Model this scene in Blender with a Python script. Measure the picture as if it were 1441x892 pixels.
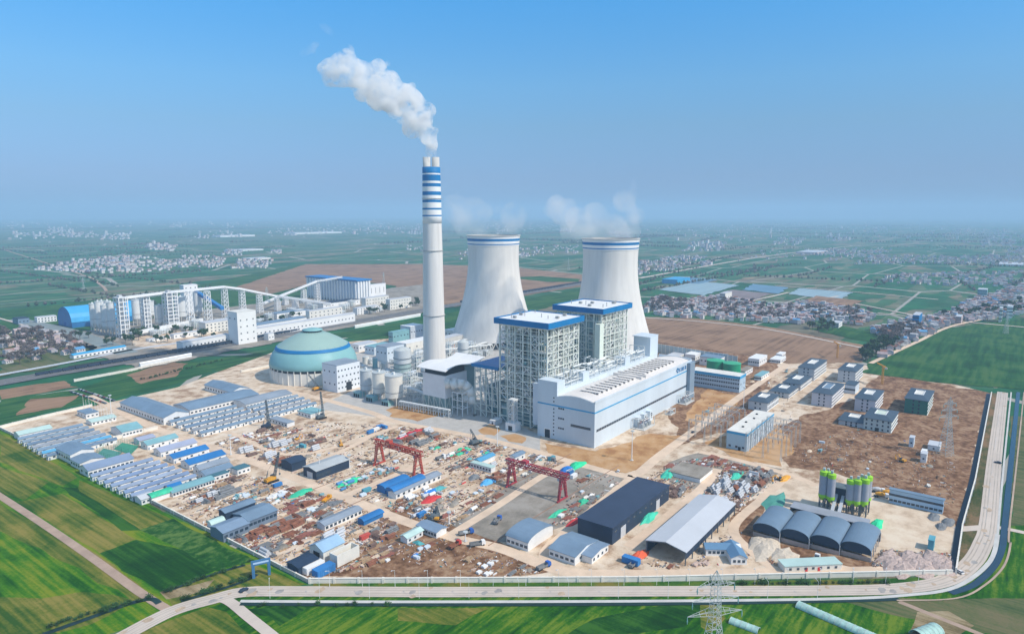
import bpy, math, random
from mathutils import Vector, noise as mnoise
from math import sin, cos, pi, radians, sqrt, atan2, tan
for o in list(bpy.data.objects): bpy.data.objects.remove(o)
S = bpy.context.scene
COL = S.collection
# ---------------------------------------------------------------- camera
# world X runs along the turbine hall, world Y from the hall to the boilers; the camera is a drone 180 m up
CAMH = 180.0; FPX = 961.0; PITCH = math.asin(0.1503)
SP, CP = sin(PITCH), cos(PITCH)
FX, FY = 0.8007, 0.5990
cam_d = bpy.data.cameras.new("camera"); cam = bpy.data.objects.new("camera", cam_d); COL.objects.link(cam)
cam_d.sensor_width = 36; cam_d.lens = 36*FPX/1441
cam_d.clip_start = 1; cam_d.clip_end = 60000
cam.location = (0, 0, CAMH); cam.rotation_euler = (pi/2-PITCH, 0, atan2(-FX, FY))
S.camera = cam
# ---------------------------------------------------------------- world, sun, exposure
SUN_AZ = atan2(-0.98, 0.17)          # direction towards the sun in the XY plane
SUN_EL = radians(46)
w = bpy.data.worlds.new("World"); S.world = w; w.use_nodes = True
nt = w.node_tree; nt.nodes.clear()
sky = nt.nodes.new('ShaderNodeTexSky'); sky.sky_type = 'NISHITA'; sky.sun_disc = False
sky.sun_elevation = SUN_EL; sky.sun_rotation = pi/2-SUN_AZ
sky.altitude = 0; sky.air_density = 1.0; sky.dust_density = 0.3; sky.ozone_density = 2.0
bg = nt.nodes.new('ShaderNodeBackground'); bg.inputs[1].default_value = 0.215
out = nt.nodes.new('ShaderNodeOutputWorld')
tc = nt.nodes.new('ShaderNodeTexCoord'); sx = nt.nodes.new('ShaderNodeSeparateXYZ'); rp = nt.nodes.new('ShaderNodeValToRGB'); tm = nt.nodes.new('ShaderNodeMix'); tm.data_type = 'RGBA'; tm.blend_type = 'MULTIPLY'; tm.inputs[0].default_value = 1
nt.links.new(tc.outputs['Generated'], sx.inputs[0]); nt.links.new(sx.outputs[2], rp.inputs[0])     # hazy air tint by elevation; top stop, above the view, brightened for fill
for k_, (p_, c_) in enumerate([(0, (.115, .185, .42)), (.05, (.175, .235, .40)), (.12, (.235, .335, .43)), (.175, (.25, .425, .53)), (.28, (.19, .52, .70)), (.45, (1.0, .93, .80))]):
    e_ = rp.color_ramp.elements[k_] if k_ < 2 else rp.color_ramp.elements.new(p_); e_.position = p_; e_.color = (*c_, 1)
nt.links.new(sky.outputs[0], tm.inputs[6]); nt.links.new(rp.outputs[0], tm.inputs[7]); nt.links.new(tm.outputs[2], bg.inputs[0])
nt.links.new(bg.outputs[0], out.inputs[0])
sd = bpy.data.lights.new("sun", 'SUN'); sd.energy = 3.35; sd.angle = radians(0.6); sd.color = (1, .91, .78)
so = bpy.data.objects.new("sun", sd); COL.objects.link(so)
sv = Vector((cos(SUN_AZ)*cos(SUN_EL), sin(SUN_AZ)*cos(SUN_EL), sin(SUN_EL)))
so.rotation_euler = sv.to_track_quat('Z', 'Y').to_euler(); so.location = (0, -200, 600)
S.view_settings.view_transform = 'Standard'; S.view_settings.look = 'None'
S.view_settings.gamma = 1; S.view_settings.exposure = 0.30
S.render.engine = 'CYCLES'
try:
    S.cycles.volume_step_rate = 1.0; S.cycles.volume_max_steps = 96; S.cycles.volume_bounces = 8
    S.cycles.max_bounces = 5; S.cycles.transparent_max_bounces = 8
except Exception: pass
HAZE_DENSITY = 0.00014

# ---------------------------------------------------------------- pixel -> plan helpers (photo is 1441 x 892)
def ray(px, py):
    x = (px-720.5)/FPX; y = -(py-446)/FPX
    r = x; f = CP + y*SP; z = -SP + y*CP
    return r, f, z
def G(px, py, z=0.0):
    r, f, dz = ray(px, py); t = (z-CAMH)/dz; r *= t; f *= t
    return (0.5990*r + FX*f, -FX*r + FY*f)
def depth(x, y): return FX*x + FY*y
def ZT(px, py, pt):
    """height of something standing at ground pixel (px,py) whose top is seen at row pt"""
    r, f, dz = ray(px, py); Y = -CAMH/dz*f
    r, f, dz = ray(px, pt); return CAMH + Y*dz/f
def foot(N, L, R, z=0.0):
    n = G(*N, z); l = G(*L, z); r = G(*R, z)
    return n[0], r[0], n[1], l[1]
def P3(px, py, Y):
    """point on the vertical plane at forward distance Y"""
    r, f, dz = ray(px, py); t = Y/f
    r *= t; return Vector((0.5990*r + FX*Y, -FX*r + FY*Y, CAMH + dz*t))
# ---------------------------------------------------------------- materials
MATS = {}
def mat(name, rgb, rough=.7, var=.18, scale=.06, metal=0.0, streak=None, spec=.3, rgb2=None, bump=0):
    if name in MATS: return MATS[name]
    m = bpy.data.materials.new(name); m.use_nodes = True; MATS[name] = m
    n = m.node_tree.nodes; l = m.node_tree.links; b = n['Principled BSDF']
    b.inputs['Roughness'].default_value = rough; b.inputs['Metallic'].default_value = metal
    b.inputs['Specular IOR Level'].default_value = spec
    g = n.new('ShaderNodeNewGeometry'); mp = n.new('ShaderNodeMapping'); l.new(g.outputs['Position'], mp.inputs[0])
    mp.inputs['Scale'].default_value = streak or (1, 1, 1)
    t = n.new('ShaderNodeTexNoise'); t.inputs['Scale'].default_value = scale; t.inputs['Detail'].default_value = 6
    t.inputs['Roughness'].default_value = .65; l.new(mp.outputs[0], t.inputs[0])
    r = n.new('ShaderNodeValToRGB'); l.new(t.outputs[0], r.inputs[0]); l.new(r.outputs[0], b.inputs[0])
    c1 = tuple(max(0, c*(1-var)) for c in rgb); c2 = rgb2 or tuple(min(1, c*(1+var*.8)) for c in rgb)
    r.color_ramp.elements[0].position = .33; r.color_ramp.elements[1].position = .67
    r.color_ramp.elements[0].color = (*c1, 1); r.color_ramp.elements[1].color = (*c2, 1)
    if bump:
        bp = n.new('ShaderNodeBump'); bp.inputs['Strength'].default_value = bump; bp.inputs['Distance'].default_value = .5
        l.new(t.outputs[0], bp.inputs['Height']); l.new(bp.outputs[0], b.inputs['Normal'])
    return m
def s2l(*c): return tuple(((v/255+.055)/1.055)**2.4 if v > 10 else v/255/12.92 for v in c)

WHITE = mat('white_paint', (.80, .80, .79), .5, .06, .05)
CLAD = mat('pale_blue_cladding', (.60, .68, .75), .5, .07, .05, streak=(1, 1, .3))
CLADW = mat('white_cladding', (.78, .80, .82), .5, .06, .05, streak=(1, 1, .3))
BLUE = mat('blue_paint', (.002, .17, .42), .6, .10, .1)
BLUEL = mat('light_blue_paint', (.04, .34, .62), .45, .10, .1)
BLUER = mat('blue_sheet_roof', (.025, .17, .43), .45, .15, .08)
TEALR = mat('teal_sheet_roof', (.20, .40, .44), .5, .15, .08)
GREYB = mat('blue_grey_sheet_roof', (.17, .25, .34), .5, .14, .07)
GREYP = mat('grey_sheet_roof', (.26, .31, .37), .5, .14, .07)
NAVY = mat('navy_sheet', (.022, .042, .08), .65, .2, .08)
DARKR = mat('dark_sheet_roof', (.035, .055, .10), .7, .15, .05)
LGREY = mat('light_grey_sheet_roof', (.52, .54, .57), .5, .08, .04)
CREAM = mat('cream_wall', (.72, .70, .64), .7, .1, .1)
GLASS = mat('window_glass', (.035, .06, .09), .12, .3, .5, spec=.6)
DARK = mat('dark_opening', (.025, .03, .038), .8, .3, .3)
CONC = mat('concrete', (.55, .54, .51), .8, .12, .08, streak=(1, 1, .15))
CONCD = mat('grey_concrete', (.36, .36, .35), .85, .15, .2)
STEELW = mat('white_steel', (.70, .72, .71), .5, .15, .3)
STEELG = mat('pale_green_steel', (.66, .69, .62), .5, .22, .3)
STEELD = mat('dark_steel', (.12, .15, .17), .55, .3, .3)
REDST = mat('red_crane_paint', (.50, .07, .04), .5, .2, .3)
REDS2 = mat('crimson_crane_paint', (.42, .05, .07), .5, .2, .3)
YEL = mat('yellow_machine_paint', (.70, .34, .03), .5, .15, .5)
LIME = mat('lime_green_paint', (.30, .62, .03), .5, .1, .3)
RUST = mat('rusty_steel', (.24, .10, .06), .85, .4, .4)
TIMB = mat('timber', (.40, .28, .17), .85, .35, .5)
TARPG = mat('green_tarpaulin', (.04, .48, .28), .6, .2, .3)
TARPB = mat('blue_tarpaulin', (.02, .18, .55), .5, .2, .3)
TARPT = mat('teal_tarpaulin', (.08, .36, .38), .6, .2, .3)
REDT = mat('red_tarpaulin', (.60, .05, .05), .6, .2, .3)
TYRE = mat('black_rubber', (.02, .02, .02), .8)
COAL = mat('coal', (.02, .022, .026), .8, .4, .5)
GALV = mat('galvanised_steel', (.50, .54, .54), .45, .15, .4)
BRICKR = mat('red_roof_tile', (.29, .15, .12), .8, .25, .1)
# ---------------------------------------------------------------- mesh builder
class MB:
    def __init__(s): s.v = []; s.f = []; s.m = []
    def face(s, pts, m=0):
        i = len(s.v); s.v += [tuple(p) for p in pts]; s.f.append(tuple(range(i, i+len(pts)))); s.m.append(m)
    def box(s, x0, x1, y0, y1, z0, z1, m=0):
        i = len(s.v)
        s.v += [(x0,y0,z0),(x1,y0,z0),(x1,y1,z0),(x0,y1,z0),(x0,y0,z1),(x1,y0,z1),(x1,y1,z1),(x0,y1,z1)]
        for q in ((0,3,2,1),(4,5,6,7),(0,1,5,4),(1,2,6,5),(2,3,7,6),(3,0,4,7)):
            s.f.append(tuple(i+k for k in q)); s.m.append(m)
        return s
    def rbox(s, cx, cy, w, d, z0, z1, a, m=0):
        c, n = cos(a), sin(a); i = len(s.v)
        for z in (z0, z1):
            for dx, dy in ((-w/2,-d/2),(w/2,-d/2),(w/2,d/2),(-w/2,d/2)):
                s.v.append((cx+dx*c-dy*n, cy+dx*n+dy*c, z))
        for q in ((0,3,2,1),(4,5,6,7),(0,1,5,4),(1,2,6,5),(2,3,7,6),(3,0,4,7)):
            s.f.append(tuple(i+k for k in q)); s.m.append(m)
        return s
    def bar(s, p, q, w=.4, m=0, n=4, w2=None):
        p = Vector(p); q = Vector(q); d = q-p
        if d.length < 1e-6: return s
        d.normalize(); a = d.cross(Vector((0, 0, 1)) if abs(d.z) < .95 else Vector((1, 0, 0))).normalized(); b = d.cross(a)
        i = len(s.v); w2 = w if w2 is None else w2; of = pi/4 if n == 4 else 0; k_ = .7071 if n == 4 else .5
        for P, W in ((p, w), (q, w2)):
            for k in range(n):
                t = 2*pi*k/n+of; s.v.append(tuple(P+(a*cos(t)+b*sin(t))*W*k_))
        for k in range(n):
            s.f.append((i+k, i+(k+1) % n, i+n+(k+1) % n, i+n+k)); s.m.append(m)
        s.f.append(tuple(i+n-1-k for k in range(n))); s.m.append(m)
        s.f.append(tuple(i+n+k for k in range(n))); s.m.append(m)
        return s
    def lathe(s, prof, n=24, c=(0, 0), m=0, ms=None, cap=True, a0=0, a1=2*pi):
        i = len(s.v); full = abs(a1-a0-2*pi) < 1e-6; nn = n if full else n+1
        for r, z in prof:
            for k in range(nn):
                t = a0+(a1-a0)*k/n; s.v.append((c[0]+r*cos(t), c[1]+r*sin(t), z))
        for j in range(len(prof)-1):
            for k in range(n):
                k2 = (k+1) % nn
                s.f.append((i+j*nn+k, i+j*nn+k2, i+(j+1)*nn+k2, i+(j+1)*nn+k)); s.m.append(ms[j] if ms else m)
        if cap:
            s.f.append(tuple(i+k for k in range(nn))[::-1]); s.m.append(m)
            s.f.append(tuple(i+(len(prof)-1)*nn+k for k in range(nn))); s.m.append(ms[-1] if ms else m)
        return s
    def prism(s, prof, ax, a0, a1, m=0, mside=None):
        """profile [(h,z)] across; extruded along axis ax ('x' or 'y') from a0 to a1"""
        i = len(s.v); n = len(prof)
        for a in (a0, a1):
            for h, z in prof: s.v.append((a, h, z) if ax == 'x' else (h, a, z))
        for k in range(n):
            s.f.append((i+k, i+(k+1) % n, i+n+(k+1) % n, i+n+k)); s.m.append(m)
        s.f.append(tuple(i+k for k in range(n))[::-1]); s.m.append(m if mside is None else mside)
        s.f.append(tuple(i+n+k for k in range(n))); s.m.append(m if mside is None else mside)
        return s
    def mesh(s, name, mats, smooth=False):
        me = bpy.data.meshes.new(name); me.from_pydata(s.v, [], s.f)
        if not isinstance(mats, (list, tuple)): mats = [mats]
        for x in mats: me.materials.append(x)
        me.polygons.foreach_set('material_index', s.m)
        if smooth: me.polygons.foreach_set('use_smooth', [True]*len(s.f))
        me.update(); return me
    def build(s, name, mats, parent=None, smooth=False):
        if not s.f: return None
        me = s.mesh(name, mats, smooth)
        # consistent outward normals
        o = bpy.data.objects.new(name, me); COL.objects.link(o)
        if parent is not None: o.parent = parent
        return o
THINGS = []          # (object, description, x, y)
LAND = []            # landmarks (phrase, x, y)
def thing(name, label, cat, loc=(0, 0, 0), rz=0, group=None, ob=None):
    o = ob or bpy.data.objects.new(name, None)
    if ob is None:
        COL.objects.link(o); o.empty_display_size = 2
    o.location = loc; o.rotation_euler = (0, 0, rz); o['category'] = cat
    if group: o['group'] = group
    THINGS.append((o, label, loc[0], loc[1])); return o
def single(mb, name, mats, label, cat, loc=(0, 0, 0), rz=0, group=None, smooth=False):
    o = mb.build(name, mats, None, smooth); return thing(name, label, cat, loc, rz, group, ob=o)
def struct(o, kind='structure'): o['kind'] = kind; return o
def copy_tree(o, parent=None):
    c = o.copy(); COL.objects.link(c); c.parent = parent
    for ch in o.children: copy_tree(ch, c)
    return c
def again(src, label, loc, rz=0, group=None, scale=None):
    c = copy_tree(src); c.location = loc; c.rotation_euler = (0, 0, rz)
    if scale: c.scale = scale
    if group: c['group'] = group
    THINGS.append((c, label, loc[0], loc[1])); return c
OCC = []             # occupied rectangles (x0,x1,y0,y1)
def occ(x0, x1, y0, y1, m=1.5): OCC.append((min(x0, x1)-m, max(x0, x1)+m, min(y0, y1)-m, max(y0, y1)+m))
def free(x, y, r=0):
    return not any(a-r < x < b+r and c-r < y < d+r for a, b, c, d in OCC)
_PM = {}
def panel(name, material, parent, w, h, face, a, z, off, t=.12):
    """a flat part (window, door, sign board) sitting proud of a wall; face '-x' or '-y', a = centre along the wall, off = wall coordinate"""
    key = (name, material.name, round(w, 2), round(h, 2), face)
    if key not in _PM:
        b = MB()
        if face == '-x': b.box(-t, 0, -w/2, w/2, -h/2, h/2)
        elif face == '+x': b.box(0, t, -w/2, w/2, -h/2, h/2)
        elif face == '+y': b.box(-w/2, w/2, 0, t, -h/2, h/2)
        else: b.box(-w/2, w/2, -t, 0, -h/2, h/2)
        _PM[key] = b.mesh(name, material)
    o = bpy.data.objects.new(name, _PM[key]); COL.objects.link(o); o.parent = parent
    o.location = (off, a, z) if face in ('-x', '+x') else (a, off, z); return o
def winrow(parent, face, a0, a1, n, z, off, w, h, material=None, name='window'):
    for k in range(n):
        panel(name, material or GLASS, parent, w, h, face, a0+(a1-a0)*(k+.5)/n, z, off)
def house(name, label, cat, fp, h, roof='flat', rise=2.0, wm=None, rm=None, over=.6, wins=(), doors=(), group=None, wall_h=None, marg=1.5, open_face=None, th=.25):
    """a building from its footprint (x0,x1,y0,y1): closed walls with gables, roof sheet with eaves, windows, doors"""
    x0, x1, y0, y1 = fp; wm = wm or CLADW; rm = rm or GREYB
    cx, cy = (x0+x1)/2, (y0+y1)/2; W, D = x1-x0, y1-y0; a, b = W/2, D/2
    t = thing(name, label, cat, (cx, cy, 0), 0, group); occ(x0, x1, y0, y1, marg)
    m = MB(); r = MB(); e = over
    if roof == 'flat':
        m.box(-a, a, -b, b, 0, h)
        r.box(-a-e*.3, a+e*.3, -b-e*.3, b+e*.3, h+.003, h+th+.25)
    elif roof == 'mono':      # high on -x side
        m.prism([(-a, 0), (a, 0), (a, h), (-a, h+rise)], 'y', -b, b)
        k = rise/W
        r.prism([(-a-e, h+rise+e*k+.02), (a+e, h-e*k+.02), (a+e, h-e*k+.02+th), (-a-e, h+rise+e*k+.02+th)], 'y', -b-e, b+e)
    else:
        ax = 'x' if roof in ('gx', 'ax') else 'y'; half = b if ax == 'x' else a; ln = a if ax == 'x' else b
        if roof in ('gx', 'gy'): pr = [(-half, h), (0, h+rise), (half, h)]
        else: pr = [(-half*cos(pi*k/10), h+rise*sin(pi*k/10)) for k in range(11)]
        m.prism([(-half, 0)]+pr+[(half, 0)], ax, -ln, ln)
        k = rise/half if roof in ('gx', 'gy') else .35
        q = [(-half-e, h-e*k)]+pr[1:-1]+[(half+e, h-e*k)]
        q = [(u_, z+.03) for u_, z in q]
        r.prism(q+[(u_, z+th) for u_, z in reversed(q)], ax, -ln-e, ln+e)
    m.build('wall', wm, t); r.build('roof', rm, t)
    for f in wins:       # (face, n, z, w, h[, from, to])
        face, n, z, ww, wh = f[:5]; hl = b if face[1] == 'x' else a
        f0, f1 = (f[5], f[6]) if len(f) > 6 else (0, 1)
        winrow(t, face, -hl+2*hl*f0, -hl+2*hl*f1, n, z, {'-x': -a, '+x': a, '-y': -b, '+y': b}[face], ww, wh)
    for f in doors:      # (face, pos 0..1, w, h, material)
        face, p, dw, dh, dm = f; hl = b if face[1] == 'x' else a
        panel('door', dm, t, dw, dh, face, -hl+2*hl*p, dh/2+.02, {'-x': -a, '+x': a, '-y': -b, '+y': b}[face], .15)
    return t
def lattice(mb, p0, p1, w0, w1, n, bw=.25, m=0, diag=True, hor=True):
    """square lattice mast between p0 and p1"""
    p0 = Vector(p0); p1 = Vector(p1); d = (p1-p0).normalized()
    ref = Vector((0, 0, 1)) if abs(d.z) < .9 else Vector((1, 0, 0))
    a = d.cross(ref).normalized(); b = d.cross(a)
    if abs(d.z) > .9: a, b = Vector((1, 0, 0)), Vector((0, 1, 0))
    def C(t, k):
        w_ = (w0+(w1-w0)*t)/2; sx, sy = ((-1,-1),(1,-1),(1,1),(-1,1))[k]
        return p0+(p1-p0)*t + a*w_*sx + b*w_*sy
    for k in range(4): mb.bar(C(0, k), C(1, k), bw, m)
    for i in range(n):
        t0, t1 = i/n, (i+1)/n
        for k in range(4):
            k2 = (k+1) % 4
            if hor: mb.bar(C(t1, k), C(t1, k2), bw*.7, m)
            if diag: mb.bar(C(t0, k), C(t1, k2), bw*.7, m)
    return mb
# ================================================================ GROUND
def ground_mat():
    m = bpy.data.materials.new('far_fields'); m.use_nodes = True; n = m.node_tree.nodes; l = m.node_tree.links
    b = n['Principled BSDF']; b.inputs['Roughness'].default_value = .95; b.inputs['Specular IOR Level'].default_value = .1
    g = n.new('ShaderNodeNewGeometry')
    def vor(sx, sy, rnd, rot=0):
        mp = n.new('ShaderNodeMapping'); mp.inputs['Scale'].default_value = (sx, sy, 0); mp.inputs['Rotation'].default_value = (0, 0, rot)
        l.new(g.outputs['Position'], mp.inputs[0])
        v = n.new('ShaderNodeTexVoronoi'); v.voronoi_dimensions = '2D'; v.distance = 'CHEBYCHEV'
        v.inputs['Scale'].default_value = 1; v.inputs['Randomness'].default_value = rnd; l.new(mp.outputs[0], v.inputs[0]); return v, mp
    v1, m1 = vor(1/300, 1/105, .8); v2, m2 = vor(1/85, 1/26, .85)
    r1 = n.new('ShaderNodeSeparateColor'); l.new(v1.outputs['Color'], r1.inputs[0])
    r2 = n.new('ShaderNodeSeparateColor'); l.new(v2.outputs['Color'], r2.inputs[0])
    mx = n.new('ShaderNodeMath'); mx.operation = 'MULTIPLY_ADD'; mx.inputs[1].default_value = .62
    k = n.new('ShaderNodeMath'); k.operation = 'MULTIPLY'; k.inputs[1].default_value = .38
    l.new(r2.outputs[0], k.inputs[0]); l.new(r1.outputs[0], mx.inputs[0]); l.new(k.outputs[0], mx.inputs[2])
    cr = n.new('ShaderNodeValToRGB'); l.new(mx.outputs[0], cr.inputs[0]); cr.color_ramp.interpolation = 'LINEAR'
    e = cr.color_ramp.elements
    e[0].position = 0; e[0].color = (.010, .075, .035, 1); e[1].position = 1; e[1].color = (.26, .20, .13, 1)
    for p, c in ((.30, (.014, .115, .045)), (.50, (.028, .11, .050)), (.62, (.060, .13, .060)), (.72, (.12, .15, .09)), (.82, (.19, .165, .11)), (.9, (.10, .11, .08))):
        q = e.new(p); q.color = (*c, 1)
    # field edges
    ve = n.new('ShaderNodeTexVoronoi'); ve.voronoi_dimensions = '2D'; ve.feature = 'DISTANCE_TO_EDGE'; ve.inputs['Scale'].default_value = 1
    ve.inputs['Randomness'].default_value = .5; mpe = n.new('ShaderNodeMapping'); mpe.inputs['Scale'].default_value = (1/480, 1/210, 0)
    l.new(g.outputs['Position'], mpe.inputs[0]); l.new(mpe.outputs[0], ve.inputs[0])
    le = n.new('ShaderNodeMath'); le.operation = 'LESS_THAN'; le.inputs[1].default_value = .014; l.new(ve.outputs['Distance'], le.inputs[0])
    nz = n.new('ShaderNodeTexNoise'); nz.inputs['Scale'].default_value = .02; nz.inputs['Detail'].default_value = 8; l.new(g.outputs['Position'], nz.inputs[0])
    hs = n.new('ShaderNodeHueSaturation'); mr = n.new('ShaderNodeMapRange'); mr.inputs[3].default_value = .65; mr.inputs[4].default_value = 1.35
    mr.inputs[1].default_value = .3; mr.inputs[2].default_value = .7
    l.new(nz.outputs[0], mr.inputs[0]); l.new(mr.outputs[0], hs.inputs['Value']); l.new(cr.outputs[0], hs.inputs['Color'])
    mm = n.new('ShaderNodeMix'); mm.data_type = 'RGBA'; l.new(le.outputs[0], mm.inputs[0]); l.new(hs.outputs[0], mm.inputs[6]); mm.inputs[7].default_value = (.34, .33, .29, 1)
    l.new(mm.outputs[2], b.inputs[0]); return m
def field_mat(name, c1, c2, c3=None, rows=(.9, .03), rs=.5, scale=.02, rot=0):
    """crop field: patchy tone plus fine rows along Y"""
    m = bpy.data.materials.new(name); m.use_nodes = True; n = m.node_tree.nodes; l = m.node_tree.links
    b = n['Principled BSDF']; b.inputs['Roughness'].default_value = .95; b.inputs['Specular IOR Level'].default_value = .08
    g = n.new('ShaderNodeNewGeometry')
    t = n.new('ShaderNodeTexNoise'); t.inputs['Scale'].default_value = scale; t.inputs['Detail'].default_value = 9; t.inputs['Roughness'].default_value = .62; t.inputs['Distortion'].default_value = .6
    l.new(g.outputs['Position'], t.inputs[0])
    mp = n.new('ShaderNodeMapping'); mp.inputs['Rotation'].default_value = (0, 0, rot); mp.inputs['Scale'].default_value = (rows[0], rows[1], 1)
    l.new(g.outputs['Position'], mp.inputs[0])
    t2 = n.new('ShaderNodeTexNoise'); t2.inputs['Scale'].default_value = rs; t2.inputs['Detail'].default_value = 5; l.new(mp.outputs[0], t2.inputs[0])
    ad = n.new('ShaderNodeMath'); ad.operation = 'MULTIPLY_ADD'; ad.inputs[1].default_value = .6
    l.new(t2.outputs[0], ad.inputs[0]); k = n.new('ShaderNodeMath'); k.operation = 'MULTIPLY'; k.inputs[1].default_value = .75; l.new(t.outputs[0], k.inputs[0]); l.new(k.outputs[0], ad.inputs[2])
    mp3 = n.new('ShaderNodeMapping'); mp3.inputs['Rotation'].default_value = (0, 0, rot+.03); mp3.inputs['Scale'].default_value = (rows[0]*.14, rows[1]*.22, 1); l.new(g.outputs['Position'], mp3.inputs[0])
    t3 = n.new('ShaderNodeTexNoise'); t3.inputs['Scale'].default_value = 1; t3.inputs['Detail'].default_value = 3; l.new(mp3.outputs[0], t3.inputs[0])
    t4 = n.new('ShaderNodeTexNoise'); t4.inputs['Scale'].default_value = .55; t4.inputs['Detail'].default_value = 4; t4.inputs['Roughness'].default_value = .8; l.new(g.outputs['Position'], t4.inputs[0])
    a3 = n.new('ShaderNodeMath'); a3.operation = 'MULTIPLY_ADD'; a3.inputs[1].default_value = .45; l.new(t3.outputs[0], a3.inputs[0]); l.new(ad.outputs[0], a3.inputs[2])
    a4 = n.new('ShaderNodeMath'); a4.operation = 'MULTIPLY_ADD'; a4.inputs[1].default_value = .35; l.new(t4.outputs[0], a4.inputs[0]); l.new(a3.outputs[0], a4.inputs[2])
    a5 = n.new('ShaderNodeMath'); a5.operation = 'SUBTRACT'; a5.inputs[1].default_value = .40; l.new(a4.outputs[0], a5.inputs[0]); ad = a5
    r = n.new('ShaderNodeValToRGB'); l.new(ad.outputs[0], r.inputs[0]); e = r.color_ramp.elements
    e[0].position = .52; e[0].color = (*c1, 1); e[1].position = .82; e[1].color = (*(c3 or c2), 1)
    q = e.new(.67); q.color = (*c2, 1)
    l.new(r.outputs[0], b.inputs[0]); return m
def sheet(name, pts, z, m, kind='structure', px=True, close=True):
    P = [(*G(*p), z) if px else (*p, z) for p in pts]; b = MB()
    amp = {'bare_soil': 3.2, 'gravel_yard': 1.4, 'batching_pad': 2.5, 'station_ground': 5, 'village_ground': 8, 'field': 1.0 if z < .1 else 2.5}.get(name, 0)
    if amp:
        Q = []
        for i, p in enumerate(P):
            q = P[(i+1) % len(P)]; L = sqrt((p[0]-q[0])**2+(p[1]-q[1])**2); n_ = max(1, min(60, int(L/7)))
            for k in range(n_):
                x_ = p[0]+(q[0]-p[0])*k/n_; y_ = p[1]+(q[1]-p[1])*k/n_; v = mnoise.noise_vector(Vector((x_*.05, y_*.05, 0)))*amp*2+mnoise.noise_vector(Vector((x_*.22, y_*.22, 3)))*amp*.8
                Q.append((x_+v.x, y_+v.y, z))
        P = Q
    # orientation up
    A = sum(P[i][0]*P[(i+1) % len(P)][1]-P[(i+1) % len(P)][0]*P[i][1] for i in range(len(P)))
    b.face(P if A > 0 else P[::-1]); o = b.build(name, m); o['kind'] = kind; return o
def smooth_path(pts, n=6):
    if len(pts) < 3: return pts
    o = []; P = [pts[0]]+list(pts)+[pts[-1]]
    for i in range(1, len(P)-2):
        p0, p1, p2, p3 = P[i-1:i+3]
        for k in range(n):
            t = k/n; o.append(tuple(.5*((2*p1[j])+(-p0[j]+p2[j])*t+(2*p0[j]-5*p1[j]+4*p2[j]-p3[j])*t*t+(-p0[j]+3*p1[j]-3*p2[j]+p3[j])*t**3) for j in range(2)))
    o.append(tuple(pts[-1])); return o
ROADS = []
rngb = random.Random(17)
def strip(name, pts, width, z, m, px=True, smooth=True, th=0, rec=True, kind='structure'):
    P = [G(*p) for p in pts] if px else list(pts)
    if smooth: P = smooth_path(P)
    b = MB(); L = []; R = []
    for i, p in enumerate(P):
        a = P[max(0, i-1)]; c = P[min(len(P)-1, i+1)]; d = Vector((c[0]-a[0], c[1]-a[1])).normalized(); nn = Vector((-d.y, d.x))*width/2
        L.append((p[0]+nn.x, p[1]+nn.y)); R.append((p[0]-nn.x, p[1]-nn.y))
    for i in range(len(P)-1):
        if th:
            i0 = len(b.v)
            for q in (L[i], R[i], R[i+1], L[i+1]): b.v.append((*q, z))
            for q in (L[i], R[i], R[i+1], L[i+1]): b.v.append((*q, z+th))
            for q in ((4,5,6,7), (0,1,5,4), (2,3,7,6), (3,0,4,7), (1,2,6,5)): b.f.append(tuple(i0+k for k in q)); b.m.append(0)
        else: b.face([(*R[i], z), (*R[i+1], z), (*L[i+1], z), (*L[i], z)])
    if rec:
        ROADS.append((P, width))
    o = b.build(name, m)
    if kind: o['kind'] = kind
    return o
def near_road(x, y, r=1.0):
    for P, w_ in ROADS:
        for i in range(len(P)-1):
            ax, ay = P[i]; bx, by = P[i+1]; dx, dy = bx-ax, by-ay; L2 = dx*dx+dy*dy
            if L2 == 0: continue
            t = max(0, min(1, ((x-ax)*dx+(y-ay)*dy)/L2))
            if (x-ax-dx*t)**2+(y-ay-dy*t)**2 < (w_/2+r)**2: return True
    return False
b = MB(); b.face([(-3000, -9000, 0), (26000, -9000, 0), (26000, 24000, 0), (-3000, 24000, 0)][:4])
g_ = b.build('ground', ground_mat()); g_['kind'] = 'structure'
FG1 = field_mat('green_crop', (.008, .072, .002), (.048, .165, .003), (.18, .22, .012))
FG2 = field_mat('dark_green_crop', (.004, .036, .004), (.010, .065, .006), (.035, .12, .012))
FG3 = field_mat('olive_crop', (.030, .085, .007), (.12, .145, .018), (.24, .20, .045))
FG4 = field_mat('tufted_crop', (.006, .045, .005), (.016, .085, .010), (.10, .18, .04), rows=(1, 1), rs=.22)
FG5 = field_mat('green_crop_far', (.010, .060, .018), (.022, .10, .026), (.055, .13, .035), rows=(.05, .6), rs=.3)
FG6 = field_mat('bottom_crop', (.006, .055, .003), (.026, .12, .003), (.13, .20, .014), rows=(.12, 1.0), rs=.45, rot=.45)
FBR = field_mat('bare_brown_field', (.17, .10, .06), (.27, .165, .10), (.32, .20, .125), rows=(.03, .6), rs=.3)
FDR = field_mat('dull_field', (.05, .085, .03), (.10, .12, .045), (.16, .14, .07))
VERG = field_mat('verge_grass', (.02, .085, .01), (.065, .14, .015), (.17, .15, .03), rows=(.3, .3), rs=.25, scale=.05)
SOIL = field_mat('brown_soil', (.12, .06, .03), (.24, .13, .07), (.36, .235, .145), rows=(.6, .6), rs=.5, scale=.06)
SAND = field_mat('sandy_dirt', (.34, .22, .14), (.60, .47, .34), (.70, .59, .47), rows=(.6, .6), rs=.2, scale=.025)
SANDP = field_mat('pale_sand', (.50, .38, .27), (.64, .51, .38), (.70, .59, .46), rows=(.6, .6), rs=.2, scale=.03)
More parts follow.
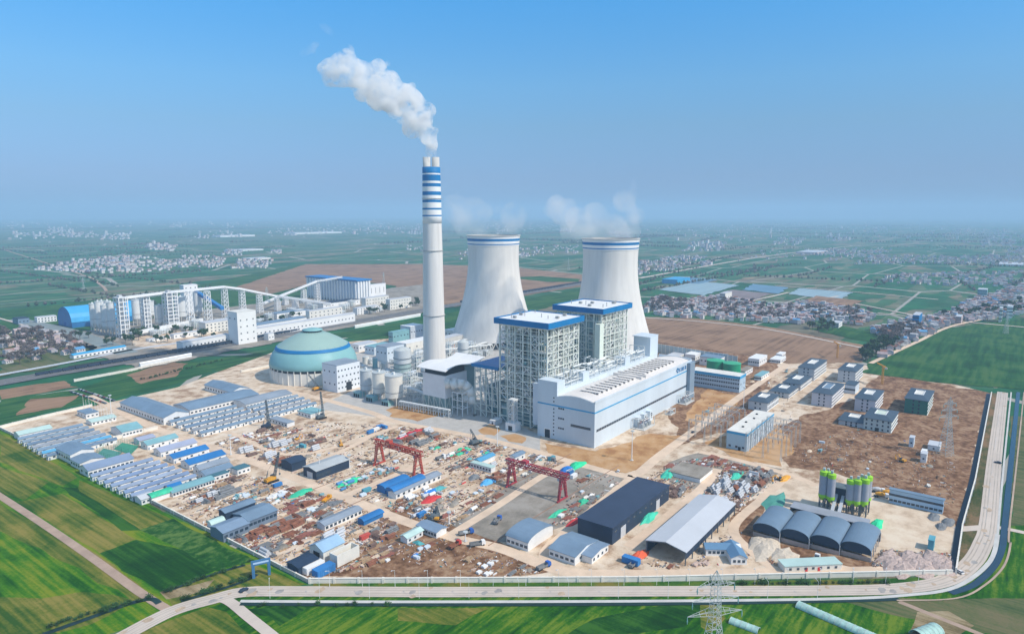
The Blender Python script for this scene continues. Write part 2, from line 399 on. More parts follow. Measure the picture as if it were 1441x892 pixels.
TAN = field_mat('tan_bare_soil', (.34, .17, .07), (.47, .27, .12), (.52, .33, .18), rows=(.5, .5), rs=.2, scale=.03)
YARD = field_mat('grey_gravel', (.20, .18, .15), (.28, .25, .21), (.34, .31, .27), rows=(.6, .6), rs=.15, scale=.03)
ASPH = mat('concrete_road', (.56, .48, .41), .9, .12, .06, streak=(.3, 1, 1))
DIRTR = mat('dirt_road', (.68, .52, .38), .95, .14, .08)
PINKR = mat('earth_track', (.40, .29, .22), .95, .18, .1)
GREYR = mat('grey_asphalt', (.22, .26, .26), .9, .12, .05)
WATER = mat('canal_water', (.006, .03, .055), .2, .25, .06, spec=.5)
DITCH = mat('ditch_water', (.008, .03, .02), .3, .3, .1)
# --- bare fields around and behind the plant
sheet('field', [(0, 438), (230, 412), (420, 372), (600, 378), (600, 424), (300, 470), (0, 500)], .3, FG5)
sheet('field', [(330, 405), (430, 372), (600, 372), (640, 402), (620, 432), (500, 430), (400, 424)], .6, FBR)
sheet('field', [(365, 418), (430, 402), (520, 398), (560, 403), (520, 420), (430, 434)], .8, FG5)
sheet('field', [(600, 372), (720, 376), (830, 388), (825, 402), (640, 432), (610, 430)], .62, FBR)
sheet('field', [(715, 391), (760, 389), (815, 393), (815, 397), (770, 397)], .84, FG5)
sheet('field', [(905, 446), (985, 449), (1080, 460), (1225, 488), (1210, 510), (1110, 512), (1050, 500), (915, 480), (890, 462)], .5, FBR)
sheet('field', [(1300, 466), (1441, 448), (1600, 452), (1600, 560), (1441, 548), (1330, 540), (1215, 525), (1225, 512)], .52, FG5)
sheet('field', [(1140, 463), (1180, 458), (1240, 470), (1225, 482), (1180, 473)], .53, FG5)
sheet('field', [(-40, 640), (0, 603), (435, 822), (330, 834), (150, 892), (-60, 900), (-200, 800)], .02, FG1)
sheet('field', [(0, 610), (60, 640), (110, 672), (88, 684), (0, 650)], .03, FG3)
sheet('field', [(-5, 655), (70, 678), (34, 703), (-5, 690)], .031, FG3)
sheet('field', [(26, 705), (88, 695), (193, 757), (137, 779)], .034, FG3)
sheet('field', [(112, 676), (205, 715), (245, 732), (196, 744), (108, 690)], .032, FG3)
sheet('field', [(83, 685), (108, 687), (198, 745), (173, 745)], .036, FG2)
sheet('field', [(137, 779), (193, 758), (262, 775), (302, 802), (226, 833)], .038, FG2)
sheet('field', [(196, 745), (245, 730), (356, 789), (300, 802), (262, 776)], .040, FG4)
sheet('field', [(-10, 715), (60, 748), (170, 815), (195, 845), (110, 892), (40, 892), (-10, 840)], .035, FG1)
sheet('field', [(-10, 702), (30, 725), (170, 800), (215, 846), (185, 845), (90, 790), (-10, 742)], .037, FG3)
sheet('field', [(-10, 840), (60, 842), (120, 832), (190, 845), (130, 878), (20, 905), (-20, 905)], .041, FG3)
sheet('field', [(226, 834), (302, 804), (352, 793), (432, 822), (335, 832), (245, 858)], .039, FG3)
sheet('field', [(230, 862), (335, 836), (1340, 832), (1441, 700), (1600, 700), (1600, 960), (100, 960)], .018, FG6)
sheet('field', [(340, 858), (440, 850), (395, 880), (380, 868)], .03, FG2)
sheet('field', [(290, 853), (318, 862), (352, 892), (215, 900), (180, 895)], .028, FG3)
sheet('field', [(1170, 842), (1441, 842), (1480, 900), (1441, 900), (1280, 870)], .03, FDR)
sheet('field', [(1320, 845), (1425, 740), (1500, 735), (1500, 790), (1441, 812)], .032, FG6)
sheet('field', [(1420, 585), (1500, 590), (1520, 740), (1425, 745)], .03, FDR)
sheet('field', [(0, 560), (130, 548), (125, 565), (0, 598)], .10, FG5)
sheet('field', [(22, 585), (40, 562), (112, 556), (88, 573)], .14, FBR)
sheet('field', [(110, 548), (180, 520), (250, 500), (275, 510), (300, 522), (250, 540), (160, 562)], .11, FG5)
sheet('field', [(178, 528), (240, 508), (262, 512), (246, 530), (195, 540)], .16, FBR)
sheet('field', [(250, 512), (330, 502), (395, 490), (400, 498), (330, 528), (300, 520)], .12, FG5)
sheet('field', [(470, 470), (600, 446), (830, 404), (830, 416), (640, 470), (500, 480)], .13, FG5)
sheet('field', [(0, 548), (90, 536), (110, 545), (0, 562)], .14, FBR)
strip('track', [(1265, 846), (1320, 868), (1400, 900)], 3.0, .045, PINKR)
sheet('field', [(1295, 862), (1330, 858), (1372, 880), (1340, 900), (1280, 890)], .043, field_mat('bleached_stubble', (.14, .11, .05), (.26, .20, .11), (.36, .29, .18)))
sheet('field', [(222, 834), (300, 816), (288, 830), (232, 845)], .044, field_mat('bleached_stubble2', (.14, .11, .05), (.26, .20, .11), (.36, .29, .18)))
sheet('field', [(985, 848), (1005, 846), (1020, 868), (1000, 892), (985, 880)], .046, FG3)
sheet('field', [(930, 850), (1000, 850), (960, 880), (900, 892), (800, 892), (840, 870)], .042, FG2)
sheet('field', [(560, 855), (690, 856), (640, 878), (560, 872)], .047, FG3)
# --- the plant's own ground
sheet('site_ground', [(0, 603), (245, 722), (435, 819), (1341, 809), (1393, 553), (1240, 517), (1100, 500), (920, 479), (830, 440), (640, 470), (500, 480), (395, 492), (300, 526), (250, 545), (128, 572)], .20, SAND)
sheet('site_ground', [(1345, 806), (1393, 553), (1409, 553), (1392, 740), (1370, 790), (1345, 812)], .10, field_mat('rough_strip', (.03, .06, .012), (.11, .10, .04), (.24, .15, .08), rows=(.1, .5), rs=.3, scale=.05))
sheet('bare_soil', [(1110, 655), (1095, 600), (1200, 560), (1240, 525), (1393, 553), (1352, 745), (1300, 700), (1240, 690), (1170, 665)], .22, SOIL)
sheet('bare_soil', [(560, 700), (700, 760), (780, 802), (700, 815), (440, 815), (420, 800), (500, 790)], .215, SOIL)
sheet('bare_soil', [(1025, 745), (1060, 775), (1110, 798), (1240, 795), (1225, 780), (1060, 740), (1080, 700), (1040, 712)], .216, SOIL)
sheet('bare_soil', [(640, 470), (830, 440), (920, 479), (1100, 500), (1060, 600), (960, 625), (920, 545)], .217, SOIL)
sheet('bare_soil', [(770, 625), (838, 636), (905, 613), (972, 611), (905, 662), (878, 664), (820, 652), (770, 640)], .24, TAN)
sheet('bare_soil', [(545, 577), (560, 570), (600, 574), (628, 584), (590, 592), (552, 586)], .24, TAN)
sheet('bare_soil', [(668, 604), (690, 596), (708, 604), (700, 614), (676, 612)], .24, TAN)
sheet('bare_soil', [(708, 614), (726, 609), (742, 616), (733, 624), (716, 622)], .24, TAN)
sheet('bare_soil', [(985, 560), (1000, 548), (1050, 560), (1010, 590), (975, 600), (960, 590)], .23, TAN)
sheet('bare_soil', [(990, 622), (1100, 600), (1120, 630), (1100, 655), (1030, 645)], .235, TAN)
sheet('gravel_yard', [(636, 738), (700, 690), (742, 664), (820, 655), (884, 672), (805, 735), (740, 765), (700, 762)], .25, YARD)
sheet('gravel_yard', [(940, 650), (985, 637), (1100, 660), (1060, 700), (1000, 695), (940, 680)], .245, YARD)
sheet('batching_pad', [(1085, 690), (1120, 672), (1180, 690), (1330, 725), (1340, 760), (1310, 775), (1240, 770), (1180, 730), (1090, 715)], .25, SANDP)
sheet('station_ground', [(100, 470), (260, 440), (430, 420), (600, 400), (600, 440), (340, 492), (200, 520), (130, 500)], .9, YARD)
sheet('station_ground', [(180, 474), (300, 462), (330, 480), (250, 496), (190, 488)], .95, SAND)
sheet('village_ground', [(0, 468), (70, 460), (140, 492), (150, 500), (0, 530)], .9, FDR)
sheet('paving', [(440, 575), (500, 548), (640, 560), (760, 612), (760, 640), (640, 612), (560, 592), (500, 582)], .232, mat('pale_paving', (.46, .44, .41), .9, .12, .15))
sheet('paving', [(490, 500), (640, 470), (700, 480), (760, 600), (640, 590), (510, 555)], .231, mat('pale_paving', (.46, .44, .41)))
# --- roads
strip('road', [(165, 900), (240, 861), (300, 843), (345, 833), (420, 832), (620, 833), (900, 832), (1150, 831), (1265, 828), (1330, 817), (1366, 793), (1383, 765), (1391, 735), (1399, 650), (1411, 552)], 9.0, .26, ASPH)
OUT = smooth_path([G(*p) for p in [(165, 900), (240, 861), (300, 843), (345, 833), (420, 832), (620, 833), (900, 832), (1150, 831), (1265, 828), (1330, 817), (1366, 793), (1383, 765), (1391, 735), (1399, 650), (1411, 552)]])
for off in (-2.9, -1.3, 1.3, 2.9):
    Q = []
    for i, p in enumerate(OUT): a_ = OUT[max(0, i-1)]; c_ = OUT[min(len(OUT)-1, i+1)]; d_ = Vector((c_[0]-a_[0], c_[1]-a_[1])).normalized(); Q.append((p[0]-d_.y*off, p[1]+d_.x*off))
    strip('wheel_track', Q, .55, .268, mat('worn_concrete', (.44, .38, .32), .9, .2, .1), px=False, smooth=False, rec=False)
for k in range(60):
    i = rngb.randrange(len(OUT)-1); f = rngb.random(); X = OUT[i][0]+(OUT[i+1][0]-OUT[i][0])*f+rngb.uniform(-3, 3); Y = OUT[i][1]+(OUT[i+1][1]-OUT[i][1])*f+rngb.uniform(-3, 3); r_ = rngb.uniform(.8, 2.6)
    sheet('road_patch', [(X+r_*rngb.uniform(.7, 1.5)*cos(q), Y+r_*rngb.uniform(.6, 1)*sin(q)) for q in [j*pi/4 for j in range(8)]], .273+k*.0002, mat('mud_on_road' if k % 3 else 'dark_road_patch', (.46, .35, .25) if k % 3 else (.34, .32, .30), .95, .2, .2), px=False)
strip('road', [(300, 841), (322, 846), (350, 868), (390, 900)], 5.2, .262, ASPH)
strip('track', [(-20, 685), (60, 737), (130, 785), (195, 832), (243, 862)], 4.6, .22, PINKR)
strip('road', [(1388, 742), (1345, 745)], 6.0, .255, ASPH)
strip('road', [(1388, 740), (1420, 745), (1470, 756)], 4.5, .256, ASPH)
strip('road', [(125, 557), (222, 604), (330, 640), (480, 698), (555, 728), (640, 757), (705, 772), (790, 803), (870, 808), (1060, 806), (1240, 803), (1338, 802)], 8.5, .27, DIRTR)
strip('road', [(395, 548), (455, 562), (520, 580), (560, 594), (660, 613), (740, 632), (870, 668), (895, 668), (930, 640), (985, 600), (1050, 552), (1115, 508)], 8.0, .272, DIRTR)
strip('road', [(480, 700), (540, 676), (620, 640), (680, 612)], 6.5, .274, DIRTR)
strip('road', [(630, 755), (700, 712), (760, 672), (800, 652)], 6.0, .276, DIRTR)
strip('road', [(790, 802), (768, 780), (800, 748), (890, 672)], 7.5, .278, DIRTR)
strip('road', [(885, 770), (930, 735), (985, 690), (1010, 660)], 7.0, .280, DIRTR)
strip('road', [(985, 636), (1040, 648), (1110, 668), (1150, 684)], 6.5, .282, DIRTR)
strip('road', [(1110, 668), (1075, 700), (1032, 742), (1060, 778), (1092, 802)], 6.0, .284, DIRTR)
strip('road', [(330, 640), (400, 660), (470, 640), (530, 610)], 5.0, .286, DIRTR)
strip('road', [(255, 582), (330, 612), (420, 640), (560, 600)], 5.0, .288, DIRTR)
strip('road', [(20, 450), (100, 468), (180, 498)], 26, 1.0, GREYR)
strip('road', [(-10, 446), (45, 462), (70, 475), (40, 484)], 5, 1.05, ASPH)
strip('road', [(-20, 532), (100, 510), (180, 494), (260, 482)], 9, 1.0, LGREY)
strip('road', [(900, 447), (985, 453), (1080, 464), (1222, 492)], 6, .9, ASPH, rec=False)
strip('road', [(1225, 512), (1290, 482), (1345, 458), (1441, 440)], 6, .9, DIRTR, rec=False)
strip('road', [(900, 392), (1010, 372), (1100, 358), (1210, 346), (1330, 343)], 14, 1.0, ASPH, rec=False)
strip('road', [(1090, 402), (1200, 411), (1320, 422)], 7, 1.0, ASPH, rec=False)
strip('road', [(1235, 441), (1330, 451), (1441, 461)], 7, 1.0, ASPH, rec=False)
strip('road', [(1190, 425), (1290, 445)], 7, 1.0, ASPH, rec=False)
strip('road', [(920, 380), (960, 373), (1015, 366)], 14, 1.0, ASPH, rec=False)
strip('road', [(1100, 430), (1140, 425), (1180, 417)], 7, 1.05, ASPH, rec=False)
strip('road', [(1050, 425), (1080, 419), (1110, 412)], 7, 1.05, ASPH, rec=False)
strip('track', [(0, 350), (0+110, 385), (140, 400), (150, 410)], 7, .9, PINKR, rec=False)
# ditches and canal along the outer road
strip('ditch_bank', [(338, 846), (560, 847), (900, 846), (1160, 843), (1270, 838), (1345, 826), (1393, 790), (1404, 752)], 2.2, .30, CONC)
strip('ditch', [(338, 850), (560, 851), (900, 850), (1160, 846), (1265, 843)], 2.6, .29, DITCH)
strip('canal', [(1338, 835), (1372, 822), (1400, 795), (1411, 768), (1413, 748), (1424, 640), (1433, 552)], 3.2, .31, WATER)
strip('canal_bank', [(1404, 752), (1412, 660), (1423, 552)], 1.2, .32, CONC)
strip('canal_bank', [(1262, 845), (1345, 842), (1385, 824), (1413, 796), (1422, 765), (1420, 748), (1432, 640), (1441, 552)], 1.0, .30, mat('canal_lip', (.45, .34, .25)))
strip('ditch', [(1341, 803), (1349, 745), (1367, 680), (1391, 554)], 3.2, .285, mat('wall_shade_navy', (.008, .018, .035), .5, .2, .1), smooth=False)  # dark strip painted where the wall's own shade and shadow fall
strip('ditch', [(60, 893), (130, 868), (180, 850), (212, 843), (224, 849)], 3.0, .24, DITCH)
strip('ditch', [(235, 832), (300, 808), (345, 795)], 2.0, .24, DITCH)
strip('ditch', [(255, 846), (320, 826), (350, 815), (362, 808)], 2.2, .241, DITCH)
strip('verge', [(440, 824), (900, 823), (1250, 818), (1335, 812)], 5.5, .13, VERG, rec=False)
strip('verge', [(1200, 838), (1290, 828), (1345, 818), (1388, 780), (1400, 742)], 2.0, .131, VERG, rec=False)
# --- perimeter wall
WALLM = mat('site_wall_cream', (.76, .72, .64), .8, .08, .2)
WALLP = mat('site_wall_pink', (.60, .50, .44), .8, .15, .2)
WALLN = mat('site_wall_dark', (.05, .09, .16), .7, .2, .2)
def wallrun(label, pts, h, t, wm, cm, cap=True, px=True):
    P = [G(*p) for p in pts] if px else pts
    o = thing('perimeter_wall', label, 'wall', (P[0][0], P[0][1], 0)); q = [(x-P[0][0], y-P[0][1]) for x, y in P]
    b = MB(); c = MB(); pl = MB()
    for i in range(len(q)-1):
        a, d = Vector((*q[i], 0)), Vector((*q[i+1], 0)); L = (d-a).length; u_ = (d-a)/L; ang = atan2(u_.y, u_.x); mid = (a+d)/2
        b.rbox(mid.x, mid.y, L, t, 0, h, ang)
        c.rbox(mid.x, mid.y, L, t*1.9, h+.01, h+.22, ang)
        for k in range(int(L/12)+1):
            s = a+u_*min(L, k*12); pl.rbox(s.x, s.y, t*2.2, t*2.2, 0, h+.4, ang)
    b.build('wall_panel', wm, o); c.build('coping', cm, o); pl.build('pillar', cm, o)
    ROADS.append((P, t+1)); return o
wallrun('cream perimeter wall beside the straight concrete road', [(436, 820.5), (900, 818), (1340, 808.5)], 2.6, .5, WALLM, WALLM)
wallrun('thin pinkish perimeter wall between green fields and workers camp', [(0, 604), (120, 660), (245, 723), (434, 820)], 2.0, .4, WALLP, WALLM)
wallrun('dark perimeter wall with pale coping along the brown ground and canal road', [(1345, 808), (1354, 745), (1372, 680), (1395, 556)], 3.4, .4, WALLN, WALLM)
wallrun('white perimeter wall above the upper prefab dormitories', [(-4, 604), (60, 588), (130, 572)], 2.4, .5, WALLM, WALLM)
wallrun('white boundary wall between crop plots and storage halls', [(160, 619), (222, 604)], 3.0, .6, WALLM, WALLM)
wallrun('long white boundary wall beside the railway verge', [(105, 537), (185, 522), (250, 508)], 2.6, .6, WALLM, WALLM)
wallrun('white boundary wall left of the coal dome', [(340, 524), (380, 516)], 2.6, .6, WALLM, WALLM)
# ================================================================ POWER BLOCK
rng = random.Random(7)
def L_(phrase, x, y): LAND.append((phrase, x, y))
# ---- chimney
cx, cy = G(612, 531)
ch = thing('chimney', 'very tall tapered concrete chimney with blue and white bands near its top, smoking', 'chimney', (cx, cy, 0)); occ(cx-14, cx+14, cy-14, cy+14); L_('tall banded chimney', cx, cy)
def chr_(z): return 12.6 - 3.4*min(1, z/228.0)
YC = depth(cx, cy)
zpx = lambda py: CAMH + YC*(lambda r: r[2]/r[1])(ray(612, py))
prof = [(chr_(z), z) for z in (0, 20, 60, 100, 140, zpx(314))]
ms = [0]*5
b = MB(); b.lathe(prof, 40, cap=False); b.build('concrete_shaft', mat('chimney_concrete', (.70, .675, .64), .8, .12, .2, streak=(1, 1, .06)), ch, True)
rows = [314, 304.5, 302.5, 295.3, 292.7, 285, 281.3, 275, 269.8, 263, 258.3, 255, 246.3, 244.3, 235.6]
b = MB(); pr = [(chr_(zpx(p))+.25, zpx(p)) for p in rows]
b.lathe([(9.0, pr[0][1])]+pr+[(8.6, pr[-1][1]+.02)], 40, ms=[0]+[k % 2 for k in range(14)]+[0], cap=False)
b.build('painted_band', [WHITE, BLUE], ch, True)
b = MB(); b.lathe([(8.7, pr[-1][1]-1), (8.7, pr[-1][1]+.3), (.1, pr[-1][1]+.35)], 32, cap=False); b.build('chimney_top', CONCD, ch)
for s in (-1, 1):
    b = MB(); b.lathe([(3.9, 224), (3.9, zpx(221.5)), (3.2, zpx(221.5)), (3.2, 226)], 24, (s*3.4, -s*3.4), cap=False)
    b.build('flue', CONC, ch, True)
for z in (70, 140, 195):
    b = MB(); r_ = chr_(z); b.lathe([(r_-.2, z), (r_+1.0, z), (r_+1.0, z+.4), (r_-.2, z+.4)], 32, cap=False); b.build('gallery', CONCD, ch)
# ---- cooling towers
CTM = mat('cooling_tower_concrete', (.71, .69, .65), .85, .10, .10, streak=(1, 1, .09))
def ctower(px, py, H, k, label):
    x, y = G(px, py); t = thing('cooling_tower', label, 'cooling tower', (x, y, 0), 0, 'pair of cooling towers'); occ(x-60, x+60, y-60, y+60)
    def R(z):
        u_ = (z/H-.80)/.80; c = (2.55 if u_ < 0 else 1.4); return k*34.0*sqrt(1+c*.86*u_*u_)
    zz = [9+(H-13-9)*j/22 for j in range(23)]
    b = MB(); b.lathe([(R(z), z) for z in zz], 72, cap=False); b.build('shell', CTM, t, True)
    top = [H-13.5, H-12.4, H-11.0, H-7.6, H-4.2, H-.8]
    b = MB(); b.lathe([(R(z)+.35, z) for z in top], 72, ms=[0, 1, 0, 1, 0], cap=False); b.build('painted_band', [WHITE, BLUE], t, True)
    b = MB(); r1 = R(H); b.lathe([(r1-.2, H-.8), (r1+1.1, H-.8), (r1+1.1, H), (r1-1.5, H), *[(R(H*f/20)-1.2, H*f/20) for f in range(19, 5, -1)]], 72, cap=False); b.build('rim', CONC, t)
    rb = R(9)
    for j in range(40):
        a0 = 2*pi*j/40; a1 = 2*pi*(j+.5)/40; a2 = 2*pi*(j+1)/40; q = MB(); r0 = rb+2.5
        q.bar((r0*cos(a0), r0*sin(a0), 0), (rb*cos(a1), rb*sin(a1), 9.5), 1.2, 0); q.bar((r0*cos(a2), r0*sin(a2), 0), (rb*cos(a1), rb*sin(a1), 9.5), 1.2, 0)
        q.build('column', CONC, t)
    b = MB(); b.lathe([(rb+6, 0), (rb+6, 1.6), (rb+5, 1.6), (rb+5, .3), (1, .3)], 72, cap=False); b.build('basin', CONCD, t)
    return x, y
t1 = ctower(695, 481, 150, 1.03, 'left cooling tower, standing between the banded chimney and the boiler houses'); L_('left cooling tower', *t1)
t2 = ctower(856, 500, 149, 1.0, 'right cooling tower, rising behind the farther boiler house with blue roof'); L_('right cooling tower', *t2)
# ---- turbine hall
hx0, hx1, hy0, hy1 = foot((836, 631), (755, 613), (966, 557))
HH = ZT(836, 631, 566); ym = G(782, 619.3)[1]; HB = ZT(757, 613.5, 534); L_('turbine hall', (hx0+hx1)/2, hy0)
print('hall', hx0, hx1, hy0, hy1, HH, ym, HB)
hall = thing('turbine_hall', 'huge pale turbine hall with a blue stripe, emblem sign and rows of roof vents', 'power station hall', (hx0, hy0, 0)); occ(hx0, hx1, hy0, hy1, 3)
W = hx1-hx0; D = ym-hy0; DB = hy1-hy0
HWM = mat('hall_cladding_white', (.60, .68, .74), .5, .09, .04, streak=(1, 1, .2))
HRM = mat('hall_roof_cream', (.72, .68, .64), .7, .07, .05)
b = MB(); nA = 8
arc = [(D*j/nA, HH-1.2+2.6*sin(pi*j/nA)) for j in range(nA+1)]
b.prism([(0, 0)]+arc+[(D, 0)], 'x', 0, W); b.build('wall', HWM, hall)
b = MB(); b.prism([(p, z+.05) for p, z in arc]+[(p, z+.3) for p, z in reversed(arc)], 'x', .6, W-.6); b.build('roof', HRM, hall)
b = MB(); b.box(0, W, -.35, .3, HH-1.2, HH+.6); b.box(W-.4, W, .31, D, HH-1, HH+2.2); b.build('parapet', HWM, hall)
def vb(px0, px1, pyb):   # bunker bay
    pass
HBm = ZT(836, 631, 566)+8
b = MB(); b.box(0, 11, D+.01, DB, 0, HB); b.build('stair_tower', HWM, hall)
b = MB(); b.box(11.01, W-3, D+.4, DB, 0, HH+3.0); b.build('bunker_bay', HWM, hall)
b = MB(); b.box(W-21, W-3.2, D+.2, DB-.5, HH+3.01, HH+22); b.box(W-24, W-2.8, D, DB, HH+22.01, HH+22.6); b.build('transfer_tower', [CLAD], hall)
for f, n in ((.22, 0), (.62, 0)):
    b = MB(); b.box(W*f, W*f+10, D+1, D+12, HH+3.01, HH+10); b.build('roof_house', CLAD, hall)
b = MB()
zs = ZT(836, 631, 581.5)
b.box(-.14, .0, -.14, DB, zs-.55, zs+.55); b.box(0, W, -.14, 0, zs-.55, zs+.55); b.build('blue_stripe', BLUEL, hall)
winrow(hall, '-y', 3, W-2, 46, HH*.36, 0, W/46*.86, 2.0)
winrow(hall, '-x', 3.5, D*.62, 9, HH*.40, 0, D*.62/9*.88, 2.0)
for k in range(11): panel('window', GLASS, hall, 1.1, 1.2, '-x', D+3.0, 4+k*HH*.082, 0)
for zf in (.28, .5, .72):
    winrow(hall, '-x', D-7, D-1, 3, HH*zf, 0, 1.5, 1.4)
panel('door', DARK, hall, 5, 7, '-x', D+9, 3.6, 0); panel('door_frame', WHITE, hall, 6.4, 8, '-x', D+9, 4.0, .06)
for px_ in (.37, .43, .49):
    b = MB(); xx = W*px_; b.box(xx-3, xx+3, -4, -.01, 0, 9); b.build('annex', HWM, hall); panel('window', GLASS, hall, 2.2, 4.5, '-y', xx, 5, -4)
b = MB(); b.box(W-11, W+.5, -3.5, -.02, 0, HH-.8); b.build('end_stair_tower', mat('slate_cladding', (.22, .30, .38), .5, .08, .1), hall)
# emblem and lettering near the far end of the stripe
for k in range(4):      # the sign's characters, too small in the photograph to read: compact blue stroke blocks
    b = MB(); X = W-30+k*4.3
    for q in range(3): b.box(X, X+3.2, -.5, -.36, zs+2.9+q*1.35, zs+3.35+q*1.35)
    b.box(X+(.4, 1.3, .2, 1.4)[k], X+(1, 1.9, .8, 2)[k], -.52, -.35, zs+2.5, zs+6.3)
    if k % 2: b.box(X+2.5, X+3.1, -.51, -.355, zs+2.9, zs+5.9)
    b.build('sign_character', BLUE, hall)
b = MB(); b.prism([(2.6*cos(2*pi*k/24), 2.6*sin(2*pi*k/24)) for k in range(14)]+[(1.2*cos(2*pi*k/24)-.3, 1.2*sin(2*pi*k/24)) for k in range(13, -1, -1)], 'y', -.2, 0)
b.prism([(-1.6*cos(2*pi*k/24)+.2, -1.6*sin(2*pi*k/24)-.6) for k in range(13)], 'y', -.24, -.01)
o = b.build('emblem', BLUE, hall); o.location = (W-34, -.3, zs+4.6)
# roof ventilators: two banks, each ventilator long across the roof
def vent(x, y0, y1):
    n_ = 6; zt = HH+2.2
    q = MB(); q.box(x-1.3, x+1.3, y0, y1, HH-.2, zt, 0); q.box(x-1.8, x+1.8, y0-.4, y1+.4, zt+.01, zt+.5, 0)
    v = q.build('roof_ventilator', [HRM], hall); q = MB()
    L = (y1-y0)/n_
    for k in range(n_): q.box(x-1.42, x-1.31, y0+L*k+.5, y0+L*(k+1)-.5, HH+.7, zt-.2)
    q.build('louvre', mat('louvre_grey', (.20, .17, .16)), v)
for k in range(9): vent(W*(.10+.040*k), D*.20, D*.66)
for k in range(9): vent(W*(.54+.042*k), D*.22, D*.80)
b = MB(); b.box(W*.455, W*.455+2.4, D*.1, D*.9, HH-.5, HH+2.6); b.build('roof_ridge', HRM, hall)
b = MB(); b.box(W*.5, W*.5+2.4, D*.1, D*.9, HH-.5, HH+2.6); b.build('roof_ridge', HRM, hall)
# steel and pipework over the bunker bay
b = MB(); c_ = MB()
z0 = HH+3
for k in range(16):
    xx = 14+(W-44)*k/15; z1 = z0+8+5*sin(k*1.3)
    for yy in (D+2, D+9, DB-1): b.bar((xx, yy, z0), (xx, yy, z1), .55)
    b.bar((xx, D+2, z1), (xx, DB-1, z1), .5); b.bar((xx, D+2, z0), (xx, D+9, z1), .3)
    if k < 15:
        x2 = xx+(W-44)/15
        for zz in (z0+3.5, z1-.5):
            for yy in (D+2, DB-1): b.bar((xx, yy, zz), (x2, yy, zz+rng.uniform(-.6, .6)), .45)
for k in range(75):
    xx = rng.uniform(14, W-40); yy = rng.uniform(D+2, DB-2); zz = z0+rng.uniform(1, 9); L = rng.uniform(6, 22)
    if rng.random() < .6: c_.bar((xx, yy, zz), (xx+L, yy, zz), rng.uniform(.7, 1.6), 0, 8)
    else: c_.bar((xx, yy, zz), (xx, min(DB-1, yy+L*.6), zz), rng.uniform(.6, 1.2), 0, 8); c_.bar((xx, yy, z0), (xx, yy, zz), .8, 0, 8)
b.build('pipe_rack', STEELW, hall); c_.build('steam_pipe', STEELW, hall)
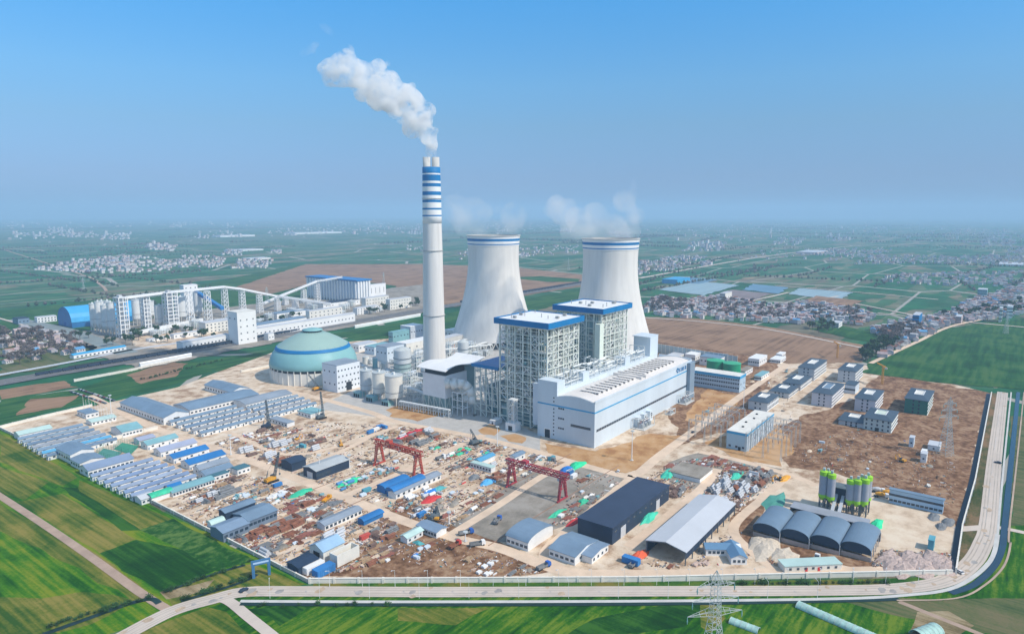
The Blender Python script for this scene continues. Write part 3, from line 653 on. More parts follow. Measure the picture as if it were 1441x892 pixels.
# ---- boiler houses
def boiler(label, N, L, R, roofN, stair=False, near=False):
    x0, x1, y0, y1 = foot(N, L, R); H = ZT(*N, roofN)
    t = thing('boiler_house', label, 'boiler house', (x0, y0, 0), 0, 'pair of open steel boiler houses'); occ(x0, x1, y0, y1, 2)
    w_, d_ = x1-x0, y1-y0; ov = 3.5; print('boiler', x0, x1, y0, y1, H)
    b = MB(); b.box(-ov, w_+ov, -ov, d_+ov, H-5.2, H-4.9); b.box(-ov+.8, w_+ov-.8, -ov+.8, d_+ov-.8, H-1.4, H-.8); b.build('roof', WHITE, t)
    b = MB()
    for q in ((-ov-.3, -ov+.6, -ov, d_+ov), (w_+ov-.6, w_+ov+.3, -ov, d_+ov)): b.box(*q, H-4.89, H)
    for q in ((-ov-.31, w_+ov+.31, -ov-.3, -ov-.01), (-ov-.31, w_+ov+.31, d_+ov+.01, d_+ov+.3)): b.box(*q, H-4.89, H)
    b.build('blue_parapet', BLUE, t)
    for i in range(9):
        q = MB(); gx, gy = rng.uniform(2, w_-2), rng.uniform(2, d_-2)
        if i < 5: q.bar((gx, gy, H-.8), (gx, gy, H+rng.uniform(1.5, 4)), .7, 0, 8)
        else: q.box(gx-1, gx+1, gy-1.6, gy+1.6, H-.8, H+1.2)
        q.build('roof_vent', CONCD, t)
    # columns and beams
    nx, ny, nz = 7, 7, 13; st = MB(); br = MB()
    xs = [w_*i/(nx-1) for i in range(nx)]; ys = [d_*i/(ny-1) for i in range(ny)]; zs_ = [(H-5.5)*i/nz for i in range(nz+1)]
    outer = [(x_, 0) for x_ in xs]+[(x_, d_) for x_ in xs]+[(0, y_) for y_ in ys[1:-1]]+[(w_, y_) for y_ in ys[1:-1]]
    for x_, y_ in outer: st.bar((x_, y_, 0), (x_, y_, H-5.3), 1.15)
    for x_, y_ in [(xs[1], ys[1]), (xs[-2], ys[1]), (xs[1], ys[-2]), (xs[-2], ys[-2]), (xs[3], ys[1]), (xs[1], ys[3])]: st.bar((x_, y_, 0), (x_, y_, H-5.3), 1.3)
    for z in zs_[1:]:
        z_ = z-.5
        st.bar((0, 0, z_), (w_, 0, z_), .75); st.bar((0, 0, z_), (0, d_, z_), .75); st.bar((w_, 0, z_), (w_, d_, z_), .75); st.bar((0, d_, z_), (w_, d_, z_), .75)
        st.bar((0, ys[1], z_), (w_, ys[1], z_), .6); st.bar((xs[1], 0, z_), (xs[1], d_, z_), .6)
    for k in range(nz):
        for i in range(nx-1):
            if rng.random() < .42: br.bar((xs[i], 0, zs_[k]), (xs[i+1], 0, zs_[k+1]), .5)
            if rng.random() < .35: br.bar((xs[i+1], 0, zs_[k]), (xs[i], 0, zs_[k+1]), .5)
        for i in range(ny-1):
            if rng.random() < .34: br.bar((0, ys[i], zs_[k]), (0, ys[i+1], zs_[k+1]), .5)
            if rng.random() < .3: br.bar((0, ys[i+1], zs_[k]), (0, ys[i], zs_[k+1]), .5)
    for i in range(nx-1):
        for f in [q_ for q_ in (.33, .67) if rng.random() < .65]: st.bar((xs[i]+(xs[1])*f, 0, 0), (xs[i]+xs[1]*f, 0, H-5.3), .42)
    for i in range(ny-1):
        for f in [q_ for q_ in (.33, .67) if rng.random() < .65]: st.bar((0, ys[i]+ys[1]*f, 14), (0, ys[i]+ys[1]*f, H-5.3), .42)
    for k in range(nz):
        z = (zs_[k]+zs_[k+1])/2
        if k % 2: st.bar((0, 0, z), (w_, 0, z), .35)
        st.bar((0, ys[rng.randrange(3)], z), (0, ys[3+rng.randrange(3)], z), .4); st.bar((xs[rng.randrange(3)], 0, z), (xs[3+rng.randrange(3)], 0, z), .4)
    st.build('steel_frame', STEELG, t); br.build('cross_bracing', STEELW, t)
    # platforms with hand rails
    for z in zs_[1:-1]:
        for i in range(nx-1):
            if rng.random() < .55: pl = MB(); pl.box(xs[i], xs[i+1], .6, ys[1]-.6, z-.12, z); pl.bar((xs[i], .6, z+1.1), (xs[i+1], .6, z+1.1), .16); pl.build('platform', STEELW, t)
        for i in range(ny-1):
            if rng.random() < .5: pl = MB(); pl.box(.6, xs[1]-.6, ys[i], ys[i+1], z-.10, z+.02); pl.bar((.6, ys[i], z+1.1), (.6, ys[i+1], z+1.1), .16); pl.build('platform', STEELW, t)
    # furnace casing, tube panels and hoppers
    f = MB(); f.box(w_*.24, w_*.78, d_*.22, d_*.8, 8, H-12)
    f.build('furnace', mat('furnace_casing', (.40, .44, .40), .6, .25, .12, streak=(1, 1, .2)), t)
    for i in range(8):
        q = MB(); q.box(w_*(.25+.065*i), w_*(.25+.065*i)+1.2, d_*.2, d_*.22-.02, 16, H-12.5); q.build('tube_panel', STEELD if i % 2 else CREAM, t)
    for i in range(7):
        q = MB(); q.box(w_*.21, w_*.24-.02, d_*(.25+.075*i), d_*(.25+.075*i)+1.3, 16, H-12.5); q.build('tube_panel', STEELD if i % 2 else TEALR, t)
    for i in range(40):
        q = MB(); zz = rng.uniform(12, H-14); r_ = rng.uniform(.4, 1.1); xx = rng.uniform(2, w_*.85)
        if i % 3: q.bar((xx, d_*.1, zz), (xx+rng.uniform(4, 14), d_*.1, zz), r_*2, 0, 8)
        else: q.bar((xx, d_*.08, zz-8), (xx, d_*.08, min(H-8, zz+rng.uniform(6, 20))), r_*2, 0, 8)
        q.build('pipe', [STEELW, CREAM, CLAD][i % 3], t)
    for i in range(12):
        q = MB(); zz = rng.uniform(10, H-14); yy = rng.uniform(2, d_*.85)
        q.bar((w_*.09, yy, zz), (w_*.09, min(d_, yy+rng.uniform(4, 14)), zz+rng.uniform(-3, 3)), rng.uniform(1, 2), 0, 8); q.build('pipe', [STEELD, STEELW, TEALR][i % 3], t)
    for i in range(60):
        q = MB(); zz = rng.uniform(6, H-12); s_ = rng.uniform(1, 3.2)
        if i % 2: X = rng.uniform(1, w_-4); q.box(X, X+s_*1.5, .8, 3.4, zz, zz+s_)
        else: Y = rng.uniform(1, d_-4); q.box(.8, 3.4, Y, Y+s_*1.5, zz, zz+s_)
        q.build('equipment_box', [STEELW, CONCD, CREAM, STEELD, TEALR][i % 5], t)
    if stair:
        q = MB(); q.box(-6, 1.2, -2, 3.5, HH, H-14); q.build('stair_shaft', mat('cream_green_cladding', (.70, .76, .66), .5, .06, .1), t)
        q = MB(); q.box(2.2, 2.8, 5, d_*.6, 20, H-9); q.build('side_cladding', mat('side_teal', (.28, .42, .44), .5, .15, .1), t)
    else:
        q = MB(); q.box(-5, .4, d_*.1, d_*.1+5.5, 6, H*.45); q.build('lift_shaft', CLAD, t)
        q = MB(); q.box(2, w_*.2, d_*.15, d_*.98, 0, 16); q.build('base_enclosure', mat('base_teal', (.16, .28, .30), .6, .25, .1), t)
    return x0, x1, y0, y1, H
B1 = boiler('nearer boiler house, open steel frame tower under a white roof with blue edge', (769, 607.5), (703, 593), (812, 588), 454)
B2 = boiler('farther boiler house with pale stair shaft, in front of the right cooling tower', (844, 574), (785, 562), (879, 558), 434, stair=True)
L_('nearer boiler house', B1[0], B1[2]); L_('farther boiler house', B2[0], B2[2])
# low blue roofed bay and steel frame on the left of boiler 1
def annex_frame(nm, label, x0, x1, y0, y1, H, roofm, cat='boiler annex'):
    t = thing(nm, label, cat, (x0, y0, 0)); occ(x0, x1, y0, y1); w_, d_ = x1-x0, y1-y0
    b = MB(); b.box(-2, w_+2, -2, d_+2, H-.8, H+.2); b.build('roof', roofm, t)
    b = MB(); b.box(-2.3, -1.8, -2.3, d_+2.3, H-2, H+.8); b.box(-1.79, w_+2.3, -2.3, -1.8, H-2, H+.8); b.build('fascia', BLUE, t)
    st = MB(); nx, ny, nz = 4, 5, 8
    for i in range(nx):
        for j in range(ny):
            if i in (0, nx-1) or j in (0, ny-1): st.bar((w_*i/(nx-1), d_*j/(ny-1), 0), (w_*i/(nx-1), d_*j/(ny-1), H-.8), .8)
    for k in range(1, nz+1):
        z = (H-1)*k/nz
        for p, q in (((0,0),(w_,0)), ((0,0),(0,d_)), ((w_,0),(w_,d_)), ((0,d_),(w_,d_))): st.bar((*p, z), (*q, z), .5)
        for j in range(ny-1):
            if (j+k) % 2: st.bar((0, d_*j/(ny-1), z-(H-1)/nz), (0, d_*(j+1)/(ny-1), z), .38)
    st.build('steel_frame', STEELG, t); q = MB(); q.box(w_*.25, w_*.8, d_*.1, d_*.85, 3, H*.55); q.build('duct_casing', mat('duct_teal', (.14, .27, .31), .6, .3, .1), t)
    q = MB()
    for k in range(5): q.bar((w_*.1, d_*(.1+.18*k), H*.2), (w_*.1, d_*(.25+.18*k), H*.75), 1.6, 0, 10)
    q.build('flue_duct', STEELW, t)
b1x0, b1x1, b1y0, b1y1, b1H = B1
annex_frame('boiler_annex', 'steel frame annex with small deep blue roof beside the nearer boiler house', b1x0+2, b1x1-2, b1y1+4, b1y1+30, 47, BLUER)
# precipitator halls with the wavy white roof
ex0, ex1, ey0, ey1 = foot((627, 582), (595, 575), (661, 567))
def precipitator(x0, x1, y0, y1, H, label):
    t = thing('precipitator', label, 'precipitator', (x0, y0, 0)); occ(x0, x1, y0, y1, 3); w_, d_ = x1-x0, y1-y0
    b = MB(); b.box(0, w_, 0, d_, H*.34, H*.86); b.build('casing', mat('precipitator_white', (.76, .76, .77), .5, .05, .1), t)
    b = MB(); b.box(1, w_-1, 1, d_-1, 1.5, H*.34-.01); b.build('hopper_skirt', mat('hopper_teal', (.26, .38, .38), .6, .25, .15), t)
    q = MB()
    for i in range(6):
        for j in range(5): q.bar((w_*i/5, d_*j/4, 0), (w_*i/5, d_*j/4, H*.34), .8)
    for i in range(5): q.bar((w_*i/5+1, -.3, 2), (w_*(i+1)/5-1, -.3, H*.33), .4)
    for j in range(4): q.bar((-.3, d_*j/4+1, 2), (-.3, d_*(j+1)/4-1, H*.33), .4)
    q.build('support_frame', STEELG, t)
    b = MB(); b.box(1.5, w_-1.5, 1.5, d_-1.5, H*.86+.01, H-.5); b.build('penthouse', DARK, t)
    n = 12; b = MB(); ov = 4
    pr = [(-ov+(w_*1.6+2*ov)*k/n, H-1+2.4*sin(pi*k/n*1.9+.2)+k*.42) for k in range(n+1)]
    b.prism([(p, z) for p, z in pr]+[(p, z+.5) for p, z in reversed(pr)], 'y', -ov, d_+ov); b.build('wavy_roof', WHITE, t, False)
    # the prism runs along y; its profile is laid out along x
    b = MB(); b.box(w_+.5, w_*1.55, 3, d_-3, H*.3, H-3); b.build('inlet_casing', mat('inlet_teal', (.20, .34, .38), .6, .15, .1), t)
    return t
pt = precipitator(ex0, ex0+(ex1-ex0)*.75, ey0, ey1, ZT(627, 582, 521), 'precipitator block, white casing under a wavy white roof, at the chimney foot')
L_('wavy roofed precipitator', ex0, ey0)
# big bent ducts with their frame
dx, dy = G(648, 583)
t = thing('flue_gas_duct', 'fat pale bent ducts on a steel frame right of the wavy roofed precipitator', 'duct', (dx, dy, 0)); occ(dx-6, dx+16, dy-10, dy+10)
b = MB()
for i in range(3):
    for j in range(3): b.bar((i*7-4, j*6-6, 0), (i*7-4, j*6-6, 21), .7)
for z in (7, 14, 21):
    for j in range(3): b.bar((-4, j*6-6, z), (10, j*6-6, z), .6)
    for i in range(3): b.bar((i*7-4, -6, z), (i*7-4, 6, z), .6)
b.build('support_frame', STEELW, t)
for s in range(2):
    b = MB(); yy = 3-7*s
    P = [(-6, yy+10, 27), (-2, yy+6, 29), (3, yy+2, 28), (6, yy-1, 24), (8, yy-3, 17), (8, yy-3, 10)]
    for p, q in zip(P, P[1:]): b.bar(p, q, 8.2, 0, 16)
    b.build('duct', mat('duct_cream', (.76, .75, .70), .5, .1, .2), t, True)
# horizontal absorbers behind
for k, (px, py, r, H, cap, lb) in enumerate([(567, 533, 9.5, 33, .5, 'wide banded grey tank'), (652, 516, 6.5, 30, .5, 'teal ringed absorber tank between chimney and cooling tower'), (600, 540, 5.5, 20, .3, 'squat pale tank')]):
    x, y = G(px, py); t = thing('absorber_tank', lb+(' behind the ash silos' if k != 1 else ''), 'tank', (x, y, 0)); occ(x-r, x+r, y-r, y+r)
    b = MB(); b.lathe([(r, 0), (r, H*.55)], 32, cap=False, m=0); b.lathe([(r, H*.55), (r, H)], 32, m=1, cap=False); b.build('shell', [mat('tank_teal', (.34, .46, .46), .5, .15, .1), mat('tank_grey', (.56, .60, .62), .5, .08, .1)], t, True)
    b = MB(); b.lathe([(r, H), (r*.4, H+2.5), (.2, H+2.8)], 32, cap=False); b.build('cap', GALV, t)
    b = MB()
    for z in (H*.25, H*.4, H*.55, H*.72): b.lathe([(r, z), (r+.7, z), (r+.7, z+.4), (r, z+.4)], 32, cap=False)
    b.build('platform_ring', STEELD, t)
# ash silos
def silo(px, py, r, topy, label, m, legs=True, nm='ash_silo', group=None, cone=False):
    x, y = G(px, py); H = ZT(px, py, topy); t = thing(nm, label, 'silo', (x, y, 0), 0, group); occ(x-r, x+r, y-r, y+r)
    zb = H*.28 if legs else 0
    b = MB(); b.lathe([(r*.98, zb), (r, H)], 28, cap=False); b.build('barrel', m, t, True)
    b = MB(); b.lathe([(r+.3, H), (r+.3, H+.6), (.3, H+1.5 if cone else H+.9)], 28, cap=False); b.build('cap', GALV, t)
    if legs:
        b = MB(); b.lathe([(1.2, zb*.35), (r*.98, zb)], 20, cap=False); b.build('hopper', m, t)
        for k in range(6):
            q = MB(); a = 2*pi*k/6; q.bar((r*.93*cos(a), r*.93*sin(a), 0), (r*.93*cos(a), r*.93*sin(a), zb+1), .9); q.build('leg', CONC, t)
    b = MB(); zz = H*.45; b.lathe([(r, zz), (r+.25, zz), (r+.25, zz+.5), (r, zz+.5)], 28, cap=False); b.build('ring_beam', CONCD, t)
    b = MB()
    for k in range(8):
        a = 2*pi*k/8; b.bar((r*cos(a), r*sin(a), H+.6), (r*cos(a), r*sin(a), H+1.8), .12)
        a2 = 2*pi*(k+1)/8; b.bar((r*cos(a), r*sin(a), H+1.8), (r*cos(a2), r*sin(a2), H+1.8), .12)
    b.box(-1, 1, -1, 1, H+.9, H+3.2); b.build('top_railing', STEELW, t); return t
silo(516, 557, 6.0, 521, 'grey ash silo nearest the white transfer building', mat('silo_grey', (.50, .54, .56), .6, .1, .2))
silo(534, 562, 6.3, 524, 'middle one of three ash silos, cream with shaded flank', mat('silo_cream', (.70, .68, .62), .7, .07, .1))
silo(555, 569, 8.4, 528, 'fattest cream ash silo beside the tan lawn', mat('silo_cream', (.7, .68, .62)))
L_('three ash silos', *G(535, 562))
for px, py in ((505, 558), (523, 564), (545, 570)):
    x, y = G(px, py); t = thing('silo_pump_room', 'small teal room with dark doors at the foot of ash silos', 'pump room', (x, y, 0), 0)
    b = MB(); b.box(-3, 4, -4.5, 4.5, 0, 5); b.build('wall', mat('pump_teal', (.26, .46, .46), .5, .1, .2), t); b = MB(); b.box(-3.4, 4.4, -4.9, 4.9, 5.01, 5.4); b.build('roof', TEALR, t)
    for k in range(3): panel('door', DARK, t, 2.2, 3.6, '-x', -3+3*k, 1.9, -3)
    occ(x-4, x+5, y-5, y+5)
# coal dome
x, y = G(443, 543); x += .8*46; y += .6*46
# centre lies straight behind the front edge
gx, gy = G(443, 543); dn = Vector((gx, gy)).normalized(); dx_, dy_ = gx+dn.x*46, gy+dn.y*46
t = thing('coal_dome', 'large teal domed coal store with a blue ring and a small lantern on top', 'coal dome', (dx_, dy_, 0)); occ(dx_-48, dx_+48, dy_-48, dy_+48); L_('teal coal dome', dx_, dy_)
DM = mat('dome_teal', (.22, .44, .45), .45, .07, .04); DT = mat('dome_top', (.30, .44, .40), .5, .06, .03)
b = MB(); b.lathe([(46, 0), (46, 13)], 80, cap=False); b.build('ring_wall', CREAM, t, True)
for k in range(40):
    a = 2*pi*k/40; q = MB(); q.bar((46.3*cos(a), 46.3*sin(a), 0), (46.3*cos(a), 46.3*sin(a), 16.2), .9); q.build('pillar', CREAM, t)
b = MB(); b.lathe([(45.4, 13), (45.4, 16.5)], 80, cap=False); b.build('vent_gap', DARK, t)
b = MB(); b.lathe([(46.8, 15.8), (47.3, 16.4), (46.6, 21), (45.0, 26), (42.4, 30.4), (40.2, 33.0)], 80, cap=False); b.build('lower_shell', DM, t, True)
b = MB(); b.lathe([(40.25, 33.0), (40.6, 33.4), (39.0, 36.2), (38.2, 36.4)], 80, cap=False); b.build('blue_ring', BLUE, t, False)
b = MB(); b.lathe([(38.3, 36.3), (30, 41.8), (20, 47.0), (10.5, 50.6)], 80, cap=False); b.build('upper_shell', DT, t, True)
b = MB(); b.lathe([(9.8, 50.4), (9.8, 52.6)], 40, cap=False); b.build('lantern_wall', DARK, t); b = MB(); b.lathe([(11, 52.4), (11, 53.0), (6, 54.2), (.2, 54.6)], 40, cap=False); b.build('lantern_roof', DM, t, True)
for k in range(28):
    a = 2*pi*k/28; q = MB(); q.bar((38.4*cos(a), 38.4*sin(a), 36.6), (10.6*cos(a), 10.6*sin(a), 51), .22); q.build('roof_rib', DM, t)
# transfer building next to the dome
fp = foot((475, 553), (455, 548), (509, 545)); H = ZT(475, 553, 515)
house('transfer_building', 'white cube building with scattered small windows against the coal dome', 'industrial building', fp, H, 'flat', wm=mat('transfer_white', (.72, .76, .80), .5, .06, .1), rm=GREYP,
      wins=[('-y', 7, H*.16, 1.6, 1.6), ('-y', 7, H*.36, 1.6, 1.6), ('-y', 6, H*.58, 1.6, 1.6), ('-y', 7, H*.8, 1.6, 1.6), ('-x', 3, H*.3, 1.6, 1.6), ('-x', 3, H*.75, 1.6, 1.6)], doors=[('-y', .5, 7, 9, DARK)])
L_('white transfer building', fp[0], fp[2])
# rear plant buildings around the chimney
for (N, L, R, tp, lb, wm, rm) in [
    ((578, 479), (563, 477), (593, 475), 460, 'grey box building left of the chimney', mat('rear_grey', (.55, .60, .66)), WHITE),
    ((545, 510), (530, 507), (566, 504), 489, 'pale sheet building behind the ash silos', CLAD, GREYP),
    ((572, 500), (556, 498), (612, 488), 484, 'long white low building at the chimney side', CREAM, WHITE),
    ((527, 500), (512, 498), (551, 494), 489, 'teal roofed shed behind the transfer building', CLAD, TEALR),
    ((553, 484), (547, 483), (575, 479), 468, 'teal box building near the railway side of the plant', TEALR, TEALR),
    ((505, 496), (493, 494), (526, 490), 486, 'low white shed right of the coal dome', WHITE, LGREY),
    ((640, 478), (625, 476), (662, 470), 466, 'white hall between chimney and left cooling tower', CREAM, WHITE),
    ((620, 496), (610, 494), (645, 487), 478, 'small plant room behind the chimney foot', CONC, LGREY)]:
    fp = foot(N, L, R); H = ZT(*N, tp); house('plant_building', lb, 'industrial building', fp, max(5, H), 'flat', wm=wm, rm=rm, wins=[('-y', 5, H*.6, 2, 1.6), ('-x', 3, H*.6, 2, 1.6)])
# process clutter: pipe bridges and steel between the chimney and towers
def piperack(label, p, q, H, wd=4, n=10, mt=None):
    a = Vector((*G(*p), 0)); c = Vector((*G(*q), 0)); L = (c-a).length; ang = atan2((c-a).y, (c-a).x)
    t = thing('pipe_bridge', label, 'pipe bridge', tuple(a), ang); st = MB(); pp = MB()
    for k in range(n+1):
        x_ = L*k/n
        for s in (-wd/2, wd/2): st.bar((x_, s, 0), (x_, s, H), .5)
        st.bar((x_, -wd/2, H), (x_, wd/2, H), .4); st.bar((x_, -wd/2, H*.6), (x_, wd/2, H*.6), .3)
        if k < n and k % 2: st.bar((x_, -wd/2, 0), (x_+L/n, -wd/2, H), .25)
    for s in (-wd/2, wd/2): st.bar((0, s, H), (L, s, H), .4); st.bar((0, s, H*.6), (L, s, H*.6), .3)
    for i in range(5): pp.bar((0, -wd/2+.6+i*wd/6, H+.6), (L, -wd/2+.6+i*wd/6, H+.6), .55+.25*(i % 2), 0, 8)
    st.build('rack_frame', mt or STEELW, t); pp.build('pipe', STEELW, t); return t
piperack('pipe bridge running past the chimney towards the boilers', (585, 512), (692, 500), 14, 6, 12)
piperack('pipe bridge in front of the precipitator along the tan lawn', (563, 575), (633, 588), 7, 3, 10)
piperack('pipe bridge behind the ash silos', (500, 531), (600, 545), 9, 5, 10)
piperack('pipe bridge below the left cooling tower', (625, 498), (700, 478), 12, 6, 10)
piperack('pipe bridge between chimney and cooling towers, farther one', (640, 505), (760, 470), 10, 6, 12)
piperack('pipe bridge between silos and precipitator', (569, 560), (602, 572), 12, 5, 4)
# tangled absorber towers: open steel modules with tanks
for k, (px, py, w_, H, lb) in enumerate([(586, 520, 12, 22, 'open steel module with pipes left of the chimney'), (632, 500, 12, 20, 'open steel module with pipes right of the chimney'), (662, 498, 14, 18, 'open steel module at the foot of the left cooling tower'),
                                        (578, 545, 10, 20, 'open steel module behind the fattest ash silo'), (590, 558, 10, 16, 'open steel module left of the precipitator'), (545, 533, 10, 12, 'open steel module amid the ash silos')]):
    x, y = G(px, py); t = thing('process_module', lb, 'steel structure', (x, y, 0)); occ(x-w_/2, x+w_/2, y-w_/2, y+w_/2); b = MB(); h = w_/2
    for i in range(4):
        for j in range(4):
            b.bar((-h+w_*i/3, -h+w_*j/3, 0), (-h+w_*i/3, -h+w_*j/3, H*rng.uniform(.8, 1)), .55)
    for z in [H*q/5 for q in range(1, 5)]:
        for i in range(4): b.bar((-h+w_*i/3, -h, z), (-h+w_*i/3, h, z), .4); b.bar((-h, -h+w_*i/3, z), (h, -h+w_*i/3, z), .4)
        b.bar((-h, -h, z-H/5), (h*rng.uniform(-1, 1), -h, z), .3); b.bar((-h, h*rng.uniform(-1, 1), z-H/5), (-h, h, z), .3)
    b.build('steel_frame', STEELW, t); q = MB()
    for i in range(7): z = rng.uniform(2, H-2); q.bar((rng.uniform(-h, 0), rng.uniform(-h, h), z), (rng.uniform(0, h), rng.uniform(-h, h), z+rng.uniform(-2, 2)), rng.uniform(.8, 2.2), 0, 8)
    q.build('pipe', CLAD, t); q = MB(); q.lathe([(w_*.22, 0), (w_*.22, H*.6), (.2, H*.66)], 16, (h*.2, 0)); q.build('vessel', mat('vessel_teal', (.36, .48, .48)), t, True)
MODP = THINGS[-1][0]
for k, (px, py, sc) in enumerate([(510, 520, .8), (522, 512, .7), (540, 520, .7), (556, 512, .9), (575, 505, .8), (590, 505, .9), (560, 498, .7), (535, 503, .7), (622, 512, .8), (642, 490, .9), (656, 510, .8), (672, 508, .9), (684, 500, 1), (690, 515, .8), (675, 522, .7), (600, 495, .8), (520, 530, .6), (575, 556, .7), (587, 567, .6)]):
    x, y = G(px, py); again(MODP, 'open steel pipe module', (x, y, 0), k*pi/2, None, (sc, sc, sc*(.7+.3*(k % 3)))); occ(x-5, x+5, y-5, y+5)
for k, (px, py, r, H) in enumerate([(515, 512, 4, 9), (528, 518, 3, 12), (548, 507, 5, 8), (566, 518, 3.5, 14), (584, 512, 4, 10), (596, 516, 3, 9), (636, 497, 4, 12), (660, 503, 3.5, 10), (508, 530, 3, 8), (530, 535, 3, 9)]):
    x, y = G(px, py); t = thing('process_tank', ['pale', 'teal', 'orange-brown', 'grey'][k % 4]+' process tank', 'tank', (x, y, 0)); m_ = [CREAM, TEALR, mat('primer_orange', (.50, .24, .14)), GALV][k % 4]
    b = MB(); b.lathe([(r, 0), (r, H)], 20, cap=False); b.build('shell', m_, t, True); b = MB(); b.lathe([(r+.1, H), (.2, H+1.2)], 20, cap=False); b.build('cap', GALV, t); occ(x-r, x+r, y-r, y+r)
# small yard things in front of the boilers
x, y = G(722, 605); t = thing('gate_tower', 'small cream steel lift tower with white base box in front of the nearer boiler house', 'steel tower', (x, y, 0)); occ(x-6, x+6, y-6, y+6)
b = MB(); b.box(-4, 4, -5, 5, 0, 7); b.build('base_box', WHITE, t); panel('door', DARK, t, 4, 4, '-x', 0, 2.6, -4)
b = MB(); [lattice(b, (0, 0, 7), (0, 0, 26), 5, 5, 4, .5)]; b.box(-3, 3, -3, 3, 26, 27); b.box(-2.8, 2.8, -2.8, 2.8, 14, 14.5); b.build('lattice', STEELW, t); q = MB(); q.lathe([(1.6, 9), (1.6, 22)], 12); q.build('vessel', CREAM, t)
x, y = G(696, 596); house('container_office', 'single white site container raised before the boiler steelwork', 'container', (x-3, x+7, y-3, y+3), 3.2, 'flat', wm=CLADW, rm=WHITE, doors=[('-x', .5, 1.2, 2.2, DARK)])
# transformers along the hall
def transformer(px, py, sc, label):
    x, y = G(px, py); t = thing('transformer', label, 'transformer', (x, y, 0), 0, 'transformers along the turbine hall'); occ(x-8*sc, x+14*sc, y-6*sc, y+7*sc)
    b = MB(); b.box(-7*sc, 14*sc, -6*sc, 6*sc, .25, .7); b.build('plinth', CONC, t)
    for i in range(3):
        X = i*6*sc-4*sc; b = MB(); b.box(X, X+4*sc, -2*sc, 2*sc, .71, 4.5*sc); b.build('tank', mat('transformer_grey', (.40, .43, .47), .5, .15, .3), t)
        b = MB(); [b.box(X+.2*sc+k*.6*sc, X+.45*sc+k*.6*sc, -3.3*sc, -2.02*sc, 1, 4*sc) for k in range(6)]; b.build('radiator', GALV, t)
        b = MB(); [b.lathe([(.3, 4.5*sc), (.45, 5*sc), (.2, 6.8*sc)], 8, (X+(.8+1.1*k)*sc, 0)) for k in range(3)]; b.build('bushing', mat('bushing_brown', (.35, .25, .25)), t)
        b = MB(); b.bar((X, 1.5*sc, 5.5*sc), (X+3.5*sc, 1.5*sc, 5.5*sc), 1.1*sc, 0, 10); b.build('conservator', GALV, t)
    b = MB()
    for X in (-7*sc, 14*sc):
        for Y in (-5*sc, 5*sc): b.bar((X, Y, 0), (X, Y, 9*sc), .4)
        b.bar((X, -5*sc, 9*sc), (X, 5*sc, 9*sc), .4)
    b.bar((-7*sc, -5*sc, 9*sc), (14*sc, -5*sc, 9*sc), .4); b.bar((-7*sc, 5*sc, 9*sc), (14*sc, 5*sc, 9*sc), .4)
    for k in range(5): b.bar((-7*sc, (-4+2*k)*sc, 8.6*sc), (14*sc, (-4+2*k)*sc, 8.6*sc), .14)
    b.build('busbar_frame', STEELW, t)
transformer(903, 602, 1.0, 'transformer bank nearest the near corner of the turbine hall')
transformer(962, 567, .95, 'transformer bank farther along the turbine hall by the slate stair tower')
transformer(942, 583, .5, 'small transformer between the two big transformer banks')
# ================================================================ WORKERS CAMP AND STORAGE HALLS
DW = mat('prefab_panel', (.74, .74, .73), .6, .08, .2)
def rowhouse(label, L, R, h, depth_, rm, group, n=None, rise=1.1, z=None, wm=None, cat='prefab dormitory', nm='prefab_dormitory'):
    """long gabled prefab along X; L, R = pixels of the near (lit) eave's two ends"""
    a = G(*L, h); c = G(*R, h); x0, x1 = a[0], c[0]; y0 = (a[1]+c[1])/2
    n = n or max(3, int((x1-x0)/7))
    hs = house(nm, label, cat, (x0, x1, y0, y0+depth_), h, 'gx', rise, wm=wm or DW, rm=rm, over=.5, wins=[('-y', n, h*.58, 1.7, 1.2), ('-x', 1, h*.55, 1.2, 1.2)], group=group, marg=.5)
    W = x1-x0
    for k in range(0, n): panel('door', DARK if k % 2 else GREYB, hs, 1.0, 2.0, '-y', -W/2+W*(k+.02)/n+.8, 1.05, -depth_/2)
    if h > 2.6:
        for k in range(0, n, 2):
            panel('air_conditioner', WHITE, hs, 1.1, .9, '-y', -W/2+W*(k+.95)/n, 1.7, -depth_/2, .5)
    return hs
def pitch(a, b, n): return abs(G(*a, 3.4)[1]-G(*b, 3.4)[1])/(n-1)
def lerp(a, b, t): return (a[0]+(b[0]-a[0])*t, a[1]+(b[1]-a[1])*t)
ROOFV = [GREYB, mat('faded_blue_roof', (.21, .28, .35), .55, .2, .1), mat('deep_slate_roof', (.14, .21, .30), .5, .2, .1), mat('dusty_roof', (.24, .27, .31), .6, .22, .1)]
n = 7
for k in range(n):
    t_ = k/(n-1)
    rowhouse('blue-grey roofed upper camp row' if k != 5 else 'prefab dormitory row with brighter blue roof in the upper camp', lerp((27, 618.5), (66, 641), t_), lerp((116, 598), (166, 618.5), t_), 3.4, .40*pitch((27, 618.5), (66, 641), n), ROOFV[k % 4] if k != 5 else mat('azure_sheet_roof', (.10, .34, .55), .45, .1, .1), 'prefab dormitory rows of the upper camp')
L_('upper camp', *G(90, 618))
n = 7
for k in range(n):
    t_ = k/(n-1)
    rowhouse('grey-blue roofed lower camp row', lerp((131, 671), (190, 700), t_), lerp((214, 646), (272, 668), t_), 3.4, .42*pitch((131, 671), (190, 700), n), [mat('camp_roof', (.21, .28, .40), .5, .1, .08), mat('camp_roof_faded', (.26, .32, .42), .5, .2, .08), mat('camp_roof_deep', (.17, .24, .37), .5, .2, .08)][k % 3], 'prefab dormitory rows of the lower camp')
L_('lower camp', *G(200, 670))
n = 5
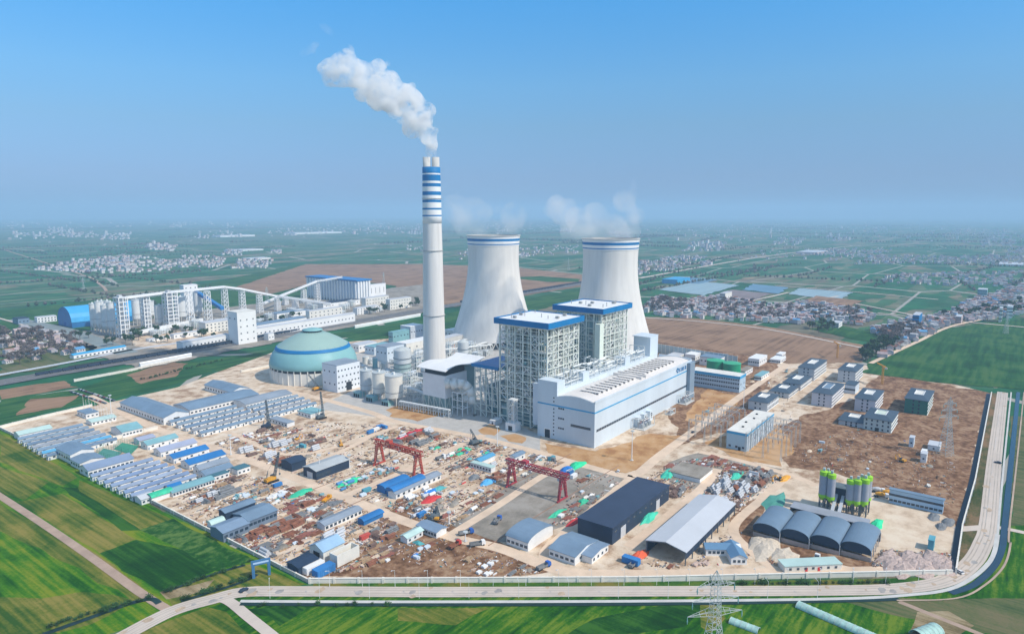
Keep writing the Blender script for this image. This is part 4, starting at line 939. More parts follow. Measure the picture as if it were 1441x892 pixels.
for k in range(n):
    t_ = k/(n-1)
    rowhouse('blue-grey prefab dormitory row', lerp((241, 594), (287, 611), t_), lerp((333, 571.5), (369, 585), t_), 3.4, .40*pitch((241, 594), (287, 611), 5), ROOFV[k % 4], 'prefab dormitory rows below the storage halls')
for k in range(4):
    t_ = k/3
    rowhouse('blue-grey prefab dormitory row', lerp((350, 575), (377, 585), t_), lerp((419, 557), (446, 567.5), t_), 3.4, .40*pitch((350, 575), (377, 585), 4), ROOFV[(k+1) % 4], 'prefab dormitory rows right of the storage halls')
L_('storage halls', *G(290, 575))
for k, (l, r, m, d) in enumerate([((207, 626), (251, 615), TEALR, 11), ((226, 636), (277, 622), mat('mauve_sheet_roof', (.34, .38, .50), .5, .1, .08), 11), ((244, 645), (294, 631), BLUER, 11), ((268, 654.5), (316, 638), BLUER, 12), ((281, 661), (323, 648), GREYP, 9), ((290, 669), (327, 656), GREYB, 10)]):
    rowhouse(['teal roofed workshop shed at the top of the six sheds', 'mauve roofed workshop shed second of the six sheds', 'bright blue roofed shed, upper of the two blue ones', 'bright blue roofed shed, lower of the two blue ones', 'grey roofed shed below the two bright blue ones', 'blue-grey roofed shed, lowest of the six sheds'][k], l, r, 4.2, d, m, 'six workshop sheds in a stepped row', rise=2, cat='workshop shed', nm='workshop_shed')
L_('six stepped workshop sheds', *G(265, 640))
def gshed(label, L, N, R, h, roof, rise, rm, wm=None, nm='storage_hall', cat='storage hall', wins=None, doors=(), over=.6):
    fp = foot(N, L, R, h); fp = (fp[0], fp[1], fp[2], fp[3])
    return house(nm, label, cat, fp, h, roof, rise, wm=wm or DW, rm=rm, over=over, wins=wins if wins is not None else [('-x', 8, h*.5, 2.2, 1.4)], doors=doors)
gshed('grey-blue storage hall with white gable end, longest across the camp road', (170, 566), (230, 588), (263, 578.5), 6.5, 'gy', 3.5, GREYB, wins=[('-x', 16, 3.0, 2.2, 1.6)], doors=[('-y', .5, 5, 4.5, DARK)])
gshed('smaller grey-blue storage hall near the open tan court', (288, 541), (325, 551.5), (346, 544.5), 6, 'gy', 3, GREYB, wins=[('-x', 10, 3.0, 2.2, 1.6)])
gshed('long shallow storage shed with white front above the dormitory rows', (250, 568), (267, 577), (363, 554), 5.5, 'gx', 2.5, GREYB, wins=[('-y', 18, 2.8, 2, 1.4)])
gshed('long white fronted canteen shed left of the coal dome road', (333, 563), (346, 569), (410, 553), 5, 'gx', 2, GREYP, wins=[('-y', 14, 2.6, 2, 1.4)])
gshed('small white and teal hall by the plant gate', (24, 607), (27, 612), (69, 600), 4.5, 'gx', 1.6, mat('mint_sheet_roof', (.46, .62, .58), .5, .1, .1), wins=[('-y', 6, 2.4, 1.5, 1.2)])
gshed('gatehouse office with blue-grey roof by the flag poles', (113, 577), (121, 583), (136, 578), 4.5, 'flat', 1, GREYB, wins=[('-x', 3, 2.4, 1.5, 1.2), ('-y', 3, 2.4, 1.5, 1.2)])
gshed('mint roofed long canopy below the gatehouse', (124, 590), (129, 594), (160, 585), 3.5, 'gx', 1, mat('mint_sheet_roof', (.46, .62, .58)), wins=[('-y', 6, 2, 1.5, 1.2)])
gshed('teal hipped roof pavilion hall beside the white diagonal wall', (157, 601), (172, 608), (197, 600), 5, 'gx', 3, TEALR, wins=[('-y', 6, 2.6, 1.6, 1.2)])
gshed('grey hall with arched white gable in the middle of the camp', (81, 629.5), (98.5, 640), (129, 630), 7, 'gy', 2.2, GREYB, wins=[('-x', 6, 3.5, 2.2, 1.6), ('-y', 4, 3.5, 1.6, 1.6)])
gshed('second lower grey hall with arched white gable in the camp', (100, 645), (112, 652), (142, 641), 5, 'gy', 1.5, GREYB, wins=[('-x', 4, 2.5, 2.2, 1.6), ('-y', 4, 2.5, 1.6, 1.6)])
gshed('long mauve-blue roofed shed between courts and the lower camp', (114, 655), (124, 662), (184, 643), 5, 'gx', 2.5, mat('camp_roof', (.21, .28, .40)), wins=[('-y', 10, 2.5, 2, 1.4), ('-x', 2, 2.5, 2, 1.6)])
gshed('long grey roofed hut with white windowed front right of the lower camp', (237, 687), (243, 693), (296, 671.5), 3.4, 'gx', 1.2, TEALR, wins=[('-y', 14, 1.8, 1.4, 1.4)], nm='site_hut', cat='hut')
gshed('bright green roofed shed at the bottom of the lower camp', (206, 697), (214, 700), (243, 691), 3.6, 'ax', 1.6, TARPG, wins=[], nm='site_hut', cat='hut')
gshed('pale shed next to the bright green roof in the lower camp', (192, 697), (199, 703), (216, 696), 3.6, 'gx', 1.2, LGREY, nm='site_hut', cat='hut', wins=[('-y', 3, 1.8, 1.4, 1.2)])
gshed('small bright blue shed at the end of the dormitory rows', (234, 683), (238, 686), (254, 680), 3.8, 'gx', 1, BLUER, nm='site_hut', cat='hut', wins=[])
gshed('dark teal flat roofed hut below the stepped sheds', (292, 668), (296, 672.5), (321, 663.5), 3.5, 'flat', 1, mat('dark_teal_roof', (.06, .16, .20), .5, .1, .1), wins=[('-y', 4, 1.8, 1.4, 1.2)], nm='site_hut', cat='hut')
gshed('dark blue-green flat roofed hut beside the dirt road bend', (329, 657), (334, 661.5), (352, 655.5), 4, 'flat', 1, mat('dark_teal_roof', (.06, .16, .20)), wins=[('-y', 3, 1.8, 1.4, 1.2)], nm='site_hut', cat='hut')
gshed('small mauve roofed shed at the end of the white diagonal wall', (190, 616), (196, 620), (215, 613), 4, 'gx', 1.2, mat('mauve_sheet_roof', (.34, .38, .5)), wins=[('-y', 3, 1.8, 1.4, 1.2)], nm='site_hut', cat='hut')
gshed('dark navy boxy shed left of the grey fronted warehouse', (400, 646), (410, 652.5), (427, 644.5), 6, 'gx', 1.5, NAVY, NAVY, wins=[])
gshed('dark grey warehouse with pale glazed end beside the dirt crossing', (428, 656), (445, 663), (490, 646), 6.5, 'gx', 1.5, mat('dove_sheet_roof', (.42, .45, .46), .5, .1, .1), NAVY, wins=[('-y', 6, 3, 2.2, 2.5, 0, .45)], doors=[('-x', .5, 6, 4.5, LGREY)])
L_('dark grey warehouse', *G(460, 665))
gshed('flat teal roofed hut left of the crawler crane near the dome', (423, 577), (437, 583), (451, 576), 4, 'flat', 1, TEALR, wins=[('-x', 4, 2, 1.6, 1.4)], nm='site_hut', cat='hut')
gshed('long flat grey roofed hut below the right dormitory rows', (380, 588), (404, 596), (411, 592), 3.6, 'flat', 1, GREYP, wins=[('-x', 6, 2, 1.6, 1.4)], nm='site_hut', cat='hut')
# lower left yard
gshed('tall narrow navy shed behind the L shaped workshop', (309, 716.5), (317, 721.5), (358, 705.5), 7.5, 'gx', 1, GREYB, NAVY, wins=[], nm='workshop_hall', cat='workshop')
gshed('upper half of the slate workshop, long light blue-grey roof', (330, 722), (350, 733), (392, 718.5), 6, 'gx', 1.8, GREYB, mat('slate_wall', (.16, .21, .28), .5, .1, .1), wins=[('-y', 7, 3.5, 2, 1.6)], nm='workshop_hall', cat='workshop')
gshed('lower half of the slate workshop beside the pink wall, darker roof', (294, 741.5), (314, 750), (349, 735), 5.5, 'gx', 1.6, mat('slate_roof', (.20, .28, .38), .5, .1, .1), mat('slate_wall', (.16, .21, .28)), wins=[('-y', 5, 3, 2, 1.6)], nm='workshop_hall', cat='workshop')
gshed('small cream vaulted shed left of the navy shed', (291, 735), (298, 738), (315, 731), 4, 'ax', 1.5, mat('mint_sheet_roof', (.46, .62, .58)), wins=[], nm='workshop_hall', cat='workshop')
L_('slate workshop', *G(345, 735))
fp = foot((455.5, 793), (434, 785), (485, 779)); H = ZT(455.5, 793, 776)
house('workshop_hall', 'tall white workshop with sky blue roof and dark doorway near the wall corner', 'workshop', fp, H, 'gx', 2.6, wm=mat('worn_white_wall', (.68, .67, .62), .7, .15, .15), rm=mat('sky_sheet_roof', (.30, .46, .62), .45, .15, .1), wins=[], doors=[('-x', .5, 5, H*.75, DARK)])
L_('tall white workshop', fp[0], fp[2])
# roofless walled bay right of it
fp = foot((475, 799), (464, 794), (506, 783)); x0, x1, y0, y1 = fp
t = thing('walled_bay', 'roofless cream walled storage bay attached right of the tall white workshop', 'walled bay', (x0, y0, 0)); occ(*fp)
for nm_, q in (('side_wall', (0, x1-x0, 0, .5)), ('side_wall', (0, x1-x0, y1-y0-.5, y1-y0)), ('end_wall', (0, .5, .51, y1-y0-.51)), ('end_wall', (x1-x0-.5, x1-x0, .51, y1-y0-.51))):
    b = MB(); b.box(*q, 0, 6.5); b.build(nm_, CREAM, t)
gshed('dark charcoal flat shed by the corner of the perimeter wall', (402, 792), (420, 799), (444, 784), 4.5, 'gx', .8, NAVY, NAVY, wins=[], nm='workshop_hall', cat='workshop')
gshed('long pale hut with nine dark windows below the dirt crossing', (447, 734), (457, 739), (509, 716), 3.6, 'gx', 1, GREYP, wins=[('-y', 9, 1.8, 1.8, 1.6)], nm='site_hut', cat='hut')
gshed('blue roofed white hut beside the lower dirt road', (588, 738), (614, 749), (627, 741), 3.8, 'gy', .9, mat('slate_roof', (.2, .28, .38)), wins=[('-x', 7, 2, 1.6, 1.4)], nm='site_hut', cat='hut')
gshed('small teal-white shed in the scrap left of the blue roofed hut', (566, 752), (573, 757), (594, 745), 3.6, 'gx', 1, mat('mint_sheet_roof', (.46, .62, .58)), wins=[('-y', 3, 1.8, 1.4, 1.2)], nm='site_hut', cat='hut')
gshed('pale hall with dull blue-grey arched roof at the gravel yard edge', (716, 750.5), (743, 763), (775, 739), 5.5, 'ay', 2.6, GREYB, wins=[('-x', 5, 2.5, 2, 1.5)])
L_('arched hall by the gravel yard', *G(745, 765))
gshed('twin gabled blue-grey shed in front of the big dark shed', (777, 768), (809, 783.5), (841, 760), 5, 'gy', 2.0, GREYB, wins=[('-x', 5, 2.4, 2, 1.4), ('-y', 2, 2.4, 2, 1.4)])
gshed('small blue roofed shed tucked beside the twin gabled shed', (818, 777), (833, 784), (857, 766), 4, 'gy', 1.2, mat('slate_roof', (.2, .28, .38)), wins=[('-y', 4, 2, 1.6, 1.4)])
fp = foot((862, 768), (811, 751), (942, 706)); H = ZT(862, 768, 744); print('dark shed', fp, H)
house('fabrication_shed', 'big dark navy fabrication shed, darkest and longest roof in the yard', 'fabrication shed', foot((862, 743), (811, 729.5), (942, 682.7), H), H, 'gy', .1, wm=NAVY, rm=DARKR, over=.5, wins=[('-y', 10, H*.7, 2.5, 1)], doors=[('-y', .17, 6, 6.5, LGREY), ('-y', .78, 5, 6, LGREY)])
L_('big dark navy shed', *G(880, 740))
def openshed(label, N, L, R, h, rise, rm, nm='open_shed'):
    x0, x1, y0, y1 = foot(N, L, R, h); t = thing(nm, label, 'open shed', (x0, y0, 0)); occ(x0, x1, y0, y1); w_, d_ = x1-x0, y1-y0
    b = MB(); pr = [(-.6, h), (d_/2, h+rise), (d_+.6, h)]; b.prism(pr+[(p, z+.3) for p, z in reversed(pr)], 'x', -.5, w_+.5); b.build('roof', rm, t)
    n_ = 9
    for i in range(n_):
        for yy in (0, d_): q = MB(); q.bar((w_*i/(n_-1), yy, 0), (w_*i/(n_-1), yy, h), .5); q.build('column', STEELD, t)
        q = MB(); q.bar((w_*i/(n_-1), 0, h-.3), (w_*i/(n_-1), d_/2, h+rise-.5), .35); q.bar((w_*i/(n_-1), d_, h-.3), (w_*i/(n_-1), d_/2, h+rise-.5), .35); q.build('rafter', STEELD, t)
    b = MB(); b.box(1, w_-1, -.15, .1, 3.5, h-.2); b.build('side_sheet', NAVY, t)
    b = MB(); b.box(1, w_-1, d_-.1, d_+.15, .3, h-.2); b.build('side_sheet', NAVY, t); return t
t = openshed('long light grey roofed open shed between two dirt tracks', (965, 777), (909, 761), (1035, 709), 7.5, 2.4, LGREY)
L_('light grey open shed', *G(970, 745))
# L shaped office
a = Vector((*G(995, 786), 0)); c = Vector((*G(1046, 787), 0)); L = (c-a).length; ob_ = mat('office_blue_roof', (.12, .24, .38), .5, .1, .1)
t = thing('site_office', 'blue roofed L shaped white office near the foreground pylon', 'office', tuple(a), atan2((c-a).y, (c-a).x)); occ(min(a.x, c.x), max(a.x, c.x), min(a.y, c.y), max(a.y, c.y))
b = MB(); b.prism([(3, 0), (3, 4), (6.5, 5.6), (10, 4), (10, 0)], 'x', 0, L); b.prism([(L-8, 0), (L-8, 4.01), (L-4, 5.9), (L, 4.01), (L, 0)], 'y', -6, 9.9); b.build('wall', WHITE, t)
b = MB(); b.prism([(2.5, 3.85), (6.5, 5.7), (10.5, 3.85), (10.5, 4.1), (6.5, 5.95), (2.5, 4.1)], 'x', -.5, L-4.2); b.prism([(L-8.5, 3.9), (L-4, 6.0), (L+.5, 3.9), (L+.5, 4.15), (L-4, 6.25), (L-8.5, 4.15)], 'y', -6.5, 10.4); b.build('roof', ob_, t)
winrow(t, '-y', 1, L-9, 4, 2.2, 3, 1.6, 1.4); winrow(t, '-y', L-7.5, L-.5, 3, 2.2, -6, 1.4, 1.4)
# blue roofs and huts of the middle yard
gshed('vivid blue tarpaulin roofed rack, left one of the two', (533, 682), (542, 687), (568, 670), 4, 'ax', 1.4, BLUER, BLUER, wins=[], nm='storage_rack', cat='covered rack')
gshed('vivid blue tarpaulin roofed rack, right one next to the white hut', (545, 687), (554, 691), (582, 667), 5, 'ax', 1.6, BLUER, BLUER, wins=[], nm='storage_rack', cat='covered rack')
gshed('long white hut with dark windows touching the blue tarpaulin racks', (549, 690), (557, 695), (615, 665), 3.8, 'gx', 1.1, GREYP, wins=[('-y', 9, 2, 1.8, 1.5)], nm='site_hut', cat='hut')
gshed('blue topped low rack beside red steel bundles near the lower hut', (507, 728), (512, 733), (538, 720), 3, 'ax', 1, BLUER, BLUER, wins=[], nm='storage_rack', cat='covered rack')
gshed('small sky blue roofed shed in the yard between gantry cranes', (671, 645), (676, 649), (694, 639), 4, 'gx', 1, mat('azure_sheet_roof', (.1, .34, .55)), wins=[], nm='site_hut', cat='hut')
gshed('mint flat roofed hut next to the sky blue shed', (664, 650), (691, 659), (697, 656), 3.6, 'flat', 1, mat('mint_sheet_roof', (.46, .62, .58)), wins=[('-x', 7, 2, 1.6, 1.4)], nm='site_hut', cat='hut')
gshed('small white hut beside the tall teal equipment near the boilers', (719, 640), (725, 643), (737, 636), 4.5, 'gx', 1, GREYB, wins=[('-y', 2, 2, 1.6, 1.4)], nm='site_hut', cat='hut')
gshed('grey concrete bay with pale walls behind the navy shed', (941, 663), (985, 674), (1004, 660), 3, 'flat', 1, YARD, WHITE, wins=[], nm='walled_bay', cat='walled bay')
# sports courts
for k, (q, lb, m) in enumerate([((675, 440, 830, 440), 'fenced green sports court nearer the arched halls', 'court_green'), ((790, 415, 960, 420), 'fenced bright green sports court by the white diagonal wall', 'court_green_b')]):
    pts = [[(136, 640), (146, 631), (172, 637), (158, 648)], [(160, 632), (172, 623), (196, 628), (184, 640)]][k]
    g = [Vector((*G(*p), 0)) for p in pts]; c0 = sum(g, Vector())/4; t = thing('sports_court', lb, 'sports court', tuple(c0)); b = MB(); b.face([tuple(p-c0+Vector((0, 0, .35))) for p in g]); 
    if (g[1]-g[0]).cross(g[2]-g[1]).z < 0: b.f[0] = b.f[0][::-1]
    b.build('playing_surface', mat(m, (.05, .28, .18) if k else (.08, .26, .22), .8, .15, .2), t); b = MB()
    for i in range(4):
        p, q_ = g[i]-c0, g[(i+1) % 4]-c0; L = (q_-p).length
        for j in range(int(L/3)+1): s = p+(q_-p)*(j*3/L); b.bar(s, s+Vector((0, 0, 4)), .14)
        for z in (1.3, 2.6, 4): b.bar(p+Vector((0, 0, z)), q_+Vector((0, 0, z)), .1)
    b.build('wire_fence', mat('fence_green', (.08, .30, .22)), t)
    xs = [p.x for p in g]; ys = [p.y for p in g]; OCC.append((min(xs)+c0.x*0, max(xs), min(ys), max(ys)))
# ---- gantry cranes
def gantry(label, Lp, Rp, H, m, cab=True, group='red gantry cranes'):
    a = Vector((*G(*Lp), .3)); c = Vector((*G(*Rp), .3)); x = (a.x+c.x)/2; span = a.y-c.y; t = thing('gantry_crane', label, 'gantry crane', (x, c.y, .3), 0, group)
    b = MB(); ov = 4; n_ = int((span+2*ov)/2.4); hh = 3.2; w_ = 2.6
    ys = [-ov+(span+2*ov)*i/n_ for i in range(n_+1)]
    for sx in (-w_/2, w_/2):
        for z in (H-hh, H): b.bar((sx, ys[0], z), (sx, ys[-1], z), .5)
        for i in range(n_):
            b.bar((sx, ys[i], H-hh if i % 2 else H), (sx, ys[i+1], H if i % 2 else H-hh), .3); b.bar((sx, ys[i], H-hh), (sx, ys[i], H), .25)
    for i in range(n_+1):
        b.bar((-w_/2, ys[i], H), (w_/2, ys[i], H), .28); b.bar((-w_/2, ys[i], H-hh), (w_/2, ys[i], H-hh), .25)
        if i < n_: b.bar((-w_/2, ys[i], H), (w_/2, ys[i+1], H), .22)
    b.build('truss_girder', m, t)
    for y_ in (0, span):
        for sx in (-1, 1):
            q = MB(); lattice(q, (sx*4.5, y_, .9), (sx*1.5, y_, H-hh), 1.0, 1.5, 6, .3); q.build('leg', m, t)
        q = MB(); q.box(-6, 6, y_-.5, y_+.5, .25, 1.1); q.build('end_carriage', m, t)
        for sx in (-5, -3.5, 3.5, 5): q = MB(); q.bar((sx, y_-.3, .45), (sx, y_+.3, .45), .9, 0, 12); q.build('wheel', TYRE, t)
        q = MB(); q.bar((-3.2, y_, H*.42), (3.2, y_, H*.42), .4); q.build('tie_beam', m, t)
    q = MB(); q.box(-1.8, 1.8, span*.72-2, span*.72+2, H+.3, H+1.9); q.build('hoist_trolley', m, t)
    q = MB(); q.bar((0, span*.72, H-hh-5), (0, span*.72, H), .12); q.box(-.4, .4, span*.72-.4, span*.72+.4, H-hh-6, H-hh-5); q.build('hook_block', STEELD, t)
    if cab: q = MB(); q.box(-1.1, 1.1, 1.2, 3.4, H-hh-2.4, H-hh-.1); q.build('operator_cab', LGREY, t)
    for y_ in (0, span):
        r = MB(); r.box(x-75, x+75, (c.y if y_ == 0 else a.y)-.25, (c.y if y_ == 0 else a.y)+.25, .29, .5)
        o = single(r, 'crane_rail', mat('rail_brown', (.32, .20, .14)), 'straight brown crane rail', 'crane rail', (0, 0, 0)); THINGS[-1] = (o, THINGS[-1][1], x, c.y if y_ == 0 else a.y); ROADS.append(([(x-75, c.y if y_ == 0 else a.y), (x+75, c.y if y_ == 0 else a.y)], 2.0))
    return x, (a.y+c.y)/2
g1 = gantry('orange-red gantry crane on the left, over the steel yard', (531, 654), (591, 669), ZT(531, 654, 621)+.5, REDST); L_('left red gantry crane', *g1)
g2 = gantry('crimson gantry crane on the right, over the grey gravel yard', (719.5, 683), (791.5, 704), ZT(719.5, 683, 648)+.5, REDS2); L_('right red gantry crane', *g2)
# ---- crawler cranes
def crawler(px, py, toppx, toppy, label, body, boom):
    x, y = G(px, py); Y = depth(x, y); tip = P3(toppx, toppy, Y); t = thing('crawler_crane', label, 'crawler crane', (x, y, .25)); occ(x-3, x+3, y-3, y+3, 1)
    for s in (-1, 1): q = MB(); q.prism([(-4.2, .4), (-3.6, 0), (3.6, 0), (4.2, .4), (3.8, 1.3), (-3.8, 1.3)], 'y', s*2.4-.6, s*2.4+.6); q.build('crawler_track', TYRE, t)
    q = MB(); q.box(-3.6, 2.8, -1.7, 1.7, 1.35, 3.3); q.box(-4.6, -3.61, -1.9, 1.9, 1.2, 3.0); q.build('upper_body', body, t)
    q = MB(); q.box(1.2, 3.4, 1.71, 3.0, 1.6, 3.9); q.build('cab', GLASS, t)
    b = MB(); e = tip-Vector((x, y, .25)); lattice(b, (2.4, 0, 2.4), tuple(e), 1.4, .9, max(6, int(e.length/3)), .24); b.build('lattice_boom', boom, t)
    b = MB(); b.bar((-3.4, 0, 3), (-2.2, 0, 8.5), .3); b.bar((-2.2, 0, 8.5), tuple(e), .1); b.bar((-4.2, 0, 3), (-2.2, 0, 8.5), .2); b.build('mast', boom, t)
    b = MB(); b.bar(tuple(e), (e.x, e.y, max(4, e.z*.3)), .1); b.box(e.x-.4, e.x+.4, e.y-.4, e.y+.4, max(4, e.z*.3)-1.2, max(4, e.z*.3)); b.build('hook_block', STEELD, t)
crawler(376, 602, 374, 563, 'crawler crane with upright dark boom below the right dormitory rows', NAVY, STEELD)
crawler(452, 589, 451, 551, 'crawler crane with upright dark boom left of the ash silos', STEELD, STEELD)
crawler(382, 678, 392, 636, 'orange crawler crane with raised boom left of the dark grey warehouse', YEL, STEELD)
crawler(446, 549, 434, 527, 'crawler crane with slanting boom at the foot of the transfer building', YEL, STEELD)
crawler(668, 625, 662, 604, 'small crawler crane right of the crimson tarpaulin heap', STEELD, STEELD)
crawler(612, 730, 614, 712, 'dark mobile crane beside the timber left of the gravel yard', STEELD, STEELD)
# blue portal sign at the left corner
a = Vector((*G(357, 813), 0)); c = Vector((*G(379, 808), 0)); L = (c-a).length; t = thing('portal_sign', 'blue portal gate frame standing in the grass outside the wall corner', 'gate frame', tuple(a), atan2((c-a).y, (c-a).x))
for X in (0, L): q = MB(); q.box(X-.7, X+.7, -.7, .7, 0, 6.5); q.build('post', mat('portal_blue', (.05, .16, .32)), t)
q = MB(); q.box(-.9, L+.9, -.45, .45, 6.51, 9); q.build('sign_board', mat('portal_blue', (.05, .16, .32)), t); q = MB(); q.box(0, L, -.5, -.46, 7.3, 8.2); q.build('sign_panel', mat('sign_pale_blue', (.4, .55, .75)), t)
# ================================================================ RAILWAY STATION COMPLEX, OFFICES, BATCHING PLANT
def bx_(nm, label, cat, N, L, R, tp, wm, rm, wins=(), roof='flat', rise=2, doors=(), base_z=0, group=None):
    fp = foot(N, L, R); H = ZT(*N, tp); return house(nm, label, cat, fp, max(3, H), roof, rise, wm=wm, rm=rm, wins=[tuple([f, n_, H*z] + list(r)) for f, n_, z, *r in wins], doors=doors, group=group)
# railway: bed, rails, trains
def rail_y(px, py): return G(px, py)[1]
ya = sum(rail_y(*p) for p in ((0, 541), (300, 486), (590, 436), (820, 399)))/4
print('rail y', [rail_y(*p) for p in ((0, 541), (300, 486), (590, 436), (820, 399))])
A0 = G(-30, 545); A1 = G(60, 529); A2 = G(300, 489); A3 = G(590, 438); A4 = G(835, 397)
strip('railway_bed', [(-30, 545), (60, 529), (180, 509), (300, 489), (450, 462), (590, 438), (720, 416), (835, 397)], 30, 1.1, mat('ballast', (.16, .16, .17), .95, .25, .1), rec=True)
def onrail(t, off=0):
    P = smooth_path([G(*p) for p in [(-30, 545), (60, 529), (180, 509), (300, 489), (450, 462), (590, 438), (720, 416), (835, 397)]], 12); s = 0
    for i in range(len(P)-1):
        d = sqrt((P[i+1][0]-P[i][0])**2+(P[i+1][1]-P[i][1])**2)
        if s+d >= t:
            k = (t-s)/d; an = atan2(P[i+1][1]-P[i][1], P[i+1][0]-P[i][0]); return P[i][0]+(P[i+1][0]-P[i][0])*k-sin(an)*off, P[i][1]+(P[i+1][1]-P[i][1])*k+cos(an)*off, an
        s += d
    return None
for off in (-9, -4, 1, 6, 11):
    b = MB(); P = [onrail(s, off) for s in range(0, 1900, 30)]; P = [p for p in P if p]
    for p, q in zip(P, P[1:]):
        for s in (-.75, .75): b.bar((p[0]-sin(p[2])*s, p[1]+cos(p[2])*s, 1.25), (q[0]-sin(q[2])*s, q[1]+cos(q[2])*s, 1.25), .22)
    o = b.build('railway_track', mat('rail_steel', (.30, .29, .28), .4, .2, .2, metal=.5)); o['kind'] = 'structure'
def wagon():
    t = thing('coal_wagon', 'black loaded coal wagon of the train', 'wagon', (0, 0, 0), 0, 'coal wagons on the railway'); 
    b = MB(); b.box(-6.2, 6.2, -1.5, 1.5, 1.1, 1.4); b.box(-6.2, -6.05, -1.5, 1.5, 1.41, 3.5); b.box(6.05, 6.2, -1.5, 1.5, 1.41, 3.5); b.box(-6.04, 6.04, -1.5, -1.35, 1.41, 3.5); b.box(-6.04, 6.04, 1.35, 1.5, 1.41, 3.5); b.build('wagon_body', NAVY, t)
    b = MB(); b.prism([(-1.34, 1.5), (1.34, 1.5), (1.34, 3.1), (0, 4.0), (-1.34, 3.1)], 'x', -6, 6); b.build('coal_load', COAL, t)
    for s in (-4.2, 4.2):
        q = MB(); [q.bar((s+d, -.9, .45), (s+d, .9, .45), .85, 0, 10) for d in (-.9, .9)]; q.build('bogie', TYRE, t)
    return t
w0 = wagon(); first = True
runs = [(95, 480, 6), (60, 330, 1), (820, 1560, 11), (900, 1200, 6)]
for a_, b_, off in runs:
    s = a_
    while s < b_:
        p = onrail(s, off)
        if p is None: break
        if first:
            w0.location = (p[0], p[1], 1.2); w0.rotation_euler = (0, 0, p[2]); THINGS[-1] = (w0, THINGS[-1][1], p[0], p[1]); first = False
        else: again(w0, 'black loaded coal wagon of the train', (p[0], p[1], 1.2), p[2])
        s += 13.4
# --- station buildings
bx_('loading_tower', 'tall white loading tower with small windows straddling the railway', 'loading tower', (336, 486), (324, 483), (354, 480), 440, WHITE, CREAM, [('-y', 3, .15, 1.8, 1.8), ('-y', 3, .35, 1.8, 1.8), ('-y', 3, .55, 1.8, 1.8), ('-y', 3, .75, 1.8, 1.8), ('-x', 2, .8, 2, 2)])
L_('white loading tower', *G(336, 486))
def lowlong(label, L0, R0, tp0, dep, rm, wm=WHITE, wn=12):
    a = G(*L0); c = G(*R0); t = Vector((c[0]-a[0], c[1]-a[1])); Ln = t.length; an = atan2(t.y, t.x); H = ZT(*L0, tp0)
    o = thing('loading_shed', label, 'long shed', (a[0], a[1], 0), an); b = MB(); b.box(0, Ln, 0, dep, 0, H); b.build('wall', wm, o); b = MB(); b.prism([(-.5, H+.01), (dep/2, H+1.6), (dep+.5, H+.01)], 'x', -.5, Ln+.5); b.build('roof', rm, o)
    winrow(o, '-y', 2, Ln-2, wn, H*.5, 0, 2.2, 1.8); occ(min(a[0], c[0]), max(a[0], c[0]), min(a[1], c[1]), max(a[1], c[1])+dep, 1)
lowlong('long white loading shed beside the railway left of the loading tower', (258, 495), (323, 483), 482, 14, LGREY)
lowlong('very long plain white loading shed right of the loading tower', (357, 477), (500, 453), 463, 12, LGREY, wn=26)
lowlong('long low grey roofed shed behind the plain white loading shed', (362, 466), (432, 454), 458, 24, GREYB, wn=14)
lowlong('low blue roofed platform canopy left of the coal train', (104, 506), (178, 493), 500, 9, BLUEL)
lowlong('plain white barrier shed along the far railway verge', (198, 517), (270, 503), 512, 3, WHITE, wn=0)
lowlong('white track side wall shed right of the coal dome top', (500, 462), (592, 445), 459, 2.0, WHITE, wn=0)
bx_('pump_house', 'little white pump house between railway and coal dome', 'pump house', (378, 480), (371, 479), (383, 478), 470, WHITE, LGREY, [('-y', 2, .5, 1.6, 1.6)])
# blue barrel warehouse
fp = foot((102, 462), (77, 458), (186, 447)); 
house('barrel_warehouse', 'vivid blue barrel vaulted warehouse left of the slim silos', 'warehouse', fp, 9, 'ax', ZT(102, 462, 433)-10, wm=BLUER, rm=mat('azure_barrel_roof', (.05, .36, .68), .45, .1, .1), wins=[], doors=[('-x', .5, 7, 8, mat('deep_blue_door', (.02, .12, .4)))])
L_('blue barrel warehouse', *G(120, 455))
bx_('station_office', 'long white two storey office left of the blue barrel warehouse', 'office', (53, 455), (49, 454), (76, 451), 447, WHITE, LGREY, [('-y', 6, .3, 2, 2), ('-y', 6, .72, 2, 2)])
bx_('station_office', 'round roofed grey kiosk at the end of the wide grey road', 'kiosk', (26, 457), (18, 455), (33, 453), 449, GREYB, NAVY, [('-y', 3, .5, 2, 2)])
SG = mat('silo_pale', (.70, .71, .70), .6, .08, .1)
for k, (px, py, tp, r) in enumerate([(133, 466, 428, 4.6), (141, 468, 425, 4.6), (150, 470, 430, 5.2), (159, 472, 426, 5.2), (146, 462, 424, 4.6), (154, 464, 424, 4.6)]):
    silo(px, py, r, tp, 'slim pale silo', SG, True, 'storage_silo', 'slim silos at the railway complex')
for k, (px, py, tp, r, lb) in enumerate([(194, 458, 422, 7, 'fat pale silo between first and second lattice stair towers'), (226, 462, 430, 7, 'fat pale silo between second and third lattice stair towers'), (256, 455, 418, 9.5, 'fattest pale silo right of the broad lattice stair tower'), (280, 448, 412, 8, 'fat grey silo behind the blue sloping chute'), (213, 450, 424, 6, 'fat silo half hidden by the second stair tower'), (240, 450, 420, 6, 'fat silo half hidden by the broad stair tower')]):
    silo(px, py, r, tp, lb, SG, True, 'storage_silo')
